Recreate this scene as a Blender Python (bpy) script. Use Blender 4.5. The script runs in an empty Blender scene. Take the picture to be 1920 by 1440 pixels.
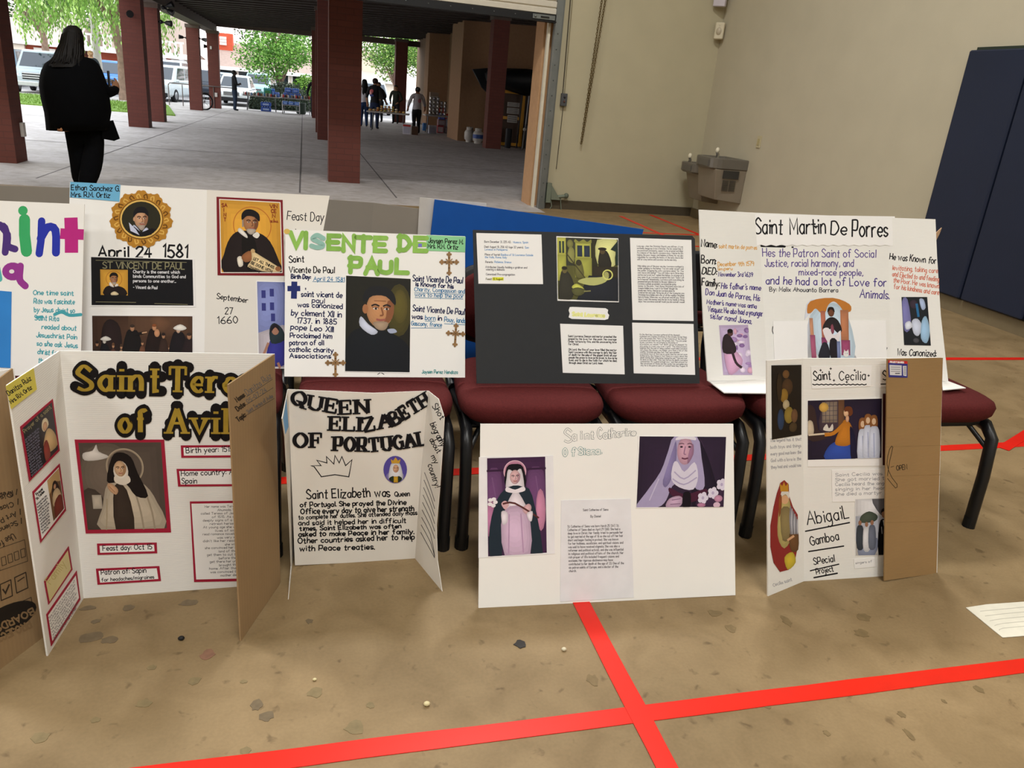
import bpy, bmesh, math, random
from mathutils import Vector, Matrix
from math import sin, cos, pi, radians, hypot, atan2
random.seed(7)
S = bpy.context.scene
COL = S.collection
V3 = Vector

# ------------------------------------------------------------------ camera
FPX, YAW, PITCH, ROLL, CH = 1460.0, radians(15.87), radians(20.33), radians(5.245), 1.314
cf = V3((sin(YAW)*cos(PITCH), cos(YAW)*cos(PITCH), -sin(PITCH)))
r0 = V3((cos(YAW), -sin(YAW), 0)); u0 = r0.cross(cf)
cr = cos(ROLL)*r0 + sin(ROLL)*u0
cu = -sin(ROLL)*r0 + cos(ROLL)*u0
CO = V3((0, 0, CH))
cam = bpy.data.cameras.new('camera'); cam.sensor_width = 36; cam.lens = 36*FPX/1920
cam.clip_start = .05; cam.clip_end = 500
camo = bpy.data.objects.new('camera', cam); COL.objects.link(camo)
camo.matrix_world = Matrix(((cr.x, cu.x, -cf.x, 0), (cr.y, cu.y, -cf.y, 0), (cr.z, cu.z, -cf.z, CH), (0, 0, 0, 1)))
S.camera = camo

# ------------------------------------------------------------------ sky, lights, exposure
S.view_settings.view_transform = 'Standard'; S.view_settings.look = 'None'
S.view_settings.exposure = 0.0; S.view_settings.gamma = 1.0; S.view_settings.use_curve_mapping = False
S.cycles.use_denoising = True
S.cycles.max_bounces = 8; S.cycles.diffuse_bounces = 5; S.cycles.glossy_bounces = 3; S.cycles.transmission_bounces = 3
S.cycles.sample_clamp_indirect = 4.0
W = bpy.data.worlds.new('sky'); S.world = W; W.use_nodes = True
nt = W.node_tree; bg = nt.nodes['Background']
tc = nt.nodes.new('ShaderNodeTexCoord'); sep = nt.nodes.new('ShaderNodeSeparateXYZ'); rmp = nt.nodes.new('ShaderNodeValToRGB')
nt.links.new(tc.outputs['Generated'], sep.inputs[0]); nt.links.new(sep.outputs['Z'], rmp.inputs[0]); nt.links.new(rmp.outputs[0], bg.inputs['Color'])
rmp.color_ramp.elements[0].position = 0.0; rmp.color_ramp.elements[0].color = (1.0, .90, .86, 1)
rmp.color_ramp.elements[1].position = .6; rmp.color_ramp.elements[1].color = (.86, .93, 1.0, 1)
bg.inputs['Strength'].default_value = 3.1

def area(name, loc, size, power, col=(1, .995, .97), rot=(0, 0, 0)):
    l = bpy.data.lights.new(name, 'AREA'); l.shape = 'RECTANGLE'; l.size, l.size_y = size; l.energy = power; l.color = col
    o = bpy.data.objects.new(name, l); COL.objects.link(o); o.location = loc; o.rotation_euler = rot
    return o
for lx, ly, pw in ((-5.5, -6.5, 140), (.5, -6.5, 240), (-5.5, -.8, 150), (.2, -.8, 165), (3.0, -3.5, 130), (-3.5, 4.6, 215), (1.6, 5.0, 245)):
    area('ceiling_lamp', (lx, ly, 6.3), (1.4, .7), pw)

# ------------------------------------------------------------------ photo pixel -> place
def ray(x, y): return cf + (x-960)/FPX*cr - (y-720)/FPX*cu
def fl(x, y, z=0.0):
    d = ray(x, y); return CO + d*((z-CH)/d.z)
def aty(x, y, Y):
    d = ray(x, y); return CO + d*(Y/d.y)
def atx(x, y, X):
    d = ray(x, y); return CO + d*(X/d.x)
def proj(p):
    v = V3(p)-CO; k = FPX/v.dot(cf); return (960+v.dot(cr)*k, 720-v.dot(cu)*k)
def gz(Y): return 0.0 if Y < 10 else max(-.3, -.01*(Y-10))
def gl(x, y):
    p = fl(x, y)
    if ray(x, y).z < 0 and p.y <= 10: return p
    d = ray(x, y); t = (.1-CH)/(d.z+.01*d.y)
    p = CO + d*t
    if t < 0 or p.y > 40: p = CO + d*((-.3-CH)/d.z)
    return p

# ------------------------------------------------------------------ materials
def lin(c):
    c = c/255.0
    return c/12.92 if c <= .04045 else ((c+.055)/1.055)**2.4
MATS = {}
def rgb(c):
    if isinstance(c, str): c = tuple(int(c[i:i+2], 16) for i in (0, 2, 4))
    return tuple(lin(v) for v in c)
def M(c, rough=.65, metal=0.0, var=.05, scale=14.0, bump=0.0, kind=None, spec=.35, bscale=None):
    key = (c, rough, metal, var, scale, bump, kind, spec, bscale)
    if key in MATS: return MATS[key]
    m = bpy.data.materials.new('mat_%s%s' % (c, kind or '')); MATS[key] = m; m.use_nodes = True
    n = m.node_tree; b = n.nodes['Principled BSDF']; L = n.links.new
    b.inputs['Roughness'].default_value = rough; b.inputs['Metallic'].default_value = metal
    b.inputs['Specular IOR Level'].default_value = spec
    col = rgb(c)
    t = n.nodes.new('ShaderNodeTexCoord'); nz = n.nodes.new('ShaderNodeTexNoise'); nz.inputs['Scale'].default_value = scale
    nz.inputs['Detail'].default_value = 4
    L(t.outputs['Object'], nz.inputs['Vector'])
    rp = n.nodes.new('ShaderNodeValToRGB'); L(nz.outputs['Fac'], rp.inputs[0])
    rp.color_ramp.elements[0].position = .3; rp.color_ramp.elements[1].position = .7
    rp.color_ramp.elements[0].color = tuple(v*(1-var) for v in col)+(1,)
    rp.color_ramp.elements[1].color = tuple(min(1, v*(1+var)) for v in col)+(1,)
    out = rp.outputs[0]
    if kind == 'brick':
        s = n.nodes.new('ShaderNodeSeparateXYZ'); L(t.outputs['Object'], s.inputs[0])
        ad = n.nodes.new('ShaderNodeMath'); L(s.outputs[0], ad.inputs[0]); L(s.outputs[1], ad.inputs[1])
        cb = n.nodes.new('ShaderNodeCombineXYZ'); L(ad.outputs[0], cb.inputs[0]); L(s.outputs[2], cb.inputs[1])
        br = n.nodes.new('ShaderNodeTexBrick'); L(cb.outputs[0], br.inputs['Vector'])
        br.inputs['Scale'].default_value = 1.0; br.inputs['Brick Width'].default_value = .21; br.inputs['Row Height'].default_value = .075
        br.inputs['Mortar Size'].default_value = .006
        br.inputs['Color1'].default_value = tuple(v*.94 for v in col)+(1,); br.inputs['Color2'].default_value = tuple(min(1, v*1.06) for v in col)+(1,)
        br.inputs['Mortar'].default_value = tuple(v*.78+.006 for v in col)+(1,)
        mx = n.nodes.new('ShaderNodeMix'); mx.data_type = 'RGBA'; mx.blend_type = 'MULTIPLY'; mx.inputs['Factor'].default_value = .25
        L(br.outputs['Color'], mx.inputs['A']); L(rp.outputs[0], mx.inputs['B']); out = br.outputs['Color']
        bp = n.nodes.new('ShaderNodeBump'); bp.inputs['Strength'].default_value = .5; bp.inputs['Distance'].default_value = .006; bp.invert = True
        L(br.outputs['Fac'], bp.inputs['Height']); L(bp.outputs[0], b.inputs['Normal'])
    if kind in ('corr', 'corrv'):   # corrugated card: faint flute lines
        wv = n.nodes.new('ShaderNodeTexWave'); wv.bands_direction = 'Z' if kind == 'corr' else 'X'
        wv.inputs['Scale'].default_value = 62; wv.inputs['Distortion'].default_value = .25; L(t.outputs['Object'], wv.inputs['Vector'])
        bp = n.nodes.new('ShaderNodeBump'); bp.inputs['Strength'].default_value = .15; bp.inputs['Distance'].default_value = .0008
        L(wv.outputs['Fac'], bp.inputs['Height']); L(bp.outputs[0], b.inputs['Normal'])
        mx = n.nodes.new('ShaderNodeMix'); mx.data_type = 'RGBA'; mx.blend_type = 'MULTIPLY'; mx.inputs['Factor'].default_value = .045
        L(rp.outputs[0], mx.inputs['A']); L(wv.outputs['Color'], mx.inputs['B']); out = mx.outputs['Result']
    L(out, b.inputs['Base Color'])
    if bump and kind is None:
        n2 = n.nodes.new('ShaderNodeTexNoise'); n2.inputs['Scale'].default_value = bscale or scale*4; n2.inputs['Detail'].default_value = 3
        L(t.outputs['Object'], n2.inputs['Vector'])
        bp = n.nodes.new('ShaderNodeBump'); bp.inputs['Strength'].default_value = bump; bp.inputs['Distance'].default_value = .01
        L(n2.outputs['Fac'], bp.inputs['Height']); L(bp.outputs[0], b.inputs['Normal'])
    return m
def INK(c, rough=.7): return M(c, rough, var=.03, scale=40, spec=.2)

# ------------------------------------------------------------------ mesh builder
class MB:
    def __init__(s): s.v = []; s.f = []; s.mi = []; s.sm = []; s.mats = []
    def slot(s, m):
        if m not in s.mats: s.mats.append(m)
        return s.mats.index(m)
    def add(s, vs, fs, m, smooth=False):
        b = len(s.v); s.v.extend(V3(v) for v in vs); k = s.slot(m)
        for f in fs: s.f.append([b+i for i in f]); s.mi.append(k); s.sm.append(smooth)
        return s
    def box(s, c, d, m, rot=None, taper=None):
        c = V3(c); x, y, z = (q/2 for q in d); vs = []
        for k, (i, j) in ((-1, (-1, -1)), (-1, (1, -1)), (-1, (1, 1)), (-1, (-1, 1)), (1, (-1, -1)), (1, (1, -1)), (1, (1, 1)), (1, (-1, 1))):
            tx, ty = (taper if (taper and k > 0) else (1, 1))
            p = V3((i*x*tx, j*y*ty, k*z)); vs.append(c + (rot @ p if rot else p))
        return s.add(vs, [(0, 3, 2, 1), (4, 5, 6, 7), (0, 1, 5, 4), (1, 2, 6, 5), (2, 3, 7, 6), (3, 0, 4, 7)], m)
    def rbox(s, c, d, m, r=.01, rot=None, n=3):   # box with rounded vertical edges and softened top
        x, y, z = (q/2 for q in d); c = V3(c); rings = []
        def ring(ins, zz):
            o = []
            for qx, qy, a0 in ((1, 1, 0), (-1, 1, 90), (-1, -1, 180), (1, -1, 270)):
                for k in range(n+1):
                    a = radians(a0+90*k/n); rr = max(r-ins, .0005)
                    o.append(V3((qx*(x-r)+rr*cos(a), qy*(y-r)+rr*sin(a), zz)))
            return o
        q = min(r*.5, z*.5)
        for ins, zz in ((q, -z), (0, -z+q), (0, z-q), (q, z)): rings.append([c + (rot @ p if rot else p) for p in ring(ins, zz)])
        return s.loft(rings, m, smooth=False)
    def loft(s, rings, m, caps=True, smooth=True, closed=True):
        n = len(rings[0]); vs = [p for r in rings for p in r]; fs = []
        for i in range(len(rings)-1):
            for j in range(n if closed else n-1):
                k = (j+1) % n; fs.append((i*n+j, i*n+k, (i+1)*n+k, (i+1)*n+j))
        s.add(vs, fs, m, smooth)
        if caps and closed:
            s.add(rings[0], [tuple(range(n))[::-1]], m); s.add(rings[-1], [tuple(range(n))], m)
        return s
    def tube(s, pts, r, m, n=8, caps=True, flat=None):
        pts = [V3(p) for p in pts]; rr = r if isinstance(r, (list, tuple)) else [r]*len(pts); rings = []; up = None
        for i, p in enumerate(pts):
            d = (pts[min(i+1, len(pts)-1)] - pts[max(i-1, 0)]).normalized()
            a = (up - d*up.dot(d)) if up else (V3((0, 0, 1)) if abs(d.z) < .9 else V3((1, 0, 0)))
            a = (a - d*a.dot(d)).normalized(); up = a; b = d.cross(a)
            fx, fy = flat if flat else (1, 1)
            rings.append([p + a*(cos(2*pi*k/n)*rr[i]*fx) + b*(sin(2*pi*k/n)*rr[i]*fy) for k in range(n)])
        return s.loft(rings, m, caps)
    def lathe(s, c, prof, m, n=16, axis=None):
        c = V3(c); ax = V3(axis).normalized() if axis else V3((0, 0, 1))
        q = V3((0, 0, 1)).rotation_difference(ax)
        rings = [[c + q @ V3((r*cos(2*pi*k/n), r*sin(2*pi*k/n), z)) for k in range(n)] for r, z in prof]
        return s.loft(rings, m)
    def ball(s, c, r, m, n=12, k=7, rot=None):
        c = V3(c); r = (r, r, r) if not isinstance(r, (tuple, list)) else r; rings = []
        for i in range(k+1):
            a = -pi/2 + pi*i/k; q = max(cos(a), .02)
            rings.append([c + (lambda p: rot @ p if rot else p)(V3((r[0]*q*cos(2*pi*j/n), r[1]*q*sin(2*pi*j/n), r[2]*sin(a)))) for j in range(n)])
        return s.loft(rings, m)
    def prism(s, pts, ext, m, side=None):   # planar polygon pts extruded by vector ext (pts is the front)
        pts = [V3(p) for p in pts]; ext = V3(ext); n = len(pts)
        s.add(pts, [tuple(range(n))], m)
        s.add([p+ext for p in pts], [tuple(range(n))[::-1]], side or m)
        s.add(pts + [p+ext for p in pts], [(j, (j+1) % n, n+(j+1) % n, n+j) for j in range(n)], side or m)
        return s
    def build(s, name, parent=None, local=False, bevel=0, label=None):
        off = V3((0, 0, 0))
        if parent is not None and not local:
            off = parent.matrix_basis.translation.copy(); q = parent.parent
            while q: off += q.matrix_basis.translation; q = q.parent
        me = bpy.data.meshes.new(name); me.from_pydata([tuple(v-off) for v in s.v], [], s.f)
        for m in s.mats: me.materials.append(m)
        me.polygons.foreach_set('material_index', s.mi); me.polygons.foreach_set('use_smooth', s.sm); me.update()
        o = bpy.data.objects.new(name, me); COL.objects.link(o)
        if parent is not None: o.parent = parent
        if label: o['label'] = label
        if bevel:
            w = o.modifiers.new('bevel', 'BEVEL'); w.width = bevel; w.segments = 2; w.limit_method = 'ANGLE'
        return o
def tag(o, label, cat, group=None, kind=None):
    if label: o['label'] = label
    if cat: o['category'] = cat
    if group: o['group'] = group
    if kind: o['kind'] = kind
    return o
def thing(name, label, cat, loc=(0, 0, 0), group=None, rz=0):
    o = bpy.data.objects.new(name, None); COL.objects.link(o); o.location = loc; o.rotation_euler = (0, 0, rz); o.empty_display_size = .1
    return tag(o, label, cat, group)
def struct(name, mb, label=None): 
    o = mb.build(name); o['kind'] = 'structure'
    o['label'] = label or ('%s of the hall and courtyard' % name.replace('_', ' '))
    return o
def copy_tree(o, parent=None):
    c = o.copy(); COL.objects.link(c)
    if parent: c.parent = parent
    for ch in list(o.children): copy_tree(ch, c)
    return c
def rotz(a): return Matrix.Rotation(a, 3, 'Z')

# ------------------------------------------------------------------ single-stroke lettering
G = {
'A': "0e4o8e 2i6i", 'B': "0e0o ~0o4o6m4j0j ~0j5j7g5e0e", 'C': "~7m4o1m0j1g4e7g", 'D': "0e0o ~0o4o7j4e0e", 'E': "6o0o0e6e 0j5j", 'F': "6o0o0e 0j5j",
'G': "~7m4o1m0j1g4e7f 7f7j4j", 'H': "0e0o 7e7o 0j7j", 'I': "0e0o", 'J': "~5o5h4e2e0g", 'K': "0e0o 6o0i 2k6e", 'L': "0o0e5e", 'M': "0e0o4h8o8e", 'N': "0e0o7e7o",
'O': "~4o1m0j1g4e7g8j7m4o", 'P': "0e0o ~0o5o6m5i0i", 'Q': "~4o1m0j1g4e7g8j7m4o 5h8d", 'R': "0e0o ~0o5o6m5i0i 3i7e", 'S': "~6m3o1n0l3j6h6f3e0f", 'T': "0o8o 4o4e",
'U': "~0o0h1f4e6f7h7o", 'V': "0o4e8o", 'W': "0o2e4l6e8o", 'X': "0e7o 0o7e", 'Y': "0o4j8o 4j4e", 'Z': "0o7o0e7e",
'a': "~5j3k1j0h1f3e5g 5k5e", 'b': "0o0e ~0i2k5j5g3e0f", 'c': "~5j3k1j0h1f3e5f", 'd': "~5j3k1j0h1f3e5g 5o5e", 'e': "~0h5h5j3k1j0h1f3e5f", 'f': "~5n4o2n2l2e 0k4k",
'g': "~5j3k1j0h1f3e5g ~5k5d4b2a0b", 'h': "0o0e ~0h2k4k5i5e", 'i': "1k1e 1m1n", 'j': "~2k2c1a0b 2m2n", 'k': "0o0e 4k0h 1i4e", 'l': "1o1e", 'm': "0k0e ~0i2k4j4e ~4i6k8j8e",
'n': "0k0e ~0i2k4k5i5e", 'o': "~3k1j0h1f3e5f6h5j3k", 'p': "0k0a ~0i2k5j5g3e0f", 'q': "~5j3k1j0h1f3e5g 5k5a", 'r': "0k0e ~0i2k4k", 's': "~4j2k0j1h4g4f2e0f",
't': "2n2e4e 0k4k", 'u': "~0k0g1e3e5g 5k5e", 'v': "0k3e6k", 'w': "0k2e4j6e8k", 'x': "0e5k 0k5e", 'y': "0k3e 6k1a", 'z': "0k5k0e5e",
'0': "~3o1m0j1g3e5g6j5m3o", '1': "0m2o2e", '2': "~0m2o5o6m4j0e 0e6e", '3': "~0n3o5m3j ~3j6h4e2e0f", '4': "4e4o0h6h", '5': "6o1o0j ~0j3k6h4e0f", '6': "~5o2l0h1f3e6f5i3j0h",
'7': "0o6o2e", '8': "~3j1l3o5l3j0g3e6g3j", '9': "~5k3j0l2o5n6k4e", '.': "0e0f", ',': "1f0d", ':': "0f0g 0j0k", '-': "0i4i", "'": "0o0m", '"': "0o0m 2o2m", '!': "0o0h 0e0f",
'/': "0d4o", '(': "~2o0l0g2d", ')': "~0o2l2g0d", ' ': ""}
def cat_rom(p, sub):
    out = []; n = len(p); cl = p[0] == p[-1]
    for i in range(n-1):
        p1, p2 = p[i], p[i+1]
        p0 = p[i-1] if i else (p[-2] if cl else p1); p3 = p[i+2] if i+2 < n else (p[1] if cl else p2)
        for k in range(sub):
            t = k/sub
            out.append(tuple(.5*(2*b+(c-a)*t+(2*a-5*b+4*c-d)*t*t+(3*b-a-3*c+d)*t**3) for a, b, c, d in zip(p0, p1, p2, p3)))
    out.append(p[-1]); return out
def glyph(ch, sub=3):
    st = []; w = 0
    for tk in G.get(ch, "0e0o").split():
        sm = tk[0] == '~'; tk = tk.lstrip('~')
        pts = [(int(tk[i]), ord(tk[i+1])-101) for i in range(0, len(tk), 2)]
        w = max(w, max(p[0] for p in pts))
        st.append((cat_rom(pts, sub) if sm else pts, sm))
    if ch == ' ': w = 2.5
    return st, w
def strip2(pts, w, cap=True, nib=None):   # 2-D mitred ribbon -> verts, faces
    P = [pts[0]]
    for p in pts[1:]:
        if hypot(p[0]-P[-1][0], p[1]-P[-1][1]) > 1e-4: P.append(p)
    if len(P) < 2: P = [P[0], (P[0][0]+.01, P[0][1])]
    n = len(P); cl = hypot(P[0][0]-P[-1][0], P[0][1]-P[-1][1]) < 1e-3 and n > 3
    D = []
    for i in range(n-1):
        dx, dy = P[i+1][0]-P[i][0], P[i+1][1]-P[i][1]; l = hypot(dx, dy); D.append((dx/l, dy/l))
    vs = []
    for i in range(n):
        a = D[i-1] if i > 0 else (D[-1] if cl else D[0]); b = D[i] if i < n-1 else (D[0] if cl else D[-1])
        tx, ty = a[0]+b[0], a[1]+b[1]; l = hypot(tx, ty)
        if l < .3: tx, ty, l = b[0], b[1], 1
        tx, ty = tx/l, ty/l; c = max(.5, abs(tx*b[0]+ty*b[1])); h = w/2
        if nib is not None: h *= nib+(1-nib)*abs(ty)
        px, py = P[i]
        if not cl and cap:
            if i == 0: px -= b[0]*h*.5; py -= b[1]*h*.5
            if i == n-1: px += a[0]*h*.5; py += a[1]*h*.5
        vs += [(px-ty*h/c, py+tx*h/c), (px+ty*h/c, py-tx*h/c)]
    fs = [(2*i, 2*i+1, 2*i+3, 2*i+2) for i in range(n-1)]
    if cap == 'round' and not cl:
        for i, sgn in ((0, -1), (n-1, 1)):
            d = D[0] if i == 0 else D[-1]; px, py = P[i][0]+d[0]*sgn*w*.25, P[i][1]+d[1]*sgn*w*.25
            b = len(vs); a0 = atan2(d[1]*sgn, d[0]*sgn)
            vs += [(px+w/2*cos(a0-pi/2+pi*k/6), py+w/2*sin(a0-pi/2+pi*k/6)) for k in range(7)]
            fs.append(tuple(range(b, b+7)))
    return vs, fs

class Plane:   # a flat surface in the hall; photo pixels land on it along the sight line
    def __init__(s, A, B, C):
        s.o = V3(A); n = (V3(B)-V3(A)).cross(V3(C)-V3(A)).normalized()
        s.n = n if n.dot(CO-s.o) > 0 else -n
    def px(s, x, y, off=0.0):
        d = ray(x, y); return CO + d*((s.o-CO).dot(s.n)/d.dot(s.n)) + s.n*off
class Part:    # one mesh on a plane, drawn in layers
    def __init__(s, pl, off=.0012): s.pl = pl; s.b = MB(); s.off = off; s.k = 0
    def lay(s): s.k += 1; return s.off + s.k*1.5e-5
    def slab(s, pts, m, th=.0008, side=None):
        q = [s.pl.px(x, y, s.off) for x, y in pts]
        s.b.prism(q, -s.pl.n*th, m, side); return s
    def poly(s, pts, m):
        o = s.lay(); s.b.add([s.pl.px(x, y, o) for x, y in pts], [tuple(range(len(pts)))], m); return s
    def line(s, pts, w, m, cap=True, smooth=0, nib=None):
        if smooth: pts = cat_rom(pts, smooth)
        o = s.lay(); vs, fs = strip2(pts, w, cap, nib); s.b.add([s.pl.px(x, y, o) for x, y in vs], fs, m); return s
    def frame(s, q, w, m):
        for i in range(4): s.line([q[i], q[(i+1) % 4]], w, m)
        return s
    def letters(s, txt, base, cap, w=None, gap=2.2, jit=0.0, xs=None, sub=2, sp=1.0):
        """yield (char, [pixel strokes]) with the baseline along the polyline base"""
        segs = []; tot = 0
        for a, b in zip(base, base[1:]): l = hypot(b[0]-a[0], b[1]-a[1]); segs.append((tot, l, a, b)); tot += l
        gl_ = [glyph(c, sub) for c in txt]; adv = [g[1]+gap for g in gl_]; full = max(sum(adv)-gap, 1)
        k = tot/full; x = 0; rnd = random.Random(txt)
        for (st, gw), ch, ad in zip(gl_, txt, adv):
            mid = min((x+gw/2)*k, tot); sg = [q for q in segs if q[0] <= mid+1e-6][-1]
            t = (mid-sg[0])/sg[1]; (ax, ay), (bx, by) = sg[2], sg[3]; px, py = ax+(bx-ax)*t, ay+(by-ay)*t
            tx, ty = (bx-ax)/sg[1], (by-ay)/sg[1]; a = rnd.uniform(-jit, jit)*.16; tx, ty = tx*cos(a)-ty*sin(a), tx*sin(a)+ty*cos(a)
            c_ = cap*(1+rnd.uniform(-jit, jit)*.15); py += rnd.uniform(-jit, jit)*cap*.07
            yield ch, [([(px+tx*(gx-gw/2)*k+ty*gy*c_/10, py+ty*(gx-gw/2)*k-tx*gy*c_/10) for gx, gy in pts], sm) for pts, sm in st], (tx, ty, k)
            x += ad
    def text(s, txt, p0, p1, cap, m, w=1.6, jit=0.0, sub=2, gap=2.2, base=None, cap_style=True):
        o0 = s.lay()
        for ch, st, _ in s.letters(txt, base or [p0, p1], cap, gap=gap, jit=jit, sub=sub):
            for i, (pts, sm) in enumerate(st):
                vs, fs = strip2(pts, w, cap_style); o = o0 + (i % 4)*3e-6
                s.b.add([s.pl.px(x, y, o) for x, y in vs], fs, m)
        return s
    def para(s, lines, p0, step, wid, cap, m, w=1.2, slope=0.0, full=None, jit=0, dx=0):
        n = max(len(l) for l in lines)
        for i, l in enumerate(lines):
            if not l: continue
            x, y = p0[0]+step[0]*i, p0[1]+step[1]*i; ww = wid*len(l)/n if full is None else full
            s.text(l, (x, y), (x+ww, y+ww*slope), cap, m, w, jit=jit)
        return s
    def done(s, name, parent, label=None): return s.b.build(name, parent, label=label)
    # pictures: layers in picture coordinates (x 0..a, y 0..1 downward) on the pixel quad tl,tr,br,bl
    def art(s, q, a, layers):
        def mp(x, y):
            u, v = min(max(x/a, 0), 1), min(max(y, 0), 1)
            return tuple(q[0][i]*(1-u)*(1-v)+q[1][i]*u*(1-v)+q[2][i]*u*v+q[3][i]*(1-u)*v for i in (0, 1))
        hgt = (hypot(q[3][0]-q[0][0], q[3][1]-q[0][1])+hypot(q[2][0]-q[1][0], q[2][1]-q[1][1]))/2
        for kind, c, pts, *r in layers:
            m = INK(c, .45)
            if kind in 'ps':
                q_ = cat_rom(pts+[pts[0]], 3)[:-1] if kind == 's' else list(pts); n_ = len(q_)
                gx, gy = sum(p[0] for p in q_)/n_, sum(p[1] for p in q_)/n_; span = max(max(p[0] for p in q_)-min(p[0] for p in q_), max(p[1] for p in q_)-min(p[1] for p in q_))
                ok = span > .11 and n_ > 3
                if ok:   # printed tones: rounder, lighter towards the middle of the shape
                    for f in (.8, .55, .3):
                        for p in q_:
                            x_, y_ = gx+(p[0]-gx)*f, gy+(p[1]-gy)*f; ins = False; j = n_-1
                            for i in range(n_):
                                if (q_[i][1] > y_) != (q_[j][1] > y_) and x_ < (q_[j][0]-q_[i][0])*(y_-q_[i][1])/(q_[j][1]-q_[i][1])+q_[i][0]: ins = not ins
                                j = i
                            if not ins: ok = False; break
                        if not ok: break
                if not ok: s.poly([mp(*p) for p in q_], m)
                else:
                    rr_, gg_, bb_ = (int(c[i:i+2], 16) for i in (0, 2, 4))
                    for f, k_ in ((1, .9), (.88, .95), (.74, .99), (.58, 1.02), (.42, 1.05), (.26, 1.07)):
                        cc = '%02x%02x%02x' % tuple(min(255, int(v*k_)) for v in (rr_, gg_, bb_)); dx_, dy_ = -.06*span*(1-f), -.06*span*(1-f)
                        s.poly([mp(gx+(p[0]-gx)*f+dx_, gy+(p[1]-gy)*f+dy_) for p in q_], INK(cc, .45))
            elif kind == 'l': s.line([mp(*p) for p in (cat_rom(pts, 3) if len(pts) > 2 else pts)], r[0]*hgt, m)
        return s
def ell(c, x, y, rx, ry, n=14, a0=0, a1=2*pi):
    return ('p', c, [(x+rx*cos(a0+(a1-a0)*k/n), y+ry*sin(a0+(a1-a0)*k/n)) for k in range(n if a1-a0 > 6.2 else n+1)])
def ring(c, x, y, r, w): return ('l', c, [(x+r*cos(2*pi*k/24), y+r*sin(2*pi*k/24)) for k in range(25)], w)
def rect(c, x0, y0, x1, y1): return ('p', c, [(x0, y0), (x1, y0), (x1, y1), (x0, y1)])
def face(x, y, s, skin, shade, dark='2a1c18', lips='a05a50', turn=0.0):
    t = turn*s
    return [ell(skin, x, y, .40*s, .54*s, 18), ('s', shade, [(x+.40*s, y-.2*s), (x+.36*s, y+.25*s), (x+.05*s, y+.53*s), (x+.18*s, y+.2*s), (x+.22*s, y-.25*s)]),
            ('l', dark, [(x-.26*s+t, y-.10*s), (x-.16*s+t, y-.14*s), (x-.05*s+t, y-.10*s)], .05*s), ('l', dark, [(x+.08*s+t, y-.10*s), (x+.18*s+t, y-.14*s), (x+.28*s+t, y-.10*s)], .05*s),
            ell('d8cfc6', x-.15*s+t, y-.02*s, .075*s, .034*s, 8), ell('d8cfc6', x+.17*s+t, y-.02*s, .075*s, .034*s, 8), ell(dark, x-.14*s+t, y-.02*s, .036*s, .036*s, 8), ell(dark, x+.18*s+t, y-.02*s, .036*s, .036*s, 8), ('l', shade, [(x-.24*s+t, y-.05*s), (x-.15*s+t, y-.075*s), (x-.06*s+t, y-.04*s)], .03*s), ('l', shade, [(x+.09*s+t, y-.04*s), (x+.18*s+t, y-.075*s), (x+.27*s+t, y-.05*s)], .03*s),
            ('l', shade, [(x+.02*s+t, y-.05*s), (x+.07*s+t, y+.15*s), (x-.01*s+t, y+.18*s)], .05*s), ('l', lips, [(x-.11*s+t, y+.295*s), (x+t, y+.315*s), (x+.13*s+t, y+.295*s)], .06*s)]
# ------------------------------------------------------------------ the hall
def floor_mat(base, dark, spots, rough=.55):
    m = bpy.data.materials.new('mat_floor'); m.use_nodes = True; n = m.node_tree; b = n.nodes['Principled BSDF']; L = n.links.new
    t = n.nodes.new('ShaderNodeTexCoord')
    def noise(sc, det, lo, hi, c0, c1, dist=0.0):
        q = n.nodes.new('ShaderNodeTexNoise'); q.inputs['Scale'].default_value = sc; q.inputs['Detail'].default_value = det; q.inputs['Distortion'].default_value = dist
        L(t.outputs['Object'], q.inputs['Vector']); r = n.nodes.new('ShaderNodeValToRGB'); L(q.outputs['Fac'], r.inputs[0])
        r.color_ramp.elements[0].position = lo; r.color_ramp.elements[1].position = hi
        r.color_ramp.elements[0].color = (*c0, 1); r.color_ramp.elements[1].color = (*c1, 1); return r.outputs[0]
    def mul(a, c, f=1.0):
        x = n.nodes.new('ShaderNodeMix'); x.data_type = 'RGBA'; x.blend_type = 'MULTIPLY'; x.inputs['Factor'].default_value = f
        L(a, x.inputs['A']); L(c, x.inputs['B']); return x.outputs['Result']
    big = noise(1.3, 5, .35, .7, rgb(dark), rgb(base))
    c = mul(big, noise(7, 6, .3, .6, (.78, .76, .72), (1, 1, 1), .6))
    c = mul(c, noise(22, 3, .27, .36, spots, (1, 1, 1), .3))
    c = mul(c, noise(120, 2, .3, .7, (.9, .9, .9), (1, 1, 1)))
    L(c, b.inputs['Base Color']); b.inputs['Roughness'].default_value = rough; b.inputs['Specular IOR Level'].default_value = .3
    return m
FLOOR = floor_mat('a08864', '8b7655', (.62, .60, .58))
PATIO = floor_mat('d0cac8', 'bfb9b7', (.86, .85, .85), .7)
WALL = M('b5ad92', .8, var=.03, scale=3, bump=.08, bscale=150)
WALL2 = M('b8b09a', .8, var=.03, scale=3, bump=.08, bscale=150)
YW = 9.62
b = MB(); b.box((-2, -1.2, -.1), (14, 21.8, .2), FLOOR); struct('floor', b, 'tan sealed concrete floor of the hall, scuffed and stained')
b = MB(); b.box((3.975, YW+.1, 3.5), (2.05, .2, 7), WALL); b.box((-.35, YW+.1, 5.05), (6.92, .2, 3.9), WALL); b.box((-6.4, YW+.1, 3.5), (5.2, .2, 7), WALL)
struct('wall_far', b, 'khaki painted wall beside the roller door opening')
b = MB(); b.box((5.1, -1.15, 3.5), (.2, 21.7, 7), WALL2); struct('wall_right', b, 'beige painted wall with the drinking fountain and blue pads')
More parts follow.
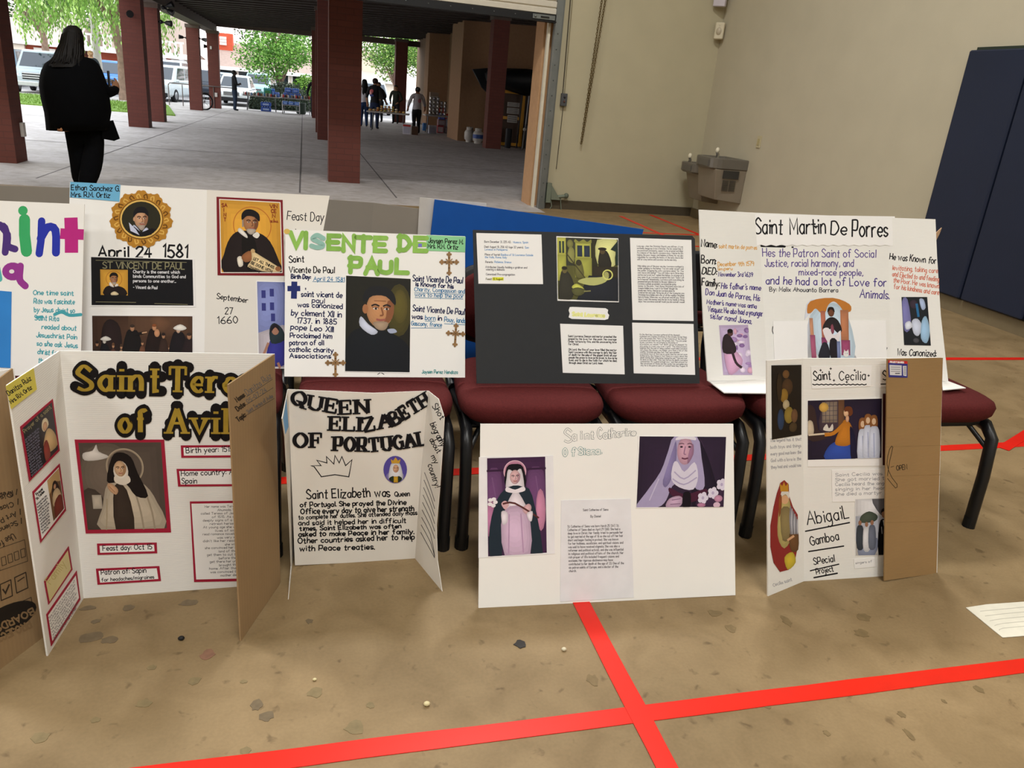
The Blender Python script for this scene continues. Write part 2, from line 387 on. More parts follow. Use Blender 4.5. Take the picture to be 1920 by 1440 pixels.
b = MB(); b.box((-9.1, -1.2, 3.5), (.2, 21.8, 7), WALL2); struct('wall_left', b)
b = MB(); b.box((-2, -12.1, 3.5), (14, .2, 7), WALL2); struct('wall_back', b)
b = MB(); b.box((-2, -1.2, 7.1), (14, 21.8, .2), M('c9c3b2', .8)); struct('ceiling', b)
BASE = M('4e4536', .6, var=.08)
b = MB(); b.box((3.97, YW-.012, .055), (2.05, .024, .11), BASE); struct('baseboard_far', b, 'dark brown rubber skirting under the khaki wall')
b = MB(); b.box((4.985, -1, .055), (.028, 21.2, .11), M('75684f', .6)); struct('baseboard_right', b, 'brown rubber skirting under the beige wall and blue pads')

m = MB(); m.box((-.38, 9.46, .0005), (6.44, .5, .003), PATIO); struct('trim_5', m, 'concrete threshold strip in the door opening')
TAPE = M('e0220f', .35, var=.06, scale=9)
def tape(p, q, label, w=.05):
    p, q = V3(p), V3(q); d = (q-p).normalized(); n = V3((-d.y, d.x, 0))*w/2; z = V3((0, 0, .0016+.0003*len(bpy.data.objects) % .0008))
    m = MB(); k = max(2, int((q-p).length/.12)); rnd = random.Random(label); A, B = [], []
    for i in range(k+1):
        c = p.lerp(q, i/k); A.append(c+n*(1+rnd.uniform(-.05, .05))); B.append(c-n*(1+rnd.uniform(-.05, .05)))
    m.prism([a+z for a in A]+[c+z for c in B[::-1]], V3((0, 0, -.0015)), TAPE)
    tag(m.build('floor_tape'), label, 'tape', 'red court lines taped on the floor')
tape((-2.2, 1.275, 0), (4.0, 1.285, 0), 'red floor tape running across the foreground below the posters')
tape((.735, -.4, .0007), (.75, 4.2, .0007), 'red floor tape running from the camera under the white foam board')
tape((-1.4, 2.46, 0), (4.4, 2.62, 0), 'red floor tape running under the row of chairs')
tape((1.0, 3.78, 0), (4.6, 3.8, 0), 'red floor tape near the blue wall pad, behind the chairs', .045)
tape((3.84, 7.3, .0007), (3.84, 9.25, .0007), 'red floor tape pointing at the skirting, nearest the roller door', .05)
tape((4.36, 8.05, .0007), (4.36, 9.5, .0007), 'red floor tape pointing at the skirting under the drinking fountain', .05)
tape((2.9, 8.05, 0), (4.9, 8.1, 0), 'red floor tape crossing in front of the drinking fountain', .05)
tape((3.06, 2.545, .0007), (3.42, 2.73, .0007), 'short red floor tape slanting away behind the open end of the chair row')
tape((2.9, 7.33, 0), (4.9, 7.38, 0), 'red floor tape crossing the floor a step before the fountain', .05)

# marks on the floor
def blob(px, py, rx, ry, seed, z=.0009, n=14):
    r = random.Random(seed); c = fl(px, py); k = fl(px+1, py)-c; sx = k.length; out = []
    for i in range(n):
        a = 2*pi*i/n; q = r.uniform(.72, 1.15); out.append(V3((c.x+rx*sx*cos(a)*q, c.y+ry*sx*1.9*sin(a)*q, z)))
    return out
st = bpy.data.objects['floor']
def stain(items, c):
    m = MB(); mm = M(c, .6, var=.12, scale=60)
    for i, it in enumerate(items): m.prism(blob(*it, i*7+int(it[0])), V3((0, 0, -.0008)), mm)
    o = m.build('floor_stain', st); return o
stain([(270, 1319, 15, 6), (365, 1277, 12, 6), (285, 1252, 9, 4), (180, 1350, 10, 4), (590, 1298, 14, 8), (665, 1365, 20, 10), (695, 1322, 8, 5), (457, 1278, 7, 3), (75, 1383, 18, 8), (460, 1408, 10, 6)], '80704f')
stain([(390, 1228, 15, 8)], '86624e')
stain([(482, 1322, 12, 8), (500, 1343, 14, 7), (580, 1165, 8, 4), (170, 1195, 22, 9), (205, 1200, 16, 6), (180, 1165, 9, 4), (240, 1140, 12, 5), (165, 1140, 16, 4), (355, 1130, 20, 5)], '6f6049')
stain([(1112, 1275, 12, 8), (1340, 1150, 14, 5), (1370, 1178, 10, 6), (1620, 1158, 14, 6), (1615, 1188, 13, 6), (1690, 1340, 8, 4), (1705, 1378, 6, 8), (1836, 1293, 8, 5), (1550, 1375, 6, 4), (1475, 1165, 8, 8), (1440, 1325, 7, 3), (1770, 1315, 4, 3)], '796646')
m = MB(); m.loft([blob(975, 1208, 12, 6, 3, z) for z in (.0005, .0022)], M('2e2b29', .6)); tag(m.build('gum_spot'), 'black trodden gum spot on the floor left of the red tape', 'gum')
for px, py, r, c, lb in ((1057, 1220, .007, 'd8cfb4', 'small pale pebble on the floor beside the black gum spot'), (340, 1200, .008, '1a1a1c', 'small black pebble before the board with gold letters'), (800, 1323, .008, 'd9cda0', 'small pale pebble on bare floor just above the red tape'), (590, 1276, .005, 'd9cda0', 'tiny cream crumb among the grey stains on the floor')):
    m = MB(); p = fl(px, py); m.ball((p.x, p.y, r*.7), (r, r*.8, r*.7), M(c, .6), 8, 5); tag(m.build('pebble'), lb, 'pebble')

# roller door and its frame
SHUT = M('cfc9ba', .45, var=.03); STEEL = M('7d8282', .4, .6, var=.1, scale=6); BLK = M('16171a', .45)
t = thing('door_1', 'cream roller shutter door, rolled down to head height', 'door', (-.35, YW-.05, 2.13)); t['kind'] = 'structure'
m = MB()
for i in range(14):
    z = 2.215+i*.075; prof = [(0, 0), (-.016, .008), (-.018, .055), (0, .066), (.004, .075), (.012, .075), (.012, 0)]
    vs = [V3((x, YW-.05+y, z+zz)) for x in (-3.6, 2.84) for y, zz in prof]; k = len(prof)
    m.add(vs, [(j, (j+1) % k, k+(j+1) % k, k+j) for j in range(k)] + [tuple(range(k))[::-1], tuple(range(k, 2*k))], SHUT)
m.build('shutter_curtain', t)
m = MB(); m.box((-.38, YW-.05, 2.172), (6.44, .05, .086), BLK); m.box((-.38, YW-.07, 2.138), (6.44, .07, .012), BLK)
o = m.build('bottom_bar', t)
m = MB()
for i in range(18): m.ball((2.6-i*.25, YW-.076, 2.178), .007, STEEL, 6, 4)
m.build('rivet', o)
m = MB(); m.rbox((2.69, YW-.086, 2.178), (.27, .016, .05), STEEL, .004); m.box((2.70, YW-.098, 2.178), (.1, .012, .016), BLK); m.ball((2.585, YW-.096, 2.178), .014, STEEL, 8, 5); m.build('slide_bolt', t)
m = MB(); m.box((2.875, YW-.045, 1.6), (.075, .09, 3.2), STEEL); m.box((2.925, YW-.012, 1.6), (.05, .024, 3.2), STEEL); o = struct('trim_1', m, 'grey steel guide rail of the roller door')
m = MB()
for i in range(12): m.ball((2.875, YW-.092, .15+i*.17), .008, M('5c6060', .5, .4), 6, 4)
m.build('bolt', o)
STUC = M('c39a72', .85, var=.05, bump=.2, bscale=60)
m = MB(); m.box((2.86, 9.99, 1.6), (.15, .36, 3.2), STUC); m.box((2.80, YW+.05, 1.6), (.03, .06, 3.2), M('d8d0bc', .7)); struct('trim_2', m, 'tan stucco outer edge of the door opening')
# pale scuff where the jamb was dragged, and the wheel guard at its foot
GRN = M('7a8273', .5, .3)
m = MB(); t = thing('door_stop_bracket', 'grey green steel bracket bolted at the foot of the door rail', 'bracket', (2.99, YW-.06, .1))
m.box((2.965, YW-.05, .2), (.06, .05, .24), GRN); m.prism([(2.99, YW-.03, .30), (3.0, YW-.03, .12), (3.12, YW-.03, .12), (3.08, YW-.03, .18)], (0, -.05, 0), GRN); m.build('plate', t)
m = MB(); m.tube([(3.05, YW-.06, .15), (3.19, YW-.06, .17)], .022, GRN, 8); m.ball((3.2, YW-.06, .175), .035, M('5f665a', .5), 8, 5); m.build('roller', t)
m = MB(); m.tube([(3.0, YW-.05, .13), (3.02, YW-.07, .04), (3.0, YW-.07, 0)], .006, GRN, 6); m.build('leg', t)
m = MB(); m.tube([(3.13, YW-.05, .15), (3.15, YW-.07, 0)], .006, GRN, 6); m.build('leg', t)

# chain hoist loop and pull cord
CHN = M('6a5a3a', .45, .6, var=.2, scale=60)
m = MB(); top = 3.0; 
def link(c, d, side, sz=.019):
    d = d.normalized(); pts = [c + d*(sz*.95*cos(a)) + side*(sz*.55*sin(a)) for a in [2*pi*k/8 for k in range(9)]]
    m.tube(pts, .0042, CHN, 5, caps=False)
for sx in (0, 1):
    x0, x1 = 3.555+sx*.045, 3.318+sx*.004; n = 78
    x0 = 3.40+sx*.05
    for i in range(n):
        f = i/n; p = V3((x0*(1-f)+x1*f, YW-.06-.01*sx, top*(1-f)+.80*f)); link(p, V3((x1-x0, 0, -2.2)), V3((1, 0, 0)) if (i+sx) % 2 else V3((0, 1, 0)))
tag(m.build('hoist_chain'), 'doubled brass chain loop hanging on the khaki wall', 'chain')
t = thing('pull_switch', 'small grey switch box on a cord hanging beside the chain', 'switch', (3.06, YW-.03, 1.2))
p1 = aty(1057, 175, YW-.03); p2 = aty(1057, 199, YW-.03); pt = aty(1072, -20, YW-.03); pb = aty(1043, 317, YW-.03)
m = MB(); m.rbox(((p1+p2)/2), (.075, .05, (p1.z-p2.z)), M('4c4d50', .5), .008); o = m.build('box', t)
for dz, c_ in ((.03, '24262a'), (-.02, '5a3a34')): m = MB(); m.ball(((p1+p2)/2)+V3((0, -.026, dz)), .014, M(c_, .4), 8, 5); m.build('button', o)
m = MB(); m.tube([(p1.x-.012, p1.y, p1.z), (pt.x-.012, pt.y, pt.z+.3)], .006, M('3a342a', .6), 6); m.tube([(p1.x+.016, p1.y+.02, p1.z), (pt.x+.02, pt.y+.02, pt.z+.3)], .004, M('8a7f62', .7), 6)
m.tube([(p2.x-.006, p2.y, p2.z), tuple(pb)], .0045, M('3a342a', .6), 6); m.build('cord', t)

# sensor, corner box, switch plate
t = thing('motion_sensor', 'cream motion sensor mounted in the corner of the room', 'sensor', (4.93, 9.55, 2.22)); q = rotz(radians(-45))
c = aty(1349, 58, 9.53); m = MB(); m.rbox(c, (.115, .05, .19), M('cfc6ad', .45), .02, q); o = m.build('housing', t)
m = MB(); m.ball(c+q @ V3((0, -.022, -.005)), (.036, .02, .045), M('b9ae98', .35), 12, 7, q); m.build('lens', t)
m = MB(); m.ball(c+q @ V3((0, -.027, .065)), (.006, .004, .006), M('e8e0c8', .3), 8, 5); m.build('indicator', t)
m = MB(); m.box(c+V3((.03, .03, -.02)), (.05, .05, .1), M('c6bda6', .6), q); m.build('mount', t)
t = thing('wall_speaker', 'pale lilac box high in the corner above the sensor', 'box', (4.93, 9.55, 2.55)); c = aty(1352, -8, 9.53)
m = MB(); m.rbox(c, (.15, .07, .24), M('c3bcc4', .5), .015, q); m.build('housing', t)
m = MB(); m.box(c+q @ V3((0, -.037, .02)), (.11, .004, .12), M('a9a2ac', .6), q); m.build('grille', t)
m = MB(); m.box(c+V3((.03, .03, 0)), (.05, .05, .12), M('b8b1b8', .6), q); m.build('mount', t)
t = thing('switch_plate', 'ivory wall plate on the beige wall above the fountain', 'switch', (4.995, 8.31, 1.07)); c = atx(1423, 266, 4.995)
m = MB(); m.rbox(c, (.012, .08, .13), M('b9af8e', .4), .003); m.build('plate', t)
m = MB(); m.box(c+V3((-.008, 0, 0)), (.008, .035, .066), M('ac9f74', .4)); m.build('rocker', t)

# drinking fountain, two heights
STN = M('77736c', .38, .5, var=.06, scale=5); STN2 = M('8d8374', .5, .35, var=.05, scale=4); DRK = M('4a4843', .5, .3)
t = thing('drinking_fountain', 'two-level stainless drinking fountain on the beige wall', 'fountain', (4.8, 8.9, .3))
def basin(y0, y1, xf, z0, z1, name):
    m = MB(); out = []
    w = (y1-y0); rr = .10
    for qx, qy, a0 in ((xf+rr, y0+.03, 180), ):
        pass
    pts = [(5.0, y0), (5.0, y1), (xf+rr, y1)] + [(xf+rr-rr*sin(radians(a)), y1-rr+rr*cos(radians(a))) for a in (30, 60, 90)] + [(xf, y0+rr)] + [(xf+rr-rr*cos(radians(a)), y0+rr-rr*sin(radians(a))) for a in (30, 60, 90)]
    rings = []
    for ins, z in ((.02, z0), (0, z0+.02), (0, z1-.008), (.008, z1), (.045, z1), (.07, z1-.045)):
        cx, cy = (5+xf)/2, (y0+y1)/2; hx, hy = (5-xf)/2, w/2
        rings.append([V3((cx+(x-cx)*(1-ins/hx), cy+(y-cy)*(1-ins/hy), z)) for x, y in pts])
    m.loft(rings, STN, smooth=False); o = m.build(name, t)
    m = MB(); m.rbox((xf-.004, (y0+y1)/2, (z0+z1)/2), (.014, w*.5, (z1-z0)*.55), DRK if name == 'x' else M('6b6862', .4, .4), .004); m.build('push_bar', o)
    m = MB(); c = V3((xf+.2, y0+w*.62, z1)) if xf < 4.6 else V3((xf+.1, y0+w*.8, z1)); m.tube([c+V3((0, 0, -.03)), c+V3((0, 0, .03)), c+V3((-.02, -.005, .055))], [.024, .02, .017], M('b8b6b0', .2, .9), 8)
    k = m.build('bubbler', o); m = MB(); m.ball(c+V3((-.012, -.003, .072)), (.025, .025, .035), M('e0d8c0', .4), 10, 6); m.build('mouth_guard', k)
    return o
basin(8.42, 8.94, 4.56, .70, .83, 'basin'); basin(8.97, 9.44, 4.62, .59, .71, 'basin')
m = MB(); m.add([(5, 8.44, .33), (5, 8.90, .33), (4.66, 8.88, .36), (4.66, 8.46, .36), (5, 8.43, .71), (5, 8.92, .71), (4.62, 8.92, .71), (4.60, 8.43, .71)], [(0, 3, 2, 1), (4, 5, 6, 7), (0, 1, 5, 4), (1, 2, 6, 5), (2, 3, 7, 6), (3, 0, 4, 7)], STN2); o = m.build('cabinet', t, bevel=.008)
m = MB(); m.box((4.80, 8.422, .655), (.20, .012, .09), M('3c3b38', .5, .3)); m.build('vent_panel', o)
m = MB()
for i in range(9):
    for x in (4.755, 4.845): m.box((x, 8.434, .585-i*.014), (.075, .01, .007), M('55514a', .5, .3))
m.build('louvre', o)
m = MB(); m.add([(5, 8.98, .25), (5, 9.36, .25), (4.78, 9.33, .27), (4.78, 9.0, .27), (5, 8.98, .60), (5, 9.40, .60), (4.70, 9.38, .60), (4.70, 8.99, .60)], [(0, 3, 2, 1), (4, 5, 6, 7), (0, 1, 5, 4), (1, 2, 6, 5), (2, 3, 7, 6), (3, 0, 4, 7)], STN2); m.build('cabinet', t, bevel=.008)

# blue wall pads
NAVY = M('151f36', .55, var=.06, scale=3, bump=.05, bscale=80)
for i, (y0, y1) in enumerate(((4.88, 5.45), (4.29, 4.87), (3.7, 4.28), (3.11, 3.69), (2.52, 3.10))):
    t = thing('wall_pad', ('dark navy padded wall panel nearest the drinking fountain', 'dark navy padded wall panel second from the drinking fountain')[i] if i < 2 else 'dark navy padded wall panel further along the beige wall', 'wall pad', (4.97, (y0+y1)/2, .12), 'navy pads on the beige wall')
    m = MB(); m.rbox((4.957, (y0+y1)/2, 1.025), (.052, y1-y0, 1.81), NAVY, .02); m.build('cushion', t)
    m = MB(); m.box((4.9915, (y0+y1)/2-.01, 1.03), (.016, y1-y0-.02, 1.85), M('2a3328', .7)); m.build('backing_board', t)

# ------------------------------------------------------------------ stacking chairs
RED = M('541f1f', .9, var=.14, scale=160, bump=.25, bscale=420, spec=.15); FRM = M('0f1013', .38, spec=.5); SHL = M('14161a', .5)
def se(n, a, bb, z, y0=0, front=1.0, k=32, e=4.2):
    o = []
    for i in range(k):
        t = 2*pi*i/k; c, s_ = cos(t), sin(t)
        x = a*abs(c)**(2/e)*(1 if c > 0 else -1); y = bb*abs(s_)**(2/e)*(1 if s_ > 0 else -1)
        x *= 1 + .075*(-y/bb)*front - .02*front
        o.append(V3((x, y0+y, z)))
    return o
def make_chair():
    t = thing('stacking_chair', 'x', 'chair', (0, 0, 0), 'burgundy stacking chairs in the front row')
    m = MB(); m.loft([se(0, .17, .18, .395), se(0, .205, .215, .40), se(0, .222, .232, .42), se(0, .225, .236, .445), se(0, .219, .23, .460), se(0, .205, .216, .468), se(0, .16, .17, .472), se(0, .08, .09, .474), se(0, .01, .01, .475)], RED); m.build('seat', t, True)
    m = MB(); m.loft([se(0, .16, .17, .378), se(0, .20, .205, .382), se(0, .20, .205, .396)], SHL); m.build('seat_pan', t, True)
    for sx in (-1, 1):
        m = MB(); m.tube([(sx*.206, -.235, 0), (sx*.207, -.228, .2), (sx*.209, -.212, .335), (sx*.206, -.175, .372), (sx*.204, -.10, .38)], .0185, FRM, 12, flat=(1, 1.25)); o = m.build('leg', t, True)
        m = MB(); m.tube([(sx*.206, -.235, 0), (sx*.2062, -.2335, .04)], .0215, M('08090a', .7), 10); m.build('foot_cap', o, True)
        m = MB(); m.tube([(sx*.208, .315, 0), (sx*.208, .26, .22), (sx*.207, .20, .355), (sx*.205, .12, .38)], .0185, FRM, 12, flat=(1, 1.25)); o = m.build('leg', t, True)
        m = MB(); m.tube([(sx*.208, .315, 0), (sx*.208, .304, .04)], .0215, M('08090a', .7), 10); m.build('foot_cap', o, True)
        m = MB(); m.tube([(sx*.204, -.15, .372), (sx*.204, .15, .372)], .016, FRM, 8); m.tube([(sx*.21, -.215, .29), (sx*.15, -.13, .378)], .009, FRM, 8); m.build('side_rail', t, True)
        m = MB(); m.tube([(sx*.205, .15, .375), (sx*.205, .245, .40), (sx*.2, .285, .50), (sx*.185, .318, .66)], .013, FRM, 10, flat=(1, 1.3)); m.build('back_upright', t, True)
    for y in (.18, -.13): m = MB(); m.tube([(-.205, y, .366), (.205, y, .366)], .011, FRM, 8); m.build('cross_bar', t, True)
    def back(a, h, d, yo):
        R_ = []
        for k, y in ((.6, -d), (.93, -d*.8), (1, -d*.3), (1, d*.4), (.9, d), (.5, d*1.1)):
            R_.append([V3((p.x*k, 0, p.y*k)) for p in se(0, a, h, 0, front=.0, e=3.0)])
            R_[-1] = [V3((p.x, y+.02*(p.x/a)**2*-1 + yo + .26+(p.z+.14)*.24, .625+p.z)) for p in R_[-1]]
        return R_
    m = MB(); m.loft(back(.208, .14, .012, .035), SHL); m.build('back_shell', t, True)
    m = MB(); m.loft(back(.186, .12, .016, .013), RED); m.build('backrest', t, True)
    return t
CH0 = make_chair()
rowY = lambda X: 2.01-.035*(X-.66)+.235
front = [(-1.245, 'burgundy seat chair behind the board with big coloured marker letters'), (-.765, 'burgundy seat chair behind the board with gold letters, below the oval portrait'), (-.285, 'burgundy seat chair glimpsed between the brown trifold wing and the curled white poster'),
         (.205, 'burgundy seat chair behind the curled white poster with black serif letters'), (.675, 'burgundy seat chair over the left half of the white foam board'), (1.155, 'burgundy seat chair over the right half of the white foam board'),
         (1.635, 'burgundy seat chair mostly hidden behind the small trifold with the brown flap'), (2.11, 'burgundy seat chair at the open end of the row, beside the brown flap')]
for i, (x, lb) in enumerate(front):
    c = CH0 if i == 0 else copy_tree(CH0)
    c.location = (x, rowY(x), 0); c.rotation_euler = (0, 0, radians(-2.2)); c['label'] = lb
for i, (x, lb) in enumerate(((-.75, 'burgundy chair facing the door, behind the oval portrait board'), (-.27, 'burgundy chair facing the door, behind the orange icon picture'), (.21, 'burgundy chair facing the door, under the grey board back'), (.69, 'burgundy chair facing the door, under the high end of the blue board'), (1.17, 'burgundy chair facing the door, under the low end of the blue board'), (1.65, 'added burgundy chair facing the door to shade the floor, behind the trifold with the hand-drawn title'), (2.13, 'added burgundy chair facing the door to shade the floor, at the fountain end of its row'))):
    c = copy_tree(CH0); c.location = (x, 3.335, 0); c.rotation_euler = (0, 0, pi); c['label'] = lb; c['group'] = 'chairs of the row facing the door'  # last two chairs are added, mostly hidden, to shade the floor beneath
# ------------------------------------------------------------------ project boards
WHT = M('f0eeea', .6, var=.015, scale=5); FOAM = M('f6f5f2', .6, var=.02, scale=4); PAP = M('f4f3f2', .6, var=.02, scale=9); CORR = M('efeeea', .6, var=.02, scale=5, kind='corr')
KRAFT = M('9a7b51', .75, var=.05, scale=6, kind='corr'); KR2 = M('9a7f5c', .8, var=.05, scale=6, kind='corrv'); K = INK('16151a'); NV = INK('1c2450'); PUR = INK('4a3a86'); BLU = INK('2f78a8')
def board(name, label, cat, base): return thing(name, label, cat, base)
def panel(root, pl, pts, m, th=.004, name='panel', label=None, side=None):
    p = Part(pl, 0.0); p.slab(pts, m, th, side); p._n = (name, root, label); return p
def fin(p): n, r, l = p._n; return p.done(n, r, l)
def sheet(pl, pts, m=None, off=.0014): return Part(pl, off).slab(pts, m or PAP, .0009)

# ---- A: brown back of another trifold at the frame edge
A1, A2 = fl(88, 1190), fl(-60, 1300)
t = board('trifold_board', 'brown cardboard back of a trifold at the photo edge, printed upside down', 'board', (A1.x, A1.y, 0))
pl = Plane(A1, A2, Plane(A1, A1+V3((1, 0, 0)), A1+V3((.0, .06, 1))).px(24, 691))
p = panel(t, pl, [(-70, 762), (24, 691), (86, 1192), (-60, 1300)], KR2, .004, 'side_panel')
for s, a, b_, c in (('Use for:', (24, 1000), (-12, 1022), 12), ('/ Science Fairs', (40, 972), (-40, 1008), 9), ('/ Art Projects', (38, 955), (-40, 990), 9), ('/ Classroom', (34, 936), (-40, 968), 9), ('Displays', (20, 922), (-40, 948), 9), ('/ Presentations', (32, 918), (-50, 935), 9)):
    p.text(s, a, b_, c, INK('3a3026'), 1.8)
for q in ([(-6, 1030), (46, 1012), (52, 1052), (0, 1070)], ):
    p.frame(q, 1.2, INK('4a3e30'))
for i in range(4): p.frame([(2+i*12, 1046-i*5), (10+i*12, 1043-i*5), (12+i*12, 1058-i*5), (4+i*12, 1061-i*5)], 1.4, INK('4a3e30'))
p.frame([(0, 1096), (20, 1087), (23, 1117), (2, 1126)], 2, INK('3a3026')); p.frame([(27, 1083), (48, 1073), (52, 1102), (31, 1112)], 2, INK('3a3026'))
p.line([(17, 1096), (10, 1112), (5, 1105)], 3, INK('3a3026')); p.line([(33, 1090), (45, 1082)], 2, INK('3a3026'))
p.line([(-10, 1150), (58, 1120), (60, 1132), (-10, 1163)], 1.4, INK('4a3e30'))
p.poly([(10+58*cos(2*pi*k/24)-k*0, 1163+28*sin(2*pi*k/24)-.42*58*cos(2*pi*k/24)) for k in range(24)], INK('231d18'))
p.text('PROJECT', (54, 1164), (-10, 1193), 13, INK('8c7252'), 3.6); p.text('BOARDS', (60, 1140), (-10, 1174), 12, INK('8c7252'), 3.2)
fin(p)
pl2 = Plane(A1, A1+V3((-1, .35, 0)), pl.px(24, 691)); p = panel(t, pl2, [(-190, 735), (24, 691), (86, 1192), (-170, 1190)], WHT, .004, 'centre_panel'); fin(p)

# ---- B: trifold with gold letters
FL_, FR_ = fl(157, 1122), fl(526, 1094); PB = Plane(FL_, FR_, aty(112, 658, 1.945))
t = board('trifold_board', 'white trifold with gold letters and its brown wing folded toward us', 'board', ((FL_.x+FR_.x)/2, FL_.y-.08, 0))
p = panel(t, PB, [(112, 658), (515, 664), (526, 1094), (157, 1122)], CORR, .004, 'centre_panel'); fin(p)
GOLD = M('b59a3c', .35, .35, var=.12, scale=30); LB = INK('121014', .5)
GS = {'E': "0o0e 0o6o 0e6e 0j4j |6o6l |6e6h |4l4h", 'F': "0o0e 0o6o 0j4j |6o6l |4l4h", 'L': "0o0e 0e6e |6e6h", 'T': "4o4e 0o8o |0o0l |8o8l", 'Z': "0o7o 7o0e 0e7e |0o0l |7e7h", 'N': "0e0o 0o7e 7e7o", 'A': "0e4o 4o8e 2i6i", 'V': "0o4e 4e8o", 'U': "0o0g 7o7g ~0g1f3e5e6f7g"}
def bold_letters(root, pl, txt, base, cap, wid, m, out=None, oc=None, gap=2.6, off=.0016, nib=.42, serif=True, xh='ek', name='cut_out_letter', sub=4):
    P0 = Part(pl, off); keep = {c: G[c] for c in GS}
    for c in GS: G[c] = GS[c].replace('|', '')
    got = list(P0.letters(txt, base, cap, gap=gap, sub=sub)); G.update(keep)
    for ch, st, (tx, ty, k) in got:
        if ch == ' ': continue
        q = Part(pl, off); strokes = []
        ticks = [tk[0] == '|' for tk in GS.get(ch, G[ch]).split()]; ends = [p_ for pts, sm in st for p_ in (pts[0], pts[-1])]
        for (pts, sm), tick in zip(st, ticks):
            strokes.append((pts, 'tick' if tick else nib))
            if serif and not sm and not tick:
                for e, f in ((pts[0], pts[1]), (pts[-1], pts[-2])):
                    dx, dy = f[0]-e[0], f[1]-e[1]; l = hypot(dx, dy)
                    up = abs(dx*ty-dy*tx)/l     # how far the stroke end is upright to the baseline
                    shared = sum(1 for q_ in ends if hypot(q_[0]-e[0], q_[1]-e[1]) < .5) > 1
                    if up > .55 and l > cap*.25 and not (ch == 'T' and e == pts[0]) and (not shared or (ch in 'EFLBDPRN' and up > .97 and pts is st[0][0])):
                        s_ = wid*.85; strokes.append(([(e[0]-tx*s_, e[1]-ty*s_), (e[0]+tx*s_, e[1]+ty*s_)], 'serif'))
        if oc is not None:
            for pts, nb in strokes: q.line(pts, (wid if nb not in ('serif', 'tick') else wid*.5)+out*2, oc, 'round' if nb != 'serif' else True)
        for pts, nb in strokes: q.line(pts, {'serif': wid*.36, 'tick': wid*.5}.get(nb, wid), m, nb in ('serif', 'tick'), nib=None if nb in ('serif', 'tick') else nb)
        q.done(name, root)
bold_letters(t, PB, 'Saint', [(146, 731), (298, 733)], 45, 9.5, GOLD, 5.5, LB, nib=.5, gap=4.0)
bold_letters(t, PB, 'Teresa', [(318, 733), (500, 737)], 45, 9.5, GOLD, 5.5, LB, nib=.5, gap=3.6)
bold_letters(t, PB, 'of', [(225, 810), (273, 810)], 42, 9.5, GOLD, 5.5, LB, nib=.5, gap=4)
bold_letters(t, PB, 'Avila', [(316, 811), (458, 812)], 45, 9.5, GOLD, 5.5, LB, nib=.5, gap=3.8)
RDB = INK('a3203a')
p = sheet(PB, [(140, 824), (308, 824), (321, 998), (161, 1000)], RDB)
q = [(147, 830), (302, 829), (313, 990), (165, 993)]
a = .93
robe = [rect('5c5149', 0, 0, a, 1), ell('6d6156', .3, .4, .34, .4, 20), ('s', '4a4039', [(0, .55), (.2, .6), (.3, 1), (0, 1)]), ('s', 'd8d2cc', [(.04, .12), (.15, .09), (.2, .02), (.22, .1), (.33, .16), (.2, .2), (.05, .2)]),
        rect('b5aa9b', .09, .6, .2, .76), ring('9a8b78', .50, .28, .20, .015), ring('b5a68e', .50, .28, .21, .008),
        ('s', 'bdb09c', [(.30, .45), (.2, .75), (.16, 1.0), (.9, 1.0), (.84, .7), (.72, .5), (.55, .42)]), ('s', '3a302a', [(.36, .5), (.33, 1.0), (.55, 1.0), (.50, .55)]),
        ('l', '9c8f7c', [(.6, .6), (.64, .8), (.66, 1)], .02), ('l', '9c8f7c', [(.72, .6), (.77, .8), (.79, 1)], .02), ('l', 'a5977f', [(.26, .65), (.24, .85), (.22, 1)], .015),
        ('s', '1c1718', [(.36, .17), (.46, .11), (.58, .17), (.64, .35), (.74, .62), (.6, .62), (.5, .48), (.38, .46), (.28, .44)]), ell('e8dfd2', .45, .33, .085, .12, 16)] + face(.445, .30, .17, 'c9a583', 'a5805f') + [('s', 'ded3c4', [(.38, .38), (.46, .43), (.53, .38), (.55, .45), (.46, .49), (.37, .45)]), ('s', 'c59c7a', [(.28, .48), (.33, .47), (.40, .54), (.37, .6), (.30, .55)]), ('l', 'a67c5c', [(.30, .5), (.36, .57)], .01)]
p.art(q, a, robe); p.done('portrait_print', t)
def strip_label(root, pl, q, lines, name='text_label', m=PAP):
    p = sheet(pl, q, RDB); n = 5
    cx = sum(v[0] for v in q)/4; cy = sum(v[1] for v in q)/4
    inn = [(x+(n if x < cx else -n), y+(n-1 if y < cy else -n+1)) for x, y in q]; p.poly(inn, m)
    for s, a, b_, c, w in lines: p.text(s, a, b_, c, K, w)
    p.done(name, root)
strip_label(t, PB, [(339, 835), (480, 834), (480, 857), (340, 858)], [('Birth year: 1515', (349, 849), (437, 846), 10, 1.5)])
strip_label(t, PB, [(331, 879), (480, 879), (480, 911), (334, 912)], [('Home country: Avila', (340, 892), (458, 888), 10, 1.5), ('Spain', (341, 906), (369, 906), 10, 1.5)])
strip_label(t, PB, [(182, 1019), (294, 1017), (295, 1037), (183, 1040)], [('Feast day: Oct 15', (193, 1032), (285, 1029), 9.5, 1.5)])
strip_label(t, PB, [(180, 1066), (299, 1061), (302, 1089), (183, 1096)], [('Patron of: Sapin', (190, 1077), (274, 1073), 9.5, 1.5), ('for headaches/migraines', (191, 1090), (289, 1084), 6.5, 1.2)])
p = sheet(PB, [(356, 940), (500, 938), (505, 1088), (364, 1091)], RDB); p.poly([(359, 944), (498, 942), (502, 1083), (368, 1086)], PAP)
